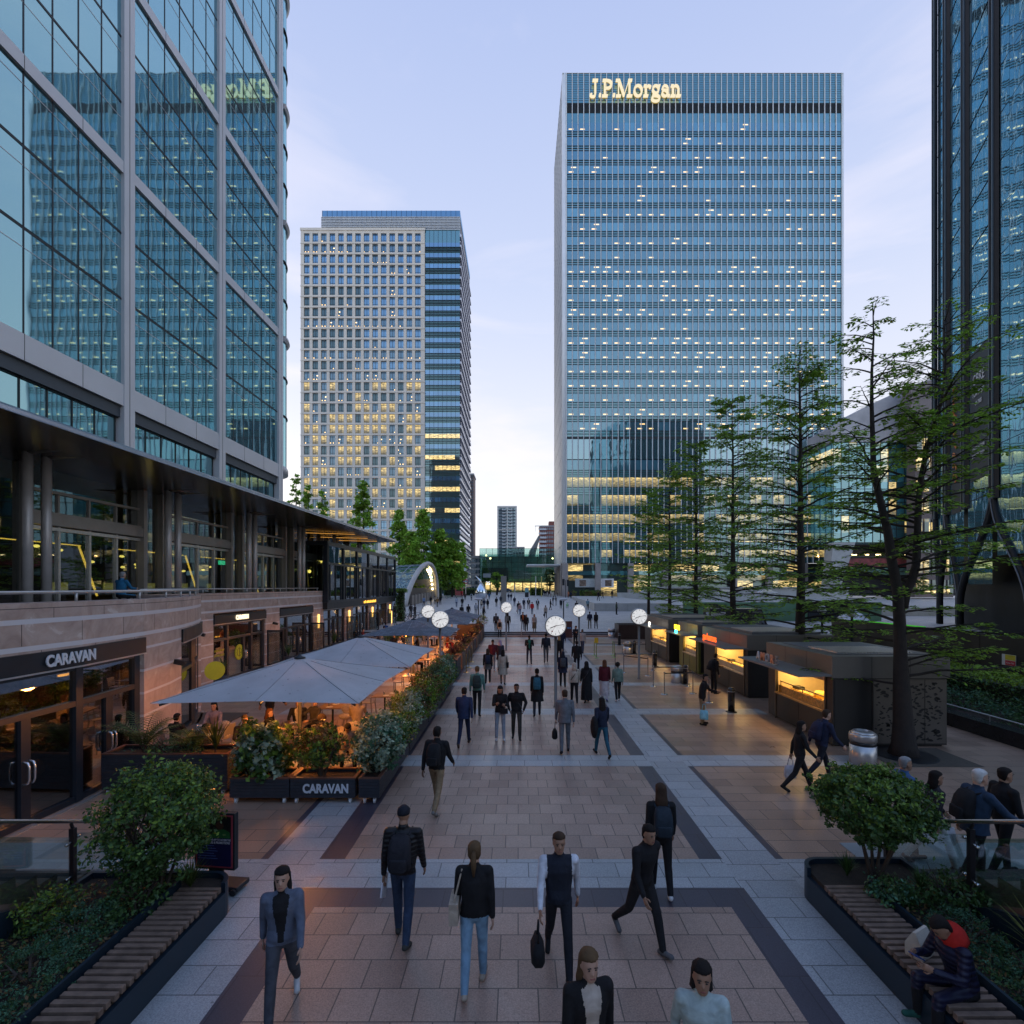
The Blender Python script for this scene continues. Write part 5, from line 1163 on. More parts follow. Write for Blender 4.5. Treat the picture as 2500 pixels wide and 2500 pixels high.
# ---------------------------------------------------------------- planters on castors
PLK = pm('charcoal_plank', (0.030, 0.033, 0.042), 0.55, 0.25, 6, 0.004); RIMW = pm('stained_rim', (0.13, 0.055, 0.035), 0.55, 0.3, 5); SOIL = pm('soil', (0.03, 0.02, 0.014), 0.95, 0.5, 12, 0.02); CAST = pm('castor_white', (0.6, 0.6, 0.6), 0.4); BRN = pm('brown_crate', (0.13, 0.085, 0.06), 0.6, 0.25, 4)
def planter(lab, x0, y0, x1, y1, z0, z1, mat=PLK, rim=RIMW, castors=True, group='planter boxes round the restaurant terrace', slats=6):
    cx, cy = (x0+x1)/2, (y0+y1)/2; t = thing('planter_box', lab, 'planter', (cx, cy, 0), 0, group); W_, D_ = (x1-x0)/2, (y1-y0)/2
    b = MB(); hs = (z1-z0)/slats
    for k in range(slats):
        a, c = z0+hs*k+0.006, z0+hs*(k+1)-0.006
        b.box(-W_, -D_, a, W_, -D_+0.03, c); b.box(-W_, D_-0.03, a, W_, D_, c); b.box(-W_, -D_+0.03, a, -W_+0.03, D_-0.03, c); b.box(W_-0.03, -D_+0.03, a, W_, D_-0.03, c)
    b.box(-W_+0.02, -D_+0.02, z0, W_-0.02, D_-0.02, z0+0.02)
    b.box(-W_+0.012, -D_+0.012, z0+0.02, W_-0.012, -D_+0.025, z1-0.02); b.box(-W_+0.012, -D_+0.025, z0+0.02, -W_+0.025, D_-0.025, z1-0.02); b.box(W_-0.025, -D_+0.025, z0+0.02, W_-0.012, D_-0.025, z1-0.02)
    b.build('slatted_side', mat, t)
    b = MB(); b.box(-W_-0.01, -D_-0.01, z1, W_+0.01, -D_+0.06, z1+0.03); b.box(-W_-0.01, D_-0.06, z1, W_+0.01, D_+0.01, z1+0.03); b.box(-W_-0.01, -D_+0.06, z1, -W_+0.06, D_-0.06, z1+0.03); b.box(W_-0.06, -D_+0.06, z1, W_+0.01, D_-0.06, z1+0.03); b.build('rim', rim, t)
    b = MB(); b.box(-W_+0.03, -D_+0.03, z1-0.12, W_-0.03, D_-0.03, z1-0.06); b.build('soil', SOIL, t)
    if castors:
        for sx_ in (-1, 1):
            for sy in (-1, 1):
                b = MB(); xx, yy = sx_*(W_-0.12), sy*(D_-0.06); b.tube([(xx-0.018, yy-0.01, 0.055), (xx+0.018, yy-0.01, 0.055)], 0.054, 14); b.box(xx-0.03, yy-0.035, 0.06, xx-0.02, yy+0.02, z0); b.box(xx+0.02, yy-0.035, 0.06, xx+0.03, yy+0.02, z0); b.build('castor', CAST, t)
    return t
planter('low charcoal planter box on castors left of the lettered one', -6.37, 11.3, -5.06, 11.95, 0.13, 0.55)
pl = planter('low charcoal planter box on castors with pale lettering', -5.03, 11.3, -3.6, 11.95, 0.13, 0.55)
lettering('CARAVAN', (0.07, -0.34, 0.335), 0.27, LETT, '-Y', pl, 'planter_lettering', 0.006, 0.80, 0.010)
planter('tall charcoal planter box holding palms beside the glazed doors', -9.6, 11.8, -6.7, 12.5, 0.10, 0.92, slats=10)
side = [(11.3, 14.35, 'nearest the viewer'), (14.5, 17.45, 'second from the viewer'), (17.6, 20.4, 'third from the viewer'), (20.5, 23.6, 'fourth, ending at the wooden crate')]
for a, c, wd in side: planter('long charcoal planter box along the path, ' + wd, -3.52, a, -3.06, c, 0.13, 0.55)
for k in range(9):
    a = 24.2 + 2.55*k
    planter('brown crate planter beside the path, ' + ['first after the charcoal boxes', 'second after the charcoal boxes', 'third, by the gold posts', 'fourth, by the gold posts', 'fifth', 'sixth', 'seventh', 'eighth, near the steps', 'ninth, touching the steps'][k] + ' along the terrace', -3.75, a, -3.2, a+1.9, 0.04, 0.95, BRN if k % 2 == 0 else PLK, BRN, False, slats=8)
planter('dark red planter box at the left end of the steps', -5.6, 47.0, -3.2, 48.6, 0.02, 1.25, pm('dark_red_panel', (0.05, 0.018, 0.015), 0.4, 0.2, 2), BLK, False, slats=3)
planter('dark brown planter box at the right end of the steps', 9.15, 46.6, 13.4, 48.6, 0.02, 1.3, pm('dark_brown_panel', (0.035, 0.02, 0.018), 0.35, 0.2, 2), BLK, False, slats=2)
GOLD = pm('polished_brass', (0.60, 0.42, 0.16), 0.2, 0.1, 4, 0, 0.95)
def lathe_thing(name, lab, cat, loc, parts, group=None):
    t = thing(name, lab, cat, loc, 0, group)
    for nm, prof, mat in parts: b = MB(); b.lathe(prof, 18); b.build(nm, mat, t, True)
    return t
post_parts = lambda m: [('base', [(0.17, 0), (0.17, 0.012), (0.14, 0.025), (0.03, 0.04)], m), ('post', [(0.026, 0.03), (0.026, 0.95), (0.034, 0.955), (0.034, 0.995), (0.02, 1.0)], m)]
for (x, y, wd) in ((-2.9, 28.6, 'nearest'), (-2.92, 30.4, 'middle'), (-2.95, 32.6, 'farthest')): lathe_thing('rope_post', wd + ' of the gold rope posts along the terrace', 'barrier post', (x, y, 0), post_parts(GOLD), 'gold rope posts by the terrace')

# ---------------------------------------------------------------- queue barriers
CHROME = pm('chrome_post', (0.5, 0.5, 0.5), 0.25, 0.1, 3, 0, 0.9); LIME = pm('lime_post', (0.25, 0.42, 0.16), 0.45)
sil = [(5.57, 29.4, 7.68, 29.3, 'at the left of the row by the clock marked 9'), (5.9, 28.6, 6.97, 27.5, 'with a sign frame left of the clock pole'), (6.97, 27.5, None, None, 'right of the pole of the clock marked 9'), (7.68, 29.3, None, None, 'beside the bollard next to the third kiosk'),
       (6.5, 24.6, 8.15, 24.6, 'in front of the second kiosk, left end of its belt'), (8.15, 24.6, None, None, 'close to the bin at the second kiosk'), (6.51, 22.8, 7.85, 23.0, 'nearest the path in front of the second kiosk'), (7.85, 23.0, 7.9, 21.2, 'between the bin and the man in khaki trousers'), (7.9, 21.2, None, None, 'standing behind the man in khaki trousers')]
for (x, y, x2, y2, wd) in sil:
    t = lathe_thing('queue_post', 'steel queue post ' + wd, 'queue post', (x, y, 0), post_parts(CHROME), 'steel queue posts at the kiosks')
    if x2 is not None: b = MB(); b.bar((0, 0, 0.93), (x2-x, y2-y, 0.93), 0.006, 0.05); b.build('belt', BLK, t)
    if 'sign frame' in wd:
        b = MB(); b.box(-0.09, -0.01, 1.0, -0.075, 0.01, 1.3); b.box(0.075, -0.01, 1.0, 0.09, 0.01, 1.3); b.box(-0.09, -0.01, 1.3, 0.09, 0.01, 1.315); b.build('sign_frame', BLK, t)
for (x, y, x2, y2, wd) in ((5.28, 35.5, None, None, 'behind the one with the yellow sign'), (5.27, 34.5, 8.6, 34.4, 'holding up a yellow sign'), (6.6, 35.7, 8.6, 35.6, 'at the far side of the queue'), (6.5, 34.6, None, None, 'at the middle of the belt')):
    t = lathe_thing('queue_post', 'lime green queue post ' + wd, 'queue post', (x, y, 0), post_parts(LIME), 'lime queue posts at the far kiosk')
    if x2 is not None: b = MB(); b.bar((0, 0, 0.93), (x2-x, y2-y, 0.93), 0.006, 0.05); b.build('belt', BLK, t)
    if 'yellow' in wd and 'holding' in wd: b = MB(); b.box(-0.13, -0.01, 1.0, 0.13, 0.01, 1.35); b.build('yellow_sign', pm('yellow_card', (0.50, 0.36, 0.02), 0.5), t)
# bollards and bins
bol = [('base', [(0.21, 0), (0.21, 0.02), (0.13, 0.03)], BLK), ('body', [(0.125, 0.03), (0.125, 0.80), (0.13, 0.82), (0.12, 0.88), (0.08, 0.93), (0.02, 0.945)], pm('black_gloss_paint', (0.015, 0.015, 0.017), 0.18, 0.1, 2)), ('band', [(0.128, 0.78), (0.13, 0.79), (0.128, 0.80)], STEEL)]
for (x, y, wd) in ((8.16, 19.6, 'nearest, in front of the gap between the kiosks'), (8.23, 30.8, 'beside the queue posts at the third kiosk'), (8.3, 42.0, 'farthest, close to the steps'), (8.25, 25.2, 'next to the steel bin at the second kiosk'), (8.3, 36.6, 'next to the steel bin at the far kiosk')):
    lathe_thing('bollard', 'black domed bollard ' + wd, 'bollard', (x, y, 0), bol, 'black bollards along the kiosks')
def bin_(lab, x, y, s_=1.0):
    t = thing('litter_bin', lab, 'bin', (x, y, 0), 0, 'round steel litter bins'); t.scale = (s_, s_, s_)
    for nm, prof, mat in (('body', [(0.30, 0.0), (0.32, 0.01), (0.32, 0.52)], STEEL), ('slot_band', [(0.315, 0.52), (0.315, 0.63)], BLK), ('rim', [(0.33, 0.63), (0.33, 0.80), (0.31, 0.83)], STEEL), ('lid', [(0.315, 0.82), (0.24, 0.88), (0.16, 0.90), (0.15, 0.87), (0.02, 0.86)], STEEL)):
        b = MB(); b.lathe(prof, 28); b.build(nm, mat, t, True)
bin_('large round steel litter bin beside the nearest tree trunk', 9.36, 13.9); bin_('smaller steel litter bin by the queue at the second kiosk', 7.95, 25.6, 0.95); bin_('smaller steel litter bin by the lime queue posts', 7.9, 36.9, 0.95); bin_('steel litter bin at the left end of the dark brown planter', 8.75, 48.0, 1.0)
# totem and small post at the steps
t = thing('information_totem', 'dark red information totem with small blue symbols behind the nearest clock', 'totem', (4.55, 48.0, 0))
b = MB(); b.box(-0.5, -0.12, 0, 0.5, 0.12, 1.55); b.build('body', pm('totem_red', (0.06, 0.025, 0.025), 0.4, 0.15, 2), t); b = MB(); b.box(0.05, -0.13, 0.85, 0.2, -0.12, 1.0); b.box(0.25, -0.13, 0.85, 0.4, -0.12, 1.0); b.build('symbol', pm('blue_symbol', (0.05, 0.25, 0.6), 0.4), t)
t = thing('step_handrail', 'slim steel handrail in the middle of the steps', 'handrail', (0.3, 48.6, 0))
b = MB(); b.tube([(0, 0, 0), (0, 0, 0.95), (0, 0.1, 1.02), (0, 1.0, 1.4), (0, 1.1, 1.3), (0, 1.1, 0.42)], 0.03, 8); b.tube([(0, 0.0, 0.62), (0, 1.1, 1.0)], 0.02, 6); b.build('rail', STEEL, t, True)

# ---------------------------------------------------------------- food kiosks
KB = pm('kiosk_bronze_panel', (0.034, 0.032, 0.03), 0.42, 0.12, 1.0, 0, 0.4); KF = pm('kiosk_fascia', (0.13, 0.12, 0.105), 0.45, 0.1, 0.8, 0, 0.3); KR = pm('kiosk_roof', (0.10, 0.105, 0.115), 0.5, 0.3, 1.5); KJ = pm('kiosk_joint', (0.012, 0.011, 0.010), 0.6); FLAP = pm('kiosk_flap', (0.16, 0.17, 0.175), 0.4, 0.12, 1.5, 0, 0.3)
KINT = pm('kiosk_inside_cream', (0.62, 0.50, 0.30), 0.6, 0.12, 2); KCNT = pm('kiosk_counter', (0.42, 0.24, 0.07), 0.4, 0.3, 10); FOOD = pm('food_mixed', (0.40, 0.26, 0.08), 0.6, 0.9, 14); CHEESE = pm('cheese', (0.62, 0.40, 0.06), 0.5, 0.1, 4)
def kiosk(lab, xf, y0, y1, xb, hy0, hy1, flap, sign, energy, perf=False, counter_col=None, boost=1.0, front_low=None):
    t = thing('food_kiosk', lab, 'kiosk', (xf, y0, 0)); W_, D_ = xb-xf, y1-y0; a, c = hy0-y0, hy1-y0
    H1, H2, zc_ = 2.06, 2.71, 0.92
    b = MB(); b.box(0.02, 0, 0.05, 0.10, a, H1); b.box(0.02, c, 0.05, 0.10, D_, H1); b.box(0.02, a, 0.05, 0.10, c, zc_)
    b.box(0.10, 0, 0.05, W_, 0.08, H1); b.box(0.10, D_-0.08, 0.05, W_, D_, H1); b.box(W_-0.08, 0.08, 0.05, W_, D_-0.08, H1); b.box(0.1, 0.06, 0.0, W_-0.1, D_-0.06, 0.06)
    for q in (a, c): b.box(-0.01, q-0.03, 0.0, 0.02, q+0.03, H1, 1)
    b.box(0.012, (a+c)/2-0.006, 0.05, 0.02, (a+c)/2+0.006, zc_, 2)
    b.build('wall', [front_low or KB, pm('kiosk_edge', (0.14, 0.11, 0.08), 0.4, 0.1, 2, 0, 0.6), KJ], t)
    b = MB(); b.box(-0.04, -0.06, H1, W_+0.05, D_+0.04, H2)
    n_ = max(2, int(D_/1.3))
    for k in range(1, n_): b.box(-0.043, D_*k/n_-0.006, H1, -0.04, D_*k/n_+0.006, H2, 1)
    for k in range(1, 3): b.box(W_*k/3-0.006, -0.063, H1, W_*k/3+0.006, -0.06, H2, 1)
    b.build('fascia', [KF, KJ], t)
    b = MB(); b.box(0.35, 0.35, H2, W_-0.3, D_-0.3, H2+0.09 if not perf else H2+0.02)
    n_ = int((W_-1)/0.10)
    for k in range(n_): b.box(0.5+0.10*k, 0.6, H2+(0.09 if not perf else 0.02), 0.55+0.10*k, D_*0.55, H2+(0.12 if not perf else 0.05), 1)
    b.build('roof', [KR, STEEL], t)
    # inside
    b = MB(); b.box(W_*0.62, 0.1, 0.06, W_*0.62+0.05, D_-0.1, H1-0.02); b.box(0.10, a-0.06, 0.06, W_*0.62, a-0.01, H1-0.02); b.box(0.10, c+0.01, 0.06, W_*0.62, c+0.06, H1-0.02); b.box(0.1, a, H1-0.03, W_*0.62, c, H1-0.005); b.build('inner_wall', KINT, t)
    b = MB(); b.box(-0.04, a, zc_, 0.75, c, zc_+0.06); b.box(0.11, a+0.02, zc_+0.06, 0.13, c-0.02, zc_+0.30, 1); b.build('counter', [KCNT, pm('counter_tiles', (0.55, 0.30, 0.06), 0.3, 0.5, 12)] if perf else [pm('counter_cream', (0.55, 0.5, 0.42), 0.4), pm('counter_steel', (0.5, 0.47, 0.4), 0.3)], t)
    b = MB(); b.box(0.5, a+0.1, zc_+0.06, 0.72, c-0.1, zc_+0.2)
    for k in range(int((c-a)*3)): b.ball((0.35+0.12*(k % 3), a+0.2+0.31*k, zc_+0.12), 0.075, 0, 8, (1, 1.2, 0.6))
    b.build('food_display', FOOD, t)
    b = MB(); b.box(0.14, a+0.05, zc_+0.42, 0.16, c-0.05, zc_+0.45); 
    for q in (a+0.1, (a+c)/2, c-0.1): b.box(0.14, q-0.012, zc_+0.06, 0.16, q+0.012, zc_+0.45)
    b.build('sneeze_guard', BLK, t)
    b = MB(); b.box(0.55, c-0.5, zc_+0.06, 0.8, c-0.15, zc_+0.3); b.box(0.4, a+0.15, zc_+0.06, 0.6, a+0.4, zc_+0.28); b.build('till', BLK, t)
    if perf:
        b = MB(); b.lathe([(0.2, 0), (0.22, 0.03), (0.21, 0.16), (0.17, 0.2)], 18, (0.62, a+1.25, zc_+0.2)); b.build('cheese_wheel', CHEESE, t, True)
        b = MB(); b.box(W_*0.62-0.02, a+0.2, 1.45, W_*0.62-0.005, a+0.75, 1.9); b.build('menu_panel', pm('menu_red', (0.5, 0.06, 0.02), 0.5, 0.3, 6), t)
        b = MB(); b.box(W_*0.62-0.02, a+0.95, 1.4, W_*0.62-0.005, a+1.35, 1.75); b.build('menu_panel', BLK, t)
        b = MB(); b.box(0.13, a+0.0, 1.86, 0.16, a+1.5, H1); b.build('menu_strip', pm('menu_strip', (0.45, 0.38, 0.34), 0.5, 0.7, 5), t)
        b = MB(); b.box(0.06, -0.012, 0.1, 1.15, -0.002, 2.0); b.build('door', KB, t)
        b = MB(); b.box(1.2, -0.02, 0.1, W_-0.02, -0.004, 2.02)
        for k in (1.2, 2.02, 2.75): b.box(k, -0.026, 0.1, k+0.015, -0.02, 2.02, 1)
        pr = random.Random(3)
        for k in range(210):
            x, z = 1.28+pr.random()*(W_-1.42), 0.18+pr.random()*1.75; ang = pr.uniform(-0.7, 0.7); l_ = pr.uniform(0.04, 0.09); h_ = l_*0.42
            pts = [Vector((-l_, 0, 0)), Vector((-l_*0.3, 0, -h_)), Vector((l_*0.6, 0, -h_*0.8)), Vector((l_, 0, 0)), Vector((l_*0.4, 0, h_)), Vector((-l_*0.4, 0, h_*0.7))]
            m_ = Matrix.Rotation(ang, 3, 'Y'); pts = [m_ @ p + Vector((x, -0.0225, z)) for p in pts]; b.add(pts, [tuple(range(6))], 1)
        b.build('perforated_panel', [pm('perforated_bronze', (0.12, 0.105, 0.09), 0.42, 0.12, 1, 0, 0.4), KJ], t)
    else:
        b = MB(); b.box(0.15, -0.012, 0.1, 1.4, -0.002, 2.0); b.box(1.5, -0.012, 0.1, W_-0.1, -0.002, 2.0); b.build('side_panel', KB, t)
    f0, f1, fo = flap
    b = MB(); b.ext([(-fo, f0-y0, 2.09), (0.0, f0-y0, 2.11), (0.0, f1-y0, 2.11), (-fo, f1-y0, 2.09)], (0, 0, 0.05)); b.build('awning_flap', FLAP, t)
    b = MB(); b.box(0.3, a+0.2, H1-0.05, 0.36, c-0.2, H1-0.035); b.build('ceiling_strip', emit('kiosk_strip', (1, 0.75, 0.35), 10), t)
    lamp('AREA', (xf+0.55, (hy0+hy1)/2, H1-0.07), energy, (1, 0.62, 0.20), (0.3, (hy1-hy0)*0.85), (0, R(-12), 0), 'kiosk_light')
    if sign:
        txt, kind = sign; yc = (f0+f1)/2 - y0
        if kind == 'amore':
            cols = [(0.55, 0.55, 0.55), (0.75, 0.28, 0.14), (0.35, 0.35, 0.36), (0.75, 0.28, 0.14), (0.2, 0.2, 0.2)]
            for i, ch in enumerate(txt): lettering(ch, (-fo+0.28, yc+1.05-0.33*i, 2.31), 0.40, pm('sign_letter_%d' % (i % 5), cols[i], 0.4), '-X', t, 'sign_letter', 0.02, 0.9, 0.01)
            g_ = MB(); g_.box(-fo+0.31, yc-0.2, 2.14, -fo+0.32, yc+1.1, 2.46); g_.build('sign_backing', clear_glass('acrylic', (0.8, 0.8, 0.8), 0.15, 0.4), t)
        elif kind == 'garb': lettering(txt, (-fo+0.3, yc+0.25, 2.36), 0.48, emit('orange_red_letters', (1, 0.12, 0.02), 1.6), '-X', t, 'sign_lettering', 0.01, 0.9, 0.006)
        elif kind == 'rudi':
            lettering(txt, (-fo+0.3, yc+0.1, 2.44), 0.36, emit('yellow_letters', (1, 0.62, 0.02), 4), '-X', t, 'sign_lettering', 0.02, 0.75, 0.012); lettering('JERK', (-fo+0.25, yc+0.1, 2.20), 0.2, emit('cyan_letters', (0.05, 0.9, 1), 5), '-X', t, 'sign_lettering', 0.02, 0.9, 0.012)
            lamp('POINT', (xf-fo+0.1, y0+yc, 2.35), 3, (0.05, 0.8, 1), 0.08, name='neon_light')
        else: lettering(txt, (-fo+0.3, yc, 2.35), 0.36, emit('white_letters', (1, 0.95, 0.8), 4), '-X', t, 'sign_lettering', 0.02, 0.9, 0.012)
    return t
KE = 52
kiosk('nearest food kiosk with a perforated end panel and a yellow lit hatch', 9.42, 15.35, 19.3, 12.85, 15.72, 18.75, (15.3, 19.5, 1.05), ('AMORE', 'amore'), KE, True)
kiosk('food kiosk with orange red lettering, second from the viewer', 9.85, 22.0, 27.2, 13.5, 22.35, 25.6, (21.9, 26.6, 1.0), ('garbanzos', 'garb'), KE*1.2)
kiosk('third food kiosk, with an olive green counter front', 9.8, 27.9, 31.2, 13.2, 28.2, 30.4, (27.8, 31.0, 0.95), ("RUDIE'S", 'rudi'), KE*0.8, front_low=pm('olive_front', (0.14, 0.15, 0.03), 0.5))
kiosk('farthest food kiosk, with small white lit lettering', 9.5, 32.3, 38.4, 13.5, 32.8, 36.6, (32.2, 36.8, 0.95), ('gys', 'white'), KE*1.2)

# ---------------------------------------------------------------- left and right raised beds, benches, stairs, balustrades
BLUE = pm('dark_blue_steel', (0.012, 0.026, 0.042), 0.35, 0.15, 2, 0, 0.2); TIMB = pm('bench_timber', (0.17, 0.115, 0.085), 0.6, 0.35, 7, 0.004)
def bed(lab, sx_, x0, x1, x2, yfar):
    """bed from x0 (path side) to x2 (stair side), bench over x0..x1"""
    t = thing('raised_bed', lab, 'planter', (0, 0, 0))
    r = 0.32; pts = [(x0, 2.0)]
    for k in range(9): a = R(90*k/8); pts.append((x0 + sx_*r*(1-math.cos(a)), yfar - r + r*math.sin(a)))
    pts += [(x2, yfar), (x2, 2.0)]
    inner = [(x0+sx_*0.06, 2.0)] + [(x0 + sx_*(0.06 + (r-0.06)*(1-math.cos(R(90*k/8)))), yfar - r + (r-0.06)*math.sin(R(90*k/8))) for k in range(9)] + [(x2-sx_*0.06, yfar-0.06), (x2-sx_*0.06, 2.0)]
    b = MB(); n = len(pts)
    for i in range(n-1):
        p, q, pi, qi = pts[i], pts[i+1], inner[i], inner[i+1]
        b.ext([(p[0], p[1], 0), (q[0], q[1], 0), (qi[0], qi[1], 0), (pi[0], pi[1], 0)], (0, 0, 0.50 if p[1] > 7.3 or i > 8 else 0.36))
    b.box(x1, 2.0, 0.05, x1+sx_*0.04, 7.45, 0.54); b.build('steel_edge', BLUE, t)
    b = MB(); b.prism(inner if sx_ > 0 else list(reversed(inner)), 0.02, 0.42); b.build('soil', SOIL, t)
    return t
bed('left raised steel bed with a slatted bench along its path side', -1, -4.25, -4.9, -6.45, 7.75)
bed('right raised steel bed with a rounded end and a slatted bench', 1, 4.42, 5.07, 6.1, 8.15)
def slat_bench(lab, x0, x1, ys, dz):
    t = thing('slatted_bench', lab, 'bench', (0, 0, 0))
    for i, y in enumerate(ys):
        b = MB(); b.obox(((x0+x1)/2 + rnd.uniform(-0.008, 0.008), y, 0.435), (abs(x1-x0), 0.061, 0.07), Matrix.Rotation(rnd.uniform(-0.01, 0.01), 3, 'Z')); b.build('slat', TIMB, t, False, 0.004)
    b = MB()
    for xx in (x0*0.75+x1*0.25, x0*0.25+x1*0.75): b.box(xx-0.02, ys[-1]-0.05, 0.37, xx+0.02, ys[0]+0.05, 0.40)
    b.build('bearer', BLK, t)
slat_bench('timber slat bench along the left raised bed', -4.27, -4.86, [7.34-0.105*k for k in range(36)], 0)
slat_bench('timber slat bench along the right raised bed, with a seated person', 4.44, 5.03, [7.40-0.105*k for k in range(36)], 0)
STEP = pm('step_brown_stone', (0.19, 0.14, 0.115), 0.55, 0.2, 2, 0.003, fine=0.2); NOSE = pm('step_black_nosing', (0.025, 0.025, 0.028), 0.6)
for sx_, nm in ((-1, 'stairs'), (1, 'stairs')):
    b = MB()
    for k in range(16):
        y1_ = 8.42 - 0.30*k; x0, x1 = (sx_*6.5 if sx_ < 0 else 6.2), sx_*13.5
        b.box(x0, y1_-0.30 if k < 15 else -2, 0.0, x1, y1_, 0.15*(k+1))
        b.box(x0, y1_-0.10, 0.15*(k+1), x1, y1_-0.01, 0.15*(k+1)+0.003, 1)
    struct(b.build('stairs', [STEP, NOSE]))
    b = MB()
    for k in range(26): y = 8.7+0.034*k; b.box(sx_*6.6 if sx_ < 0 else 6.0, y, 0.006, sx_*13.5, y+0.017, 0.012)
    struct(b.build('tactile_paving', pm('tactile_steel', (0.36, 0.42, 0.44), 0.45, 0.1, 2)))
def balustrade(lab, x, sx_, ys, b_):
    t = thing('balustrade', lab, 'balustrade', (0, 0, 0)); zr = lambda y: 1.02 + 0.455*max(-0.2, (8.25-y))
    DST = pm('dark_steel_post', (0.045, 0.045, 0.05), 0.3, 0.1, 2, 0, 0.7)
    b = MB(); pts = [(x, 8.75, zr(8.6)-0.02), (x, 8.25, zr(8.25)), (x, 2.4, zr(2.4))]; b.tube(pts, 0.028, 10); b.build('handrail', pm('warm_steel_rail', (0.40, 0.36, 0.33), 0.22, 0.1, 3, 0, 0.9), t, True)
    for y in ys:
        z0 = max(0.0, 0.455*(8.25-y)-0.25); b = MB(); b.box(x-0.035, y-0.03, z0, x+0.035, y+0.03, zr(y)-0.1); b.bar((x, y, zr(y)-0.1), (x, y-0.03, zr(y)-0.02), 0.03, 0.03); po = b.build('post', DST, t)
        for zz in (zr(y)-0.28, zr(y)-0.78):
            if zz > 0.1:
                for q in (-1, 1): c_ = MB(); c_.tube([(x, y, zz), (x+sx_*0.0, y+q*0.09, zz+0.02*q)], 0.012, 6); c_.ball((x, y+q*0.10, zz+0.02*q), 0.026, 0, 8); c_.build('glass_clamp', CHROME, po, True)
    for a, c in zip(ys, ys[1:]):
        g_ = MB(); za, zc = zr(a)-0.2, zr(c)-0.2; g_.add([(x, a-0.07, za-0.85), (x, c+0.07, zc-0.85), (x, c+0.07, zc), (x, a-0.07, za), (x+0.012, a-0.07, za-0.85), (x+0.012, c+0.07, zc-0.85), (x+0.012, c+0.07, zc), (x+0.012, a-0.07, za)], [(0,1,2,3),(7,6,5,4),(3,2,6,7),(0,4,5,1),(0,3,7,4),(1,5,6,2)]); g_.build('glass_panel', clear_glass('balustrade_glass', (0.80, 0.90, 0.88), 0.06, 0.6, 0.0005), t)
balustrade('left glass balustrade with a steel handrail beside the stairs', -6.48, -1, [8.6, 7.45, 5.8, 4.2], 0)
balustrade('right glass balustrade with a steel handrail, gripped by the white haired man', 6.12, 1, [8.5, 6.92, 5.3, 3.8], 0)
for sx_, xx, lab in ((-1, -6.46, 'left dark blue sloping steel stair wall beside the bed'), (1, 6.1, 'right dark blue sloping steel stair wall beside the bed')):
    b = MB(); b.ext([(xx, 7.6, 0), (xx, 2, 0), (xx, 2, 2.3), (xx, 6.4, 0.75), (xx, 7.3, 0.35)], (-sx_*0.10 if sx_ > 0 else 0.10, 0, 0)); tag(b.build('stair_wall', [BLUE]), lab, 'wall')
# advertising board
t = thing('poster_board', 'black framed poster board on wheels beside the left raised bed', 'poster board', (-4.80, 8.15, 0), R(-6))
b = MB(); b.box(-0.34, -0.05, 0.32, 0.34, 0.05, 1.22); b.build('frame', BLK, t, False, 0.012)
b = MB(); b.box(-0.31, -0.056, 0.36, 0.31, -0.051, 1.19); b.build('border', pm('poster_red', (0.36, 0.05, 0.07), 0.4), t)
b = MB(); b.box(-0.285, -0.060, 0.385, 0.285, -0.057, 0.83, 0); b.box(-0.285, -0.060, 0.83, 0.285, -0.057, 1.17, 1)
b.ext([(-0.08, -0.0615, 0.832), (0.28, -0.0615, 0.832), (0.26, -0.0615, 0.93), (0.17, -0.0615, 0.97), (0.06, -0.0615, 0.96), (-0.03, -0.0615, 0.91)], (0, 0.0005, 0), 2); b.tube([(0.10, -0.063, 1.03), (0.10, -0.0615, 1.03)], 0.065, 16, 3); b.box(-0.27, -0.0625, 0.84, -0.15, -0.061, 0.89, 4)
b.build('poster', [pm('poster_navy', (0.012, 0.012, 0.06), 0.4), pm('poster_black', (0.012, 0.012, 0.014), 0.4), pm('poster_green', (0.02, 0.12, 0.03), 0.5), pm('poster_skin', (0.07, 0.03, 0.02), 0.5), pm('poster_pink', (0.35, 0.2, 0.22), 0.5)], t)
PW = pm('poster_white', (0.6, 0.6, 0.65), 0.5); PB = pm('poster_blue_text', (0.10, 0.16, 0.4), 0.5)
lettering('DOWNLOAD OUR APP TO ACCESS THE', (0, -0.0625, 0.80), 0.042, PW, '-Y', t, 'poster_text', 0.0008, 0.74, 0.001); lettering('LATEST OFFERS & PROMOTIONS', (0, -0.0625, 0.755), 0.050, PW, '-Y', t, 'poster_text', 0.0008, 0.74, 0.001)
b = MB()
for k in range(6): b.box(-0.27, -0.0625, 0.70-0.04*k, 0.0+0.03*((k*7) % 3), -0.061, 0.708-0.04*k)
b.build('poster_text', PB, t)
b = MB(); b.box(-0.12, -0.03, 0.08, 0.12, 0.03, 0.33); b.box(-0.30, -0.16, 0.04, 0.46, 0.16, 0.12); b.build('base', BLK, t, False, 0.02)
for xx in (-0.25, 0.4): b = MB(); b.tube([(xx, -0.19, 0.05), (xx, -0.16, 0.05)], 0.05, 12); b.build('wheel', BLK, t)
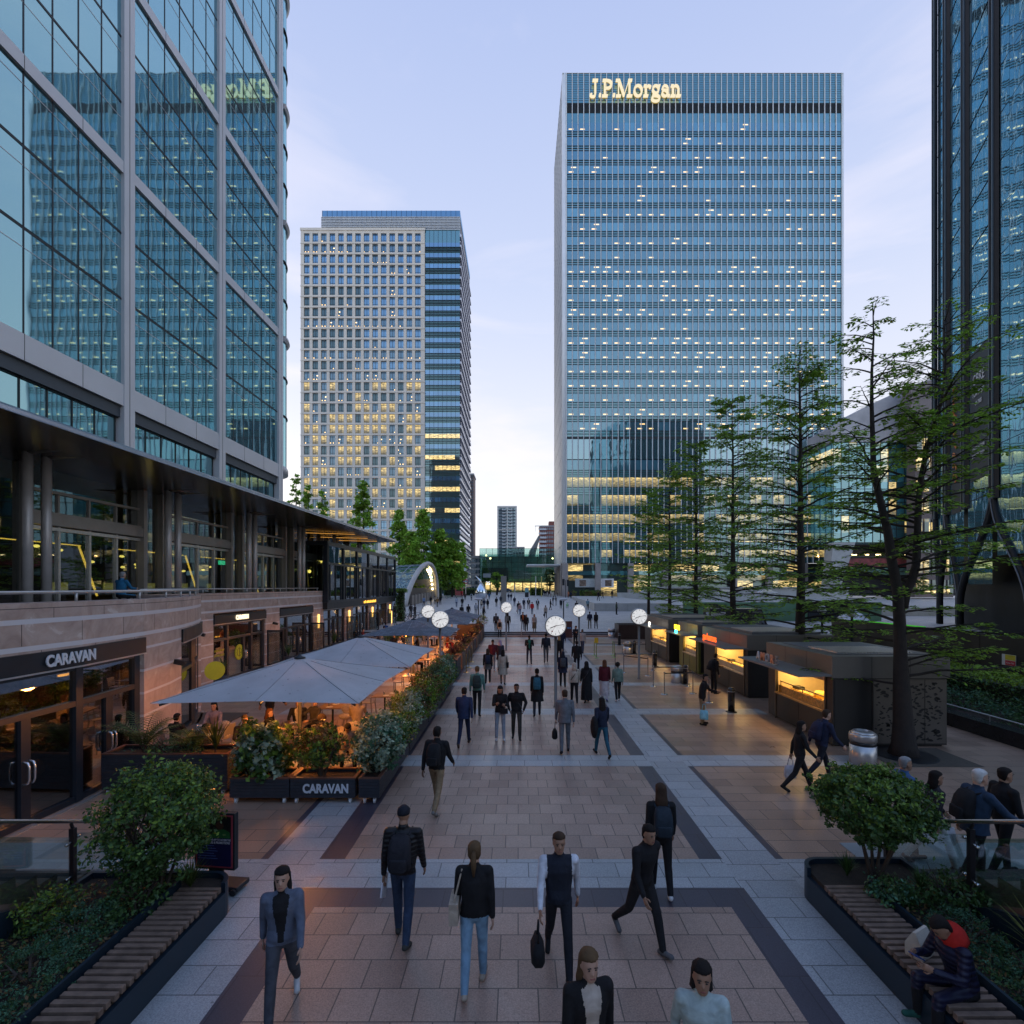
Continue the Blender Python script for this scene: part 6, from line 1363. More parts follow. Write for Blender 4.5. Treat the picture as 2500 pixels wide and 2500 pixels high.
# low wall with rail, hedge bed and hoarding at the right edge
b = MB(); b.box(14.85, 3, 0, 15.35, 46, 0.45); tag(b.build('low_bed_wall', pm('black_granite', (0.02, 0.02, 0.023), 0.25, 0.2, 2)), 'long low black granite wall in front of the hedge', 'wall')
b = MB(); b.box(15.35, 3, 0, 20, 46, 0.40); struct(b.build('planting_bed', SOIL))
t = thing('bed_rail', 'thin steel rail along the top of the low black wall', 'rail', (15.2, 0, 0)); b = MB(); b.tube([(0, 4, 0.64), (0, 45, 0.64)], 0.022, 8); b.build('rail', STEEL, t, True)
for k in range(18): b = MB(); b.tube([(0, 5+2.3*k, 0.44), (0, 5+2.3*k, 0.64)], 0.015, 6); b.build('post', STEEL, t)
ho = thing('hoarding', 'tall black site hoarding behind the hedge with safety signs', 'hoarding', (20.2, 0, 0)); b = MB(); b.box(0, 8, 0, 0.15, 33, 2.75)
for k in range(10): b.box(-0.012, 8+2.4*k, 0, -0.004, 8.03+2.4*k, 2.75, 1)
b.build('panel', [pm('hoarding_black', (0.010, 0.010, 0.012), 0.45, 0.2, 1), KJ], ho); b = MB(); b.box(-0.03, 25.5, 2.76, 0.1, 31, 2.81); b.build('green_strip', emit('green_led_strip', (0.15, 0.9, 0.1), 0.3), ho)
b = MB(); b.box(-0.03, 20.75, 1.55, -0.016, 21.35, 2.0); b.build('safety_sign', pm('sign_white', (0.6, 0.6, 0.6), 0.5), ho); b = MB(); b.box(-0.035, 20.76, 1.78, -0.031, 21.2, 1.99); b.build('sign_panel', pm('sign_yellow', (0.55, 0.45, 0.03), 0.5), ho); b = MB(); b.box(-0.035, 20.76, 1.56, -0.031, 21.2, 1.76); so_ = b.build('sign_panel', pm('sign_red', (0.5, 0.03, 0.05), 0.5), ho); lettering('Keep Out', (-0.037, 20.98, 1.66), 0.09, PW, '-X', ho, 'sign_lettering', 0.001, 0.9)
for y in (19.6, 24.6): b = MB(); b.box(-0.03, y, 2.3, -0.016, y+0.35, 2.42); b.build('small_sign', pm('sign_pale', (0.45, 0.5, 0.52), 0.5), ho)
gh = thing('hoarding', 'pale green printed site hoarding behind the kiosks', 'hoarding', (20, 62, 0.6)); b = MB(); b.box(0, 0, 0, 24, 0.2, 2.3); b.build('panel', pm('hoarding_green', (0.16, 0.30, 0.17), 0.6, 0.25, 0.25), gh); b = MB(); b.box(3.5, -0.05, 0.5, 5.2, -0.01, 2.0); b.build('poster', pm('poster_dark', (0.03, 0.03, 0.04), 0.5, 0.5, 2), gh); pass
b = MB(); b.box(15, -0.3, -0.5, 20, -0.1, 2.2); b.build('mesh_fence', pm('fence_mesh', (0.03, 0.035, 0.04), 0.6), gh)
# two more concrete walls on the upper plaza, and the flat topped block people stand on
b = MB(); z = slope_z(80)
b.add([(11.9, 80, z-0.3), (24, 80, z-0.3), (24, 131, 2.2), (13.6, 131, 1.6), (11.9, 80, 2.18), (24, 80, 2.18), (24, 131, 2.35), (13.6, 131, 2.35)], [(0,1,5,4),(1,2,6,5),(2,3,7,6),(3,0,4,7),(4,5,6,7)])
for k in range(7): b.box(12.0+1.7*k, 79.985, z-0.1, 12.02+1.7*k, 79.995, 2.17, 1)
for k in range(20): b.add([(11.88+0.085*k, 80+2.55*k, 0.9+0.035*k), (11.88+0.085*k, 80.12+2.55*k, 0.9+0.035*k), (11.88+0.085*k, 80.12+2.55*k, 2.17), (11.88+0.085*k, 80+2.55*k, 2.17)], [(0,1,2,3)], 1)
tag(b.build('concrete_block', [GREYCONC, pm('concrete_joint', (0.18, 0.18, 0.17), 0.8)]), 'long flat topped concrete block on the upper plaza with people standing on it', 'concrete block')
b = MB(); b.box(23, 118, 1.0, 60, 119, 3.4); tag(b.build('concrete_wall', GREYCONC), 'pale concrete wall beyond the flat topped block in front of parked cars', 'wall')
b = MB(); b.box(24, 70, 0.4, 62, 112, 1.9); tag(b.build('concrete_terrace', GREYCONC), 'broad pale concrete terrace behind the trees', 'terrace')
b = MB(); b.box(30, 124, 1.5, 80, 125, 4.4); b.box(30, 123.6, 4.4, 80, 125, 4.7); tag(b.build('road_parapet', GREYCONC), 'raised concrete road parapet behind the trees on the right', 'parapet')
# tents, van, food truck, cars, lamps, roundel, sculpture
b = MB(); m_ = MB()
for j in range(13):
    a = PI*j/12; m_.v += [(x, 0, 0) for x in ()]
rs = []
for i in range(11):
    q = i/10; sc = math.sin(PI*(0.12+0.76*q)); rs.append([Vector((24.4 + 3.4*q, 40 + math.cos(PI*j/12)*2.2*sc, 0.0 + 2.9*max(0, math.sin(PI*j/12))*sc)) for j in range(13)])
for i in range(10):
    for j in range(12): b.quad(rs[i][j], rs[i][j+1], rs[i+1][j+1], rs[i+1][j])
tag(b.build('dome_tent', pm('white_tent', (0.62, 0.63, 0.66), 0.6, 0.1, 0.8), None, True), 'white domed tent behind the nearest kiosk roof', 'tent')
def vehicle(name, lab, cat, loc, rz, L_, W_, H_, col, kind='car'):
    t = thing(name, lab, cat, loc, rz); paint = pm('paint_%02d%02d%02d' % tuple(int(c*99) for c in col), col, 0.25, 0.05, 1); gl = mirror_glass('vehicle_glass', (0.01, 0.012, 0.014), (0.7, 0.8, 0.9), 0.15, 0.5)
    hl, hw = L_/2, W_/2
    side_ = [(-hl, 0.3), (hl, 0.3), (hl, 0.75), (hl*0.93, 0.85), (hl*0.55, 0.92), (hl*0.28, H_*0.97), (-hl*0.45, H_), (-hl*0.85, 0.98), (-hl, 0.85)] if kind == 'car' else [(-hl, 0.3), (hl, 0.3), (hl, 1.1), (hl*0.9, 1.3), (hl*0.72, H_*0.98), (-hl, H_)]
    b = MB(); b.ext([(x, -hw, z) for x, z in side_], (0, W_, 0)); b.build('body', paint, t, False, 0.05)
    b = MB()
    if kind == 'car':
        for s_ in (-1, 1): b.ext([(hl*0.46, s_*(hw+0.004), 0.95), (hl*0.27, s_*(hw+0.004), H_*0.93), (-hl*0.43, s_*(hw+0.004), H_*0.95), (-hl*0.72, s_*(hw+0.004), 1.0)], (0, s_*0.004, 0))
    else:
        for s_ in (-1, 1): b.ext([(hl*0.82, s_*(hw+0.004), 1.25), (hl*0.70, s_*(hw+0.004), H_*0.9), (hl*0.4, s_*(hw+0.004), H_*0.9), (hl*0.4, s_*(hw+0.004), 1.25)], (0, s_*0.004, 0))
        b.box(-hl-0.01, -hw*0.7, H_*0.6, -hl-0.003, hw*0.7, H_*0.85)
    b.build('window', gl, t)
    for xx in (-hl*0.62, hl*0.62):
        for s_ in (-1, 1): b = MB(); b.tube([(xx, s_*(hw-0.16), 0.33), (xx, s_*(hw+0.01), 0.33)], 0.33, 16); wo_ = b.build('wheel', BLK, t); b = MB(); b.tube([(xx, s_*(hw+0.01), 0.33), (xx, s_*(hw+0.02), 0.33)], 0.2, 12); b.build('rim', STEEL, wo_)
    for s_ in (-1, 1): b = MB(); b.box(hl-0.02, s_*hw*0.75-0.12, 0.62, hl+0.01, s_*hw*0.75+0.12, 0.74); b.build('headlight', pm('lens_white', (0.7, 0.7, 0.68), 0.2), t); b = MB(); b.box(-hl-0.012, s_*hw*0.8-0.1, 0.7, -hl+0.02, s_*hw*0.8+0.1, 0.85); b.build('tail_light', pm('lens_red', (0.5, 0.02, 0.02), 0.25), t)
    return t
vehicle('food_van', 'pink vintage food van parked beside the station canopy', 'van', (gx(1120.5, 143), 143, slope_z(143)), R(90+8), 4.4, 2.2, 2.5, (0.62, 0.16, 0.16), 'van')
v = vehicle('food_truck', 'black food truck with white boards parked behind the second kiosk', 'food truck', (20.4, 48, 0.1), R(-4), 5.4, 2.2, 2.7, (0.02, 0.02, 0.023), 'van')
for (x0, z0) in ((-2.6, 1.9), (-1.1, 1.2)): b = MB(); b.box(x0, -1.14, z0, x0+1.3, -1.115, z0+0.45); bo = b.build('board', pm('white_board', (0.55, 0.55, 0.55), 0.5), v); lettering('GREEK ON', (x0+0.65, -1.145, z0+0.3), 0.22, BLK, '-Y', v, 'board_lettering', 0.002, 0.9); lettering('THE STREET', (x0+0.65, -1.145, z0+0.12), 0.2, BLK, '-Y', v, 'board_lettering', 0.002, 0.9)
cars = [(31, 176, (0.6, 0.6, 0.62), 'white car on the road right of the hoarding pictures'), (40, 176, (0.04, 0.04, 0.045), 'black car on the road behind the white ones'), (49, 177, (0.55, 0.56, 0.58), 'silver car on the road behind the middle tree'), (59, 176, (0.62, 0.62, 0.62), 'white car on the road near the right end of the slab'), (-4.5, 181, (0.05, 0.09, 0.14), 'dark blue car in front of the glass pavilion'), (7, 178, (0.03, 0.03, 0.035), 'dark car passing the lit shops of the pavilion')]
for (x, y, c, lab) in cars: vehicle('parked_car', lab, 'car', (x, 121.5 if x > 20 else y, 4.7-2.05 if x > 20 else 2.73), R(2 if x > 20 else 180), 4.4, 1.8, 1.45, c)
def lamp_post(lab, x, y, z, h, lit=True, globe=True):
    t = thing('lamp_post', lab, 'lamp post', (x, y, z), 0, 'lamp posts'); b = MB(); b.lathe([(0.16, 0), (0.16, 0.3), (0.07, 0.4), (0.06, h-0.25), (0.12, h-0.18)], 12); b.build('post', BLK, t, True)
    b = MB()
    if globe: b.ball((0, 0, h), 0.26, 0, 16)
    else: b.lathe([(0.06, h-0.2), (0.5, h-0.05), (0.52, h), (0.3, h+0.1)], 18)
    b.build('lamp_globe', emit('street_lamp_glow', (1, 0.55, 0.18), 14) if lit else pm('frosted_globe', (0.62, 0.64, 0.66), 0.4, 0.05, 2), t, True)
    if globe and not lit: b = MB(); b.lathe([(0.27, h-0.02), (0.28, h), (0.27, h+0.02)], 16); b.build('band', BLK, t)
for (px, py, Y, lab) in ((1419, 1369, 150, 'leftmost'), (1562, 1374, 151, 'second'), (1591, 1367, 147, 'third'), (1996, 1357, 140, 'fourth'), (2344-150, 1356, 138, 'fifth')):
    lamp_post('orange lit street lamp before the tall glass slab, ' + lab + ' from the left', gx(px, Y), Y if True else 0, min(2.7, slope_z(Y)), gz(py, Y)-min(2.7, slope_z(Y)))
lamp_post('black lamp post with an unlit globe left of the white tent', 18.4, 31, 0, 3.4, False); lamp_post('black lamp post with an unlit globe in front of the white tent', 17.6, 27, 0, 3.45, False)
lamp_post('dark lamp post with a flat cap on the upper plaza right of the nearest clock', gx(1376, 56), 56, slope_z(56), gz(1463, 56)-slope_z(56), False, False); lamp_post('dark lamp post with a flat cap by the farthest slate parasol', gx(1168, 57), 57, slope_z(57), gz(1462, 57)-slope_z(57), False, False)
t = thing('roundel_sign', 'red ring transport sign with a dark bar on a pole by the pink van', 'sign', (gx(1137, 128), 128, slope_z(128))); h = gz(1420, 128)-slope_z(128)
b = MB(); b.tube([(0, 0, 0), (0, 0, h-0.6)], 0.1, 10); b.build('pole', STEEL, t); b = MB(); b.tube([(0.50*math.cos(R(12*k)), -0.02, h+0.50*math.sin(R(12*k))) for k in range(31)], 0.13, 8); b.build('ring', pm('ring_red', (0.35, 0.03, 0.03), 0.4), t, True); b = MB(); b.box(-0.78, -0.2, h-0.14, 0.78, -0.14, h+0.14); b.build('bar', pm('bar_navy', (0.05, 0.05, 0.12), 0.4), t); b = MB(); b.box(-0.62, -0.215, h-0.06, 0.62, -0.20, h+0.06); b.build('bar_writing', pm('bar_white', (0.5, 0.5, 0.55), 0.5, 0.6, 6), t)
Y = 120; t = thing('sculpture', 'shiny chrome drop sculpture with a pointed spike on the plaza', 'sculpture', (gx(1174, Y), Y, slope_z(Y))); b = MB(); b.lathe([(0.5, 0), (1.1, 0.5), (1.5, 1.4), (1.35, 2.3), (0.8, 3.2), (0.3, 4.0)], 20); b.tube([(0, 0, 3.7), (-0.3, 0, 4.6), (-1.0, 0, 5.4), (-1.2, 0, 5.7)], [0.45, 0.3, 0.12, 0.03], 10); b.build('body', pm('mirror_steel', (0.75, 0.78, 0.8), 0.06, 0.03, 1, 0, 1.0), t, True)
t = thing('traffic_light', 'black traffic light at the left corner of the tall glass slab', 'traffic light', (gx(1381, 135), 135, slope_z(135))); b = MB(); b.tube([(0, 0, 0), (0, 0, 4.6)], 0.09, 8); b.build('pole', BLK, t); b = MB(); b.box(-0.9, -0.3, 3.2, -0.3, 0.1, 4.9); b.box(0.3, -0.3, 3.0, 0.9, 0.1, 4.7); b.build('signal_head', BLK, t)
b = MB(); b.box(0, 0, 0, 1.1, 1.1, 5.6); o = b.build('stone_pillar', pm('grey_pillar', (0.22, 0.20, 0.18), 0.6)); o.location = (gx(1223, 105), 105, slope_z(105)); tag(o, 'square grey stone pillar on the upper plaza in front of the pavilion', 'pillar')
for (px, Y, lab) in ((1257, 139, 'white street post in front of the pavilion entrance'), (1308, 139, 'grey slim sign mast right of the pavilion entrance'), (1322, 139, 'yellow slim post by the waiting people')):
    t = thing('street_post', lab, 'post', (gx(px, Y), Y, slope_z(Y))); b = MB(); hh = 3.2 if px < 1300 else 5.5; b.tube([(0, 0, 0), (0, 0, hh)], 0.12, 8); b.build('pole', pm('pole_%d' % px, (0.5, 0.5, 0.5) if px != 1322 else (0.5, 0.4, 0.1), 0.5), t); b = MB(); b.ball((0, 0, hh), 0.14); b.build('cap', STEEL, t)
t = thing('glass_kiosk_sign', 'teal lit totem on the kerb in front of the pavilion', 'totem', (gx(1286, 138), 138, slope_z(138))); b = MB(); b.box(-0.5, -0.1, 0, 0.5, 0.1, 1.3); b.build('base', BLK, t); b = MB(); b.box(-0.5, -0.1, 1.3, 0.5, 0.1, 2.5); b.build('panel', pm('teal_panel', (0.18, 0.36, 0.38), 0.4), t)
# bicycles
TYRE = pm('tyre', (0.02, 0.02, 0.02), 0.7)
def bike(lab, x, y, z, rz, col):
    t = thing('bicycle', lab, 'bicycle', (x, y, z), rz, 'bicycles on the plaza'); cm = pm('bike_%02d%02d%02d' % tuple(int(c*99) for c in col), col, 0.4)
    for xx in (-0.52, 0.52):
        b = MB(); b.tube([(xx+0.33*math.cos(R(18*k)), 0, 0.34+0.33*math.sin(R(18*k))) for k in range(21)], 0.022, 6); wo_ = b.build('wheel', TYRE, t); b = MB()
        for k in range(8): b.bar((xx, 0, 0.34), (xx+0.31*math.cos(R(45*k)), 0, 0.34+0.31*math.sin(R(45*k))), 0.006, 0.006)
        b.build('spokes', CHROME, wo_)
    b = MB()
    for p, q in (((-0.52, 0, 0.34), (-0.2, 0, 0.82)), ((-0.52, 0, 0.34), (-0.1, 0, 0.32)), ((-0.1, 0, 0.32), (-0.2, 0, 0.82)), ((-0.18, 0, 0.76), (0.36, 0, 0.80)), ((-0.1, 0, 0.32), (0.37, 0, 0.74)), ((0.34, 0, 0.95), (0.52, 0, 0.34))): b.tube([p, q], 0.024, 6)
    b.build('frame', cm, t); b = MB(); b.tube([(0.33, -0.26, 1.0), (0.34, 0, 0.98), (0.33, 0.26, 1.0)], 0.016, 6); b.build('handlebar', BLK, t); b = MB(); b.ball((-0.22, 0, 0.88), 0.1, 0, 8, (1.3, 0.7, 0.4)); b.build('saddle', BLK, t)
bike('bright green hire bicycle right of the two photographers', gx(1385, 88), 88, slope_z(88), R(70), (0.1, 0.6, 0.06)); bike('green bicycle parked left of the pink van', gx(1096, 128), 128, slope_z(128), R(10), (0.03, 0.2, 0.1))
for k in range(4): bike('dark bicycle in the rack by the podium corner, ' + ['nearest', 'second', 'third', 'farthest'][k], -14.2+0.35*k, 62+1.6*k, slope_z(62), R(15), (0.03, 0.035, 0.04))
# ---------------------------------------------------------------- foliage helpers
def leaf_mesh(name, C, Dv, Wv, mats, parent=None, fold=0.25, mi=None):
    """n kite-shaped leaves, each folded along its midrib"""
    n = len(C); Nn = np.cross(Dv, Wv); ln = np.linalg.norm(Nn, axis=1, keepdims=True); Nn = Nn/np.maximum(ln, 1e-9)*np.linalg.norm(Wv, axis=1, keepdims=True)*fold
    V = np.empty((n, 4, 3)); V[:, 0] = C-Dv; V[:, 1] = C+Wv+Nn; V[:, 2] = C+Dv; V[:, 3] = C-Wv+Nn
    me = bpy.data.meshes.new(name); me.vertices.add(n*4); me.vertices.foreach_set('co', V.reshape(-1))
    idx = np.arange(n*4).reshape(n, 4); tri = np.stack([idx[:, [0, 1, 2]], idx[:, [0, 2, 3]]], 1).reshape(-1)
    me.loops.add(n*6); me.loops.foreach_set('vertex_index', tri.astype(np.int32)); me.polygons.add(n*2)
    me.polygons.foreach_set('loop_start', np.arange(0, n*6, 3).astype(np.int32)); me.polygons.foreach_set('loop_total', np.full(n*2, 3, np.int32))
    for m in (mats if isinstance(mats, list) else [mats]): me.materials.append(m)
    if mi is not None: me.polygons.foreach_set('material_index', np.repeat(mi, 2).astype(np.int32))
    me.update(); me.validate()
    o = bpy.data.objects.new(name, me); COL.objects.link(o)
    if parent is not None: o.parent = parent
    return o
def rdirs(rg, n): v = rg.normal(size=(n, 3)); return v/np.linalg.norm(v, axis=1, keepdims=True)
def clump_leaves(rg, centre, rad, clumps, per, csize, lsize, elong=0.5, shell=0.55, outward=0.5, drop=0.0):
    """leaves in many small clumps through an ellipsoid's outer volume"""
    d = rdirs(rg, clumps); r = shell + (1-shell)*rg.random((clumps, 1))**0.6; cc = d*r*np.array(rad)*(1+0.10*rg.normal(size=(clumps, 1)))
    cc = np.repeat(cc, per, 0); n = len(cc); P = cc + rg.normal(size=(n, 3))*csize*np.array([1, 1, 0.8])
    out = P/np.maximum(np.linalg.norm(P, axis=1, keepdims=True), 1e-6); Nn = rdirs(rg, n)+out*outward+np.array([0, 0, 0.35]); Nn /= np.linalg.norm(Nn, axis=1, keepdims=True)
    t = rdirs(rg, n); Dv = np.cross(Nn, t); Dv /= np.maximum(np.linalg.norm(Dv, axis=1, keepdims=True), 1e-6); Dv[:, 2] -= drop; Wv = np.cross(Nn, Dv)
    s = lsize*(0.6+0.8*rg.random((n, 1))); return P+np.array(centre), Dv*s*0.5, Wv*s*0.5*elong
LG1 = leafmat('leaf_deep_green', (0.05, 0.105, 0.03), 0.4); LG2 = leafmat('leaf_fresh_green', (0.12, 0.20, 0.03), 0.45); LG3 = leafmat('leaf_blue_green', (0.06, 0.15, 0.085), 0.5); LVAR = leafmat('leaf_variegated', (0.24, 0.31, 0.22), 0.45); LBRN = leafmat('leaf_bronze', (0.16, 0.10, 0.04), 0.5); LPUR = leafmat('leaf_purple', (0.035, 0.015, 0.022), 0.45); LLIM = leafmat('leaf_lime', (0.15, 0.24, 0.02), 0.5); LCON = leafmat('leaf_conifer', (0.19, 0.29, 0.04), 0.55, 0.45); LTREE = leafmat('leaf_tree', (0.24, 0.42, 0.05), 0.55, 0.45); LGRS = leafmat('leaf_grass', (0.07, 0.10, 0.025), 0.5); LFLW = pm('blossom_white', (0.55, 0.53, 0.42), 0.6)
BARK = pm('bark', (0.026, 0.020, 0.017), 0.9, 0.4, 6, 0.03); TWIG = pm('twig', (0.06, 0.045, 0.035), 0.9, 0.3, 6)
def shrub(lab, x, y, z, rad, mats, seed, clumps=70, per=26, cs=0.07, ls=0.06, stems=5, sh=None, elong=0.5, name='shrub', cat='shrub', group=None, shell=0.45, crown='leaves', flowers=0):
    rg = np.random.default_rng(seed); pr = random.Random(seed); t = thing(name, lab, cat, (x, y, z), 0, group); h = sh if sh is not None else rad[2]*0.9
    b = MB()
    for k in range(stems):
        a = 2*PI*k/max(1, stems)+pr.random(); e = Vector((math.cos(a)*rad[0]*0.55, math.sin(a)*rad[1]*0.55, h+rad[2]*0.5)); s0 = Vector((math.cos(a)*0.04, math.sin(a)*0.04, 0)); m_ = s0.lerp(e, 0.5)+Vector((pr.uniform(-.06, .06), pr.uniform(-.06, .06), 0.05)); b.tube([s0, m_, e], [0.02, 0.014, 0.006], 5)
        for q in range(3): e2 = e+Vector((pr.uniform(-1, 1)*rad[0]*0.4, pr.uniform(-1, 1)*rad[1]*0.4, pr.uniform(-0.1, 0.6)*rad[2])); b.tube([m_, e2], [0.009, 0.003], 4)
    b.build('stem', TWIG, t)
    parts = mats if isinstance(mats, list) else [mats]; C, Dv, Wv = clump_leaves(rg, (0, 0, h), rad, clumps, per, cs, ls, elong, shell)
    C[:, 2] = np.maximum(C[:, 2], 0.03)
    mi = np.repeat(rg.integers(0, len(parts), clumps), per); leaf_mesh(crown, C, Dv, Wv, parts, t, mi=mi)
    if flowers:
        C, Dv, Wv = clump_leaves(rg, (0, 0, h), tuple(r*1.05 for r in rad), flowers, 6, 0.05, 0.035, 0.9, 0.9); leaf_mesh('blossom', C, Dv, Wv, LFLW, t)
    return t
def blades(lab, x, y, z, n, L_, w_, mat, seed, spread=1.0, droop=0.6, name='grass_tuft', cat='grass', stemh=0.0, group=None):
    """strap leaves arching from one crown"""
    pr = random.Random(seed); t = thing(name, lab, cat, (x, y, z), 0, group); b = MB()
    for k in range(n):
        a = pr.uniform(0, 2*PI); tilt = pr.uniform(0.15, 1.0)*spread; l_ = L_*pr.uniform(0.6, 1.1); d = Vector((math.cos(a), math.sin(a), 0)); s_ = Vector((-d.y, d.x, 0)); prev = None
        for q in range(6):
            f_ = q/5; th = tilt*(0.35+f_*droop*1.6); p = Vector((0, 0, stemh)) if q == 0 else prev[2]+(d*math.sin(th)+Vector((0, 0, math.cos(th))))*l_/5
            ww = w_*(1-f_)**0.6*0.5+0.001; cur = (p-s_*ww, p+s_*ww, p)
            if prev is not None: b.quad(prev[0], prev[1], cur[1], cur[0])
            prev = cur
    b.build('blades', mat, t)
    if stemh: s_ = MB(); s_.tube([(0, 0, 0), (0, 0, stemh)], [0.03, 0.02], 6); s_.build('stem', TWIG, t)
    return t
def palm(lab, x, y, z, n, L_, seed, mat=LG1):
    pr = random.Random(seed); t = thing('palm', lab, 'palm', (x, y, z)); b = MB(); r_ = MB()
    for k in range(n):
        a = 2*PI*k/n+pr.uniform(-.3, .3); d = Vector((math.cos(a), math.sin(a), 0)); s_ = Vector((-d.y, d.x, 0)); p = Vector((0, 0, 0)); th = pr.uniform(0.12, 0.5); pts = [p.copy()]; l_ = L_*pr.uniform(0.75, 1.1)
        for q in range(9): p = p+(d*math.sin(th)+Vector((0, 0, math.cos(th))))*l_/9; th += 0.14; pts.append(p.copy())
        r_.tube(pts, [0.012-0.001*i for i in range(10)], 4)
        for q in range(2, 10):
            for f_ in (0.0, 0.5):
                pp = pts[q].lerp(pts[min(9, q+1)], f_); tt = (pts[q]-pts[q-1]).normalized(); le = 0.30*math.sin(PI*(q+f_)/10.5)+0.04
                for sg_ in (-1, 1): e = pp+(s_*sg_*0.85+tt*0.7-Vector((0, 0, 0.25))).normalized()*le; wv = tt*0.012; b.add([pp-wv, pp+wv, e], [(0, 1, 2)])
    b.build('frond', mat, t); r_.build('stem', TWIG, t); return t
# ---------------------------------------------------------------- the two clipped bushes and the beds
def bush(lab, x, y, z, h, rad, mats, seed, n, multi):
    rg = np.random.default_rng(seed); pr = random.Random(seed); t = thing('bush', lab, 'bush', (x, y, z)); b = MB()
    for k in range(multi):
        a = 2*PI*k/multi+pr.random(); e = Vector((math.cos(a)*rad[0]*0.55, math.sin(a)*rad[1]*0.55, h)); s0 = Vector((math.cos(a)*0.05, math.sin(a)*0.05, -0.02)); m_ = s0.lerp(e, 0.45)+Vector((pr.uniform(-.05, .05), pr.uniform(-.05, .05), 0)); b.tube([s0, m_, e], [0.028, 0.02, 0.01], 6)
        for q in range(5): e2 = e+Vector((pr.uniform(-1, 1)*rad[0]*0.5, pr.uniform(-1, 1)*rad[1]*0.5, pr.uniform(0, 0.8)*rad[2])); b.tube([m_.lerp(e, 0.4), e2], [0.012, 0.004], 4)
    b.build('stem', TWIG, t)
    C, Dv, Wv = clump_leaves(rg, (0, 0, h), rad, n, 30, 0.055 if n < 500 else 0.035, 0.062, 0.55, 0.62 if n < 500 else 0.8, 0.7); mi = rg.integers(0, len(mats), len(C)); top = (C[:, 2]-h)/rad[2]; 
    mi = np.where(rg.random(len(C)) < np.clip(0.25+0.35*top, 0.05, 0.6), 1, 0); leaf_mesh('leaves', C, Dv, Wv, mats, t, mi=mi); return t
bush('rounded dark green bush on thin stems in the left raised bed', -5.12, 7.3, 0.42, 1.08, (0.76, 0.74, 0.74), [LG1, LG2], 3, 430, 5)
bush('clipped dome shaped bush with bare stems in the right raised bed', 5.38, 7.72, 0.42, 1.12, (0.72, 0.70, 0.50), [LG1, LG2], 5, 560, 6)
k = 0
for (x, y, r, lab) in ((-5.45, 5.7, 0.5, 'middle one of the low blue green mounds in the left bed'), (-5.4, 4.75, 0.55, 'nearest of the low blue green mounds in the left bed'), (-5.55, 6.5, 0.42, 'farthest of the low blue green mounds in the left bed'), (5.55, 6.35, 0.40, 'low blue green mound behind the seated person in the right bed'), (5.62, 5.45, 0.45, 'blue green mound to the right of the seated person'), (5.6, 4.7, 0.5, 'nearest blue green mound in the right bed')):
    k += 1; shrub(lab, x, y, 0.42, (r, r, 0.22), [LG3, LG3, LG1], 20+k, 170, 30, 0.03, 0.028, 4, 0.06, 0.4, 'shrub', 'shrub', None, 0.7)
for (x, y, s_, lab, m_) in ((-5.15, 6.95, 0.4, 'leafy low shrub under the left bush', [LG1]), (-6.1, 6.6, 0.4, 'loose upright shrub against the left balustrade', [LG1, LG2]), (-6.1, 5.4, 0.45, 'dark leafy shrub by the left stair wall', [LG1, LBRN]), (-6.0, 4.3, 0.45, 'bright green leafy shrub in the near left bed', [LG2, LG1]), (-5.3, 3.9, 0.4, 'mixed low shrub at the near end of the left bed', [LG1, LG2]), (5.9, 6.95, 0.4, 'dark loose shrub under the right bush', [LG1]), (5.2, 7.1, 0.25, 'small dark shrub by the far end of the right bench', [LG1, LG3])):
    k += 1; shrub(lab, x, y, 0.42, (s_, s_, s_*0.7), m_, 40+k, 60, 22, 0.06, 0.055, 5, s_*0.45)
blades('grass tuft at the far end of the left slat bench', -4.75, 7.42, 0.44, 170, 0.42, 0.009, LGRS, 60, 1.0, 0.7); blades('grass tuft beside the rounded end of the right bed', 4.98, 7.75, 0.42, 150, 0.34, 0.012, LG1, 61, 0.9, 0.5); blades('second dark grass tuft under the right bush', 5.75, 7.3, 0.42, 140, 0.36, 0.012, LG1, 62, 0.9, 0.5); blades('third dark grass tuft behind the far bench slats on the right', 5.35, 6.95, 0.42, 130, 0.34, 0.011, LG1, 63, 0.9, 0.5); blades('long striped yellow green grass at the right edge of the picture', 6.0, 5.75, 0.42, 130, 0.85, 0.014, leafmat('leaf_striped', (0.20, 0.22, 0.06)), 64, 0.9, 0.75)
rg = np.random.default_rng(77); n = 2600
for nm, xa, xb in (('ground_cover', -6.3, -4.95), ('ground_cover', 5.1, 6.0)):
    P = np.stack([rg.uniform(xa, xb, n), rg.uniform(3.0, 7.5, n), 0.43+0.07*rg.random(n)], 1); Nn = rdirs(rg, n)+np.array([0, 0, 1.2]); t_ = rdirs(rg, n); Dv = np.cross(Nn, t_); Dv /= np.linalg.norm(Dv, axis=1, keepdims=True); Wv = np.cross(Nn/np.linalg.norm(Nn, axis=1, keepdims=True), Dv)
    o = leaf_mesh(nm, P, Dv*0.03, Wv*0.016, [LG1, LBRN], mi=rg.integers(0, 2, n)); tag(o, ('creeping leaves and litter over the soil of the left bed' if xa < 0 else 'creeping leaves and litter over the soil of the right bed'), 'ground cover', None, 'stuff')
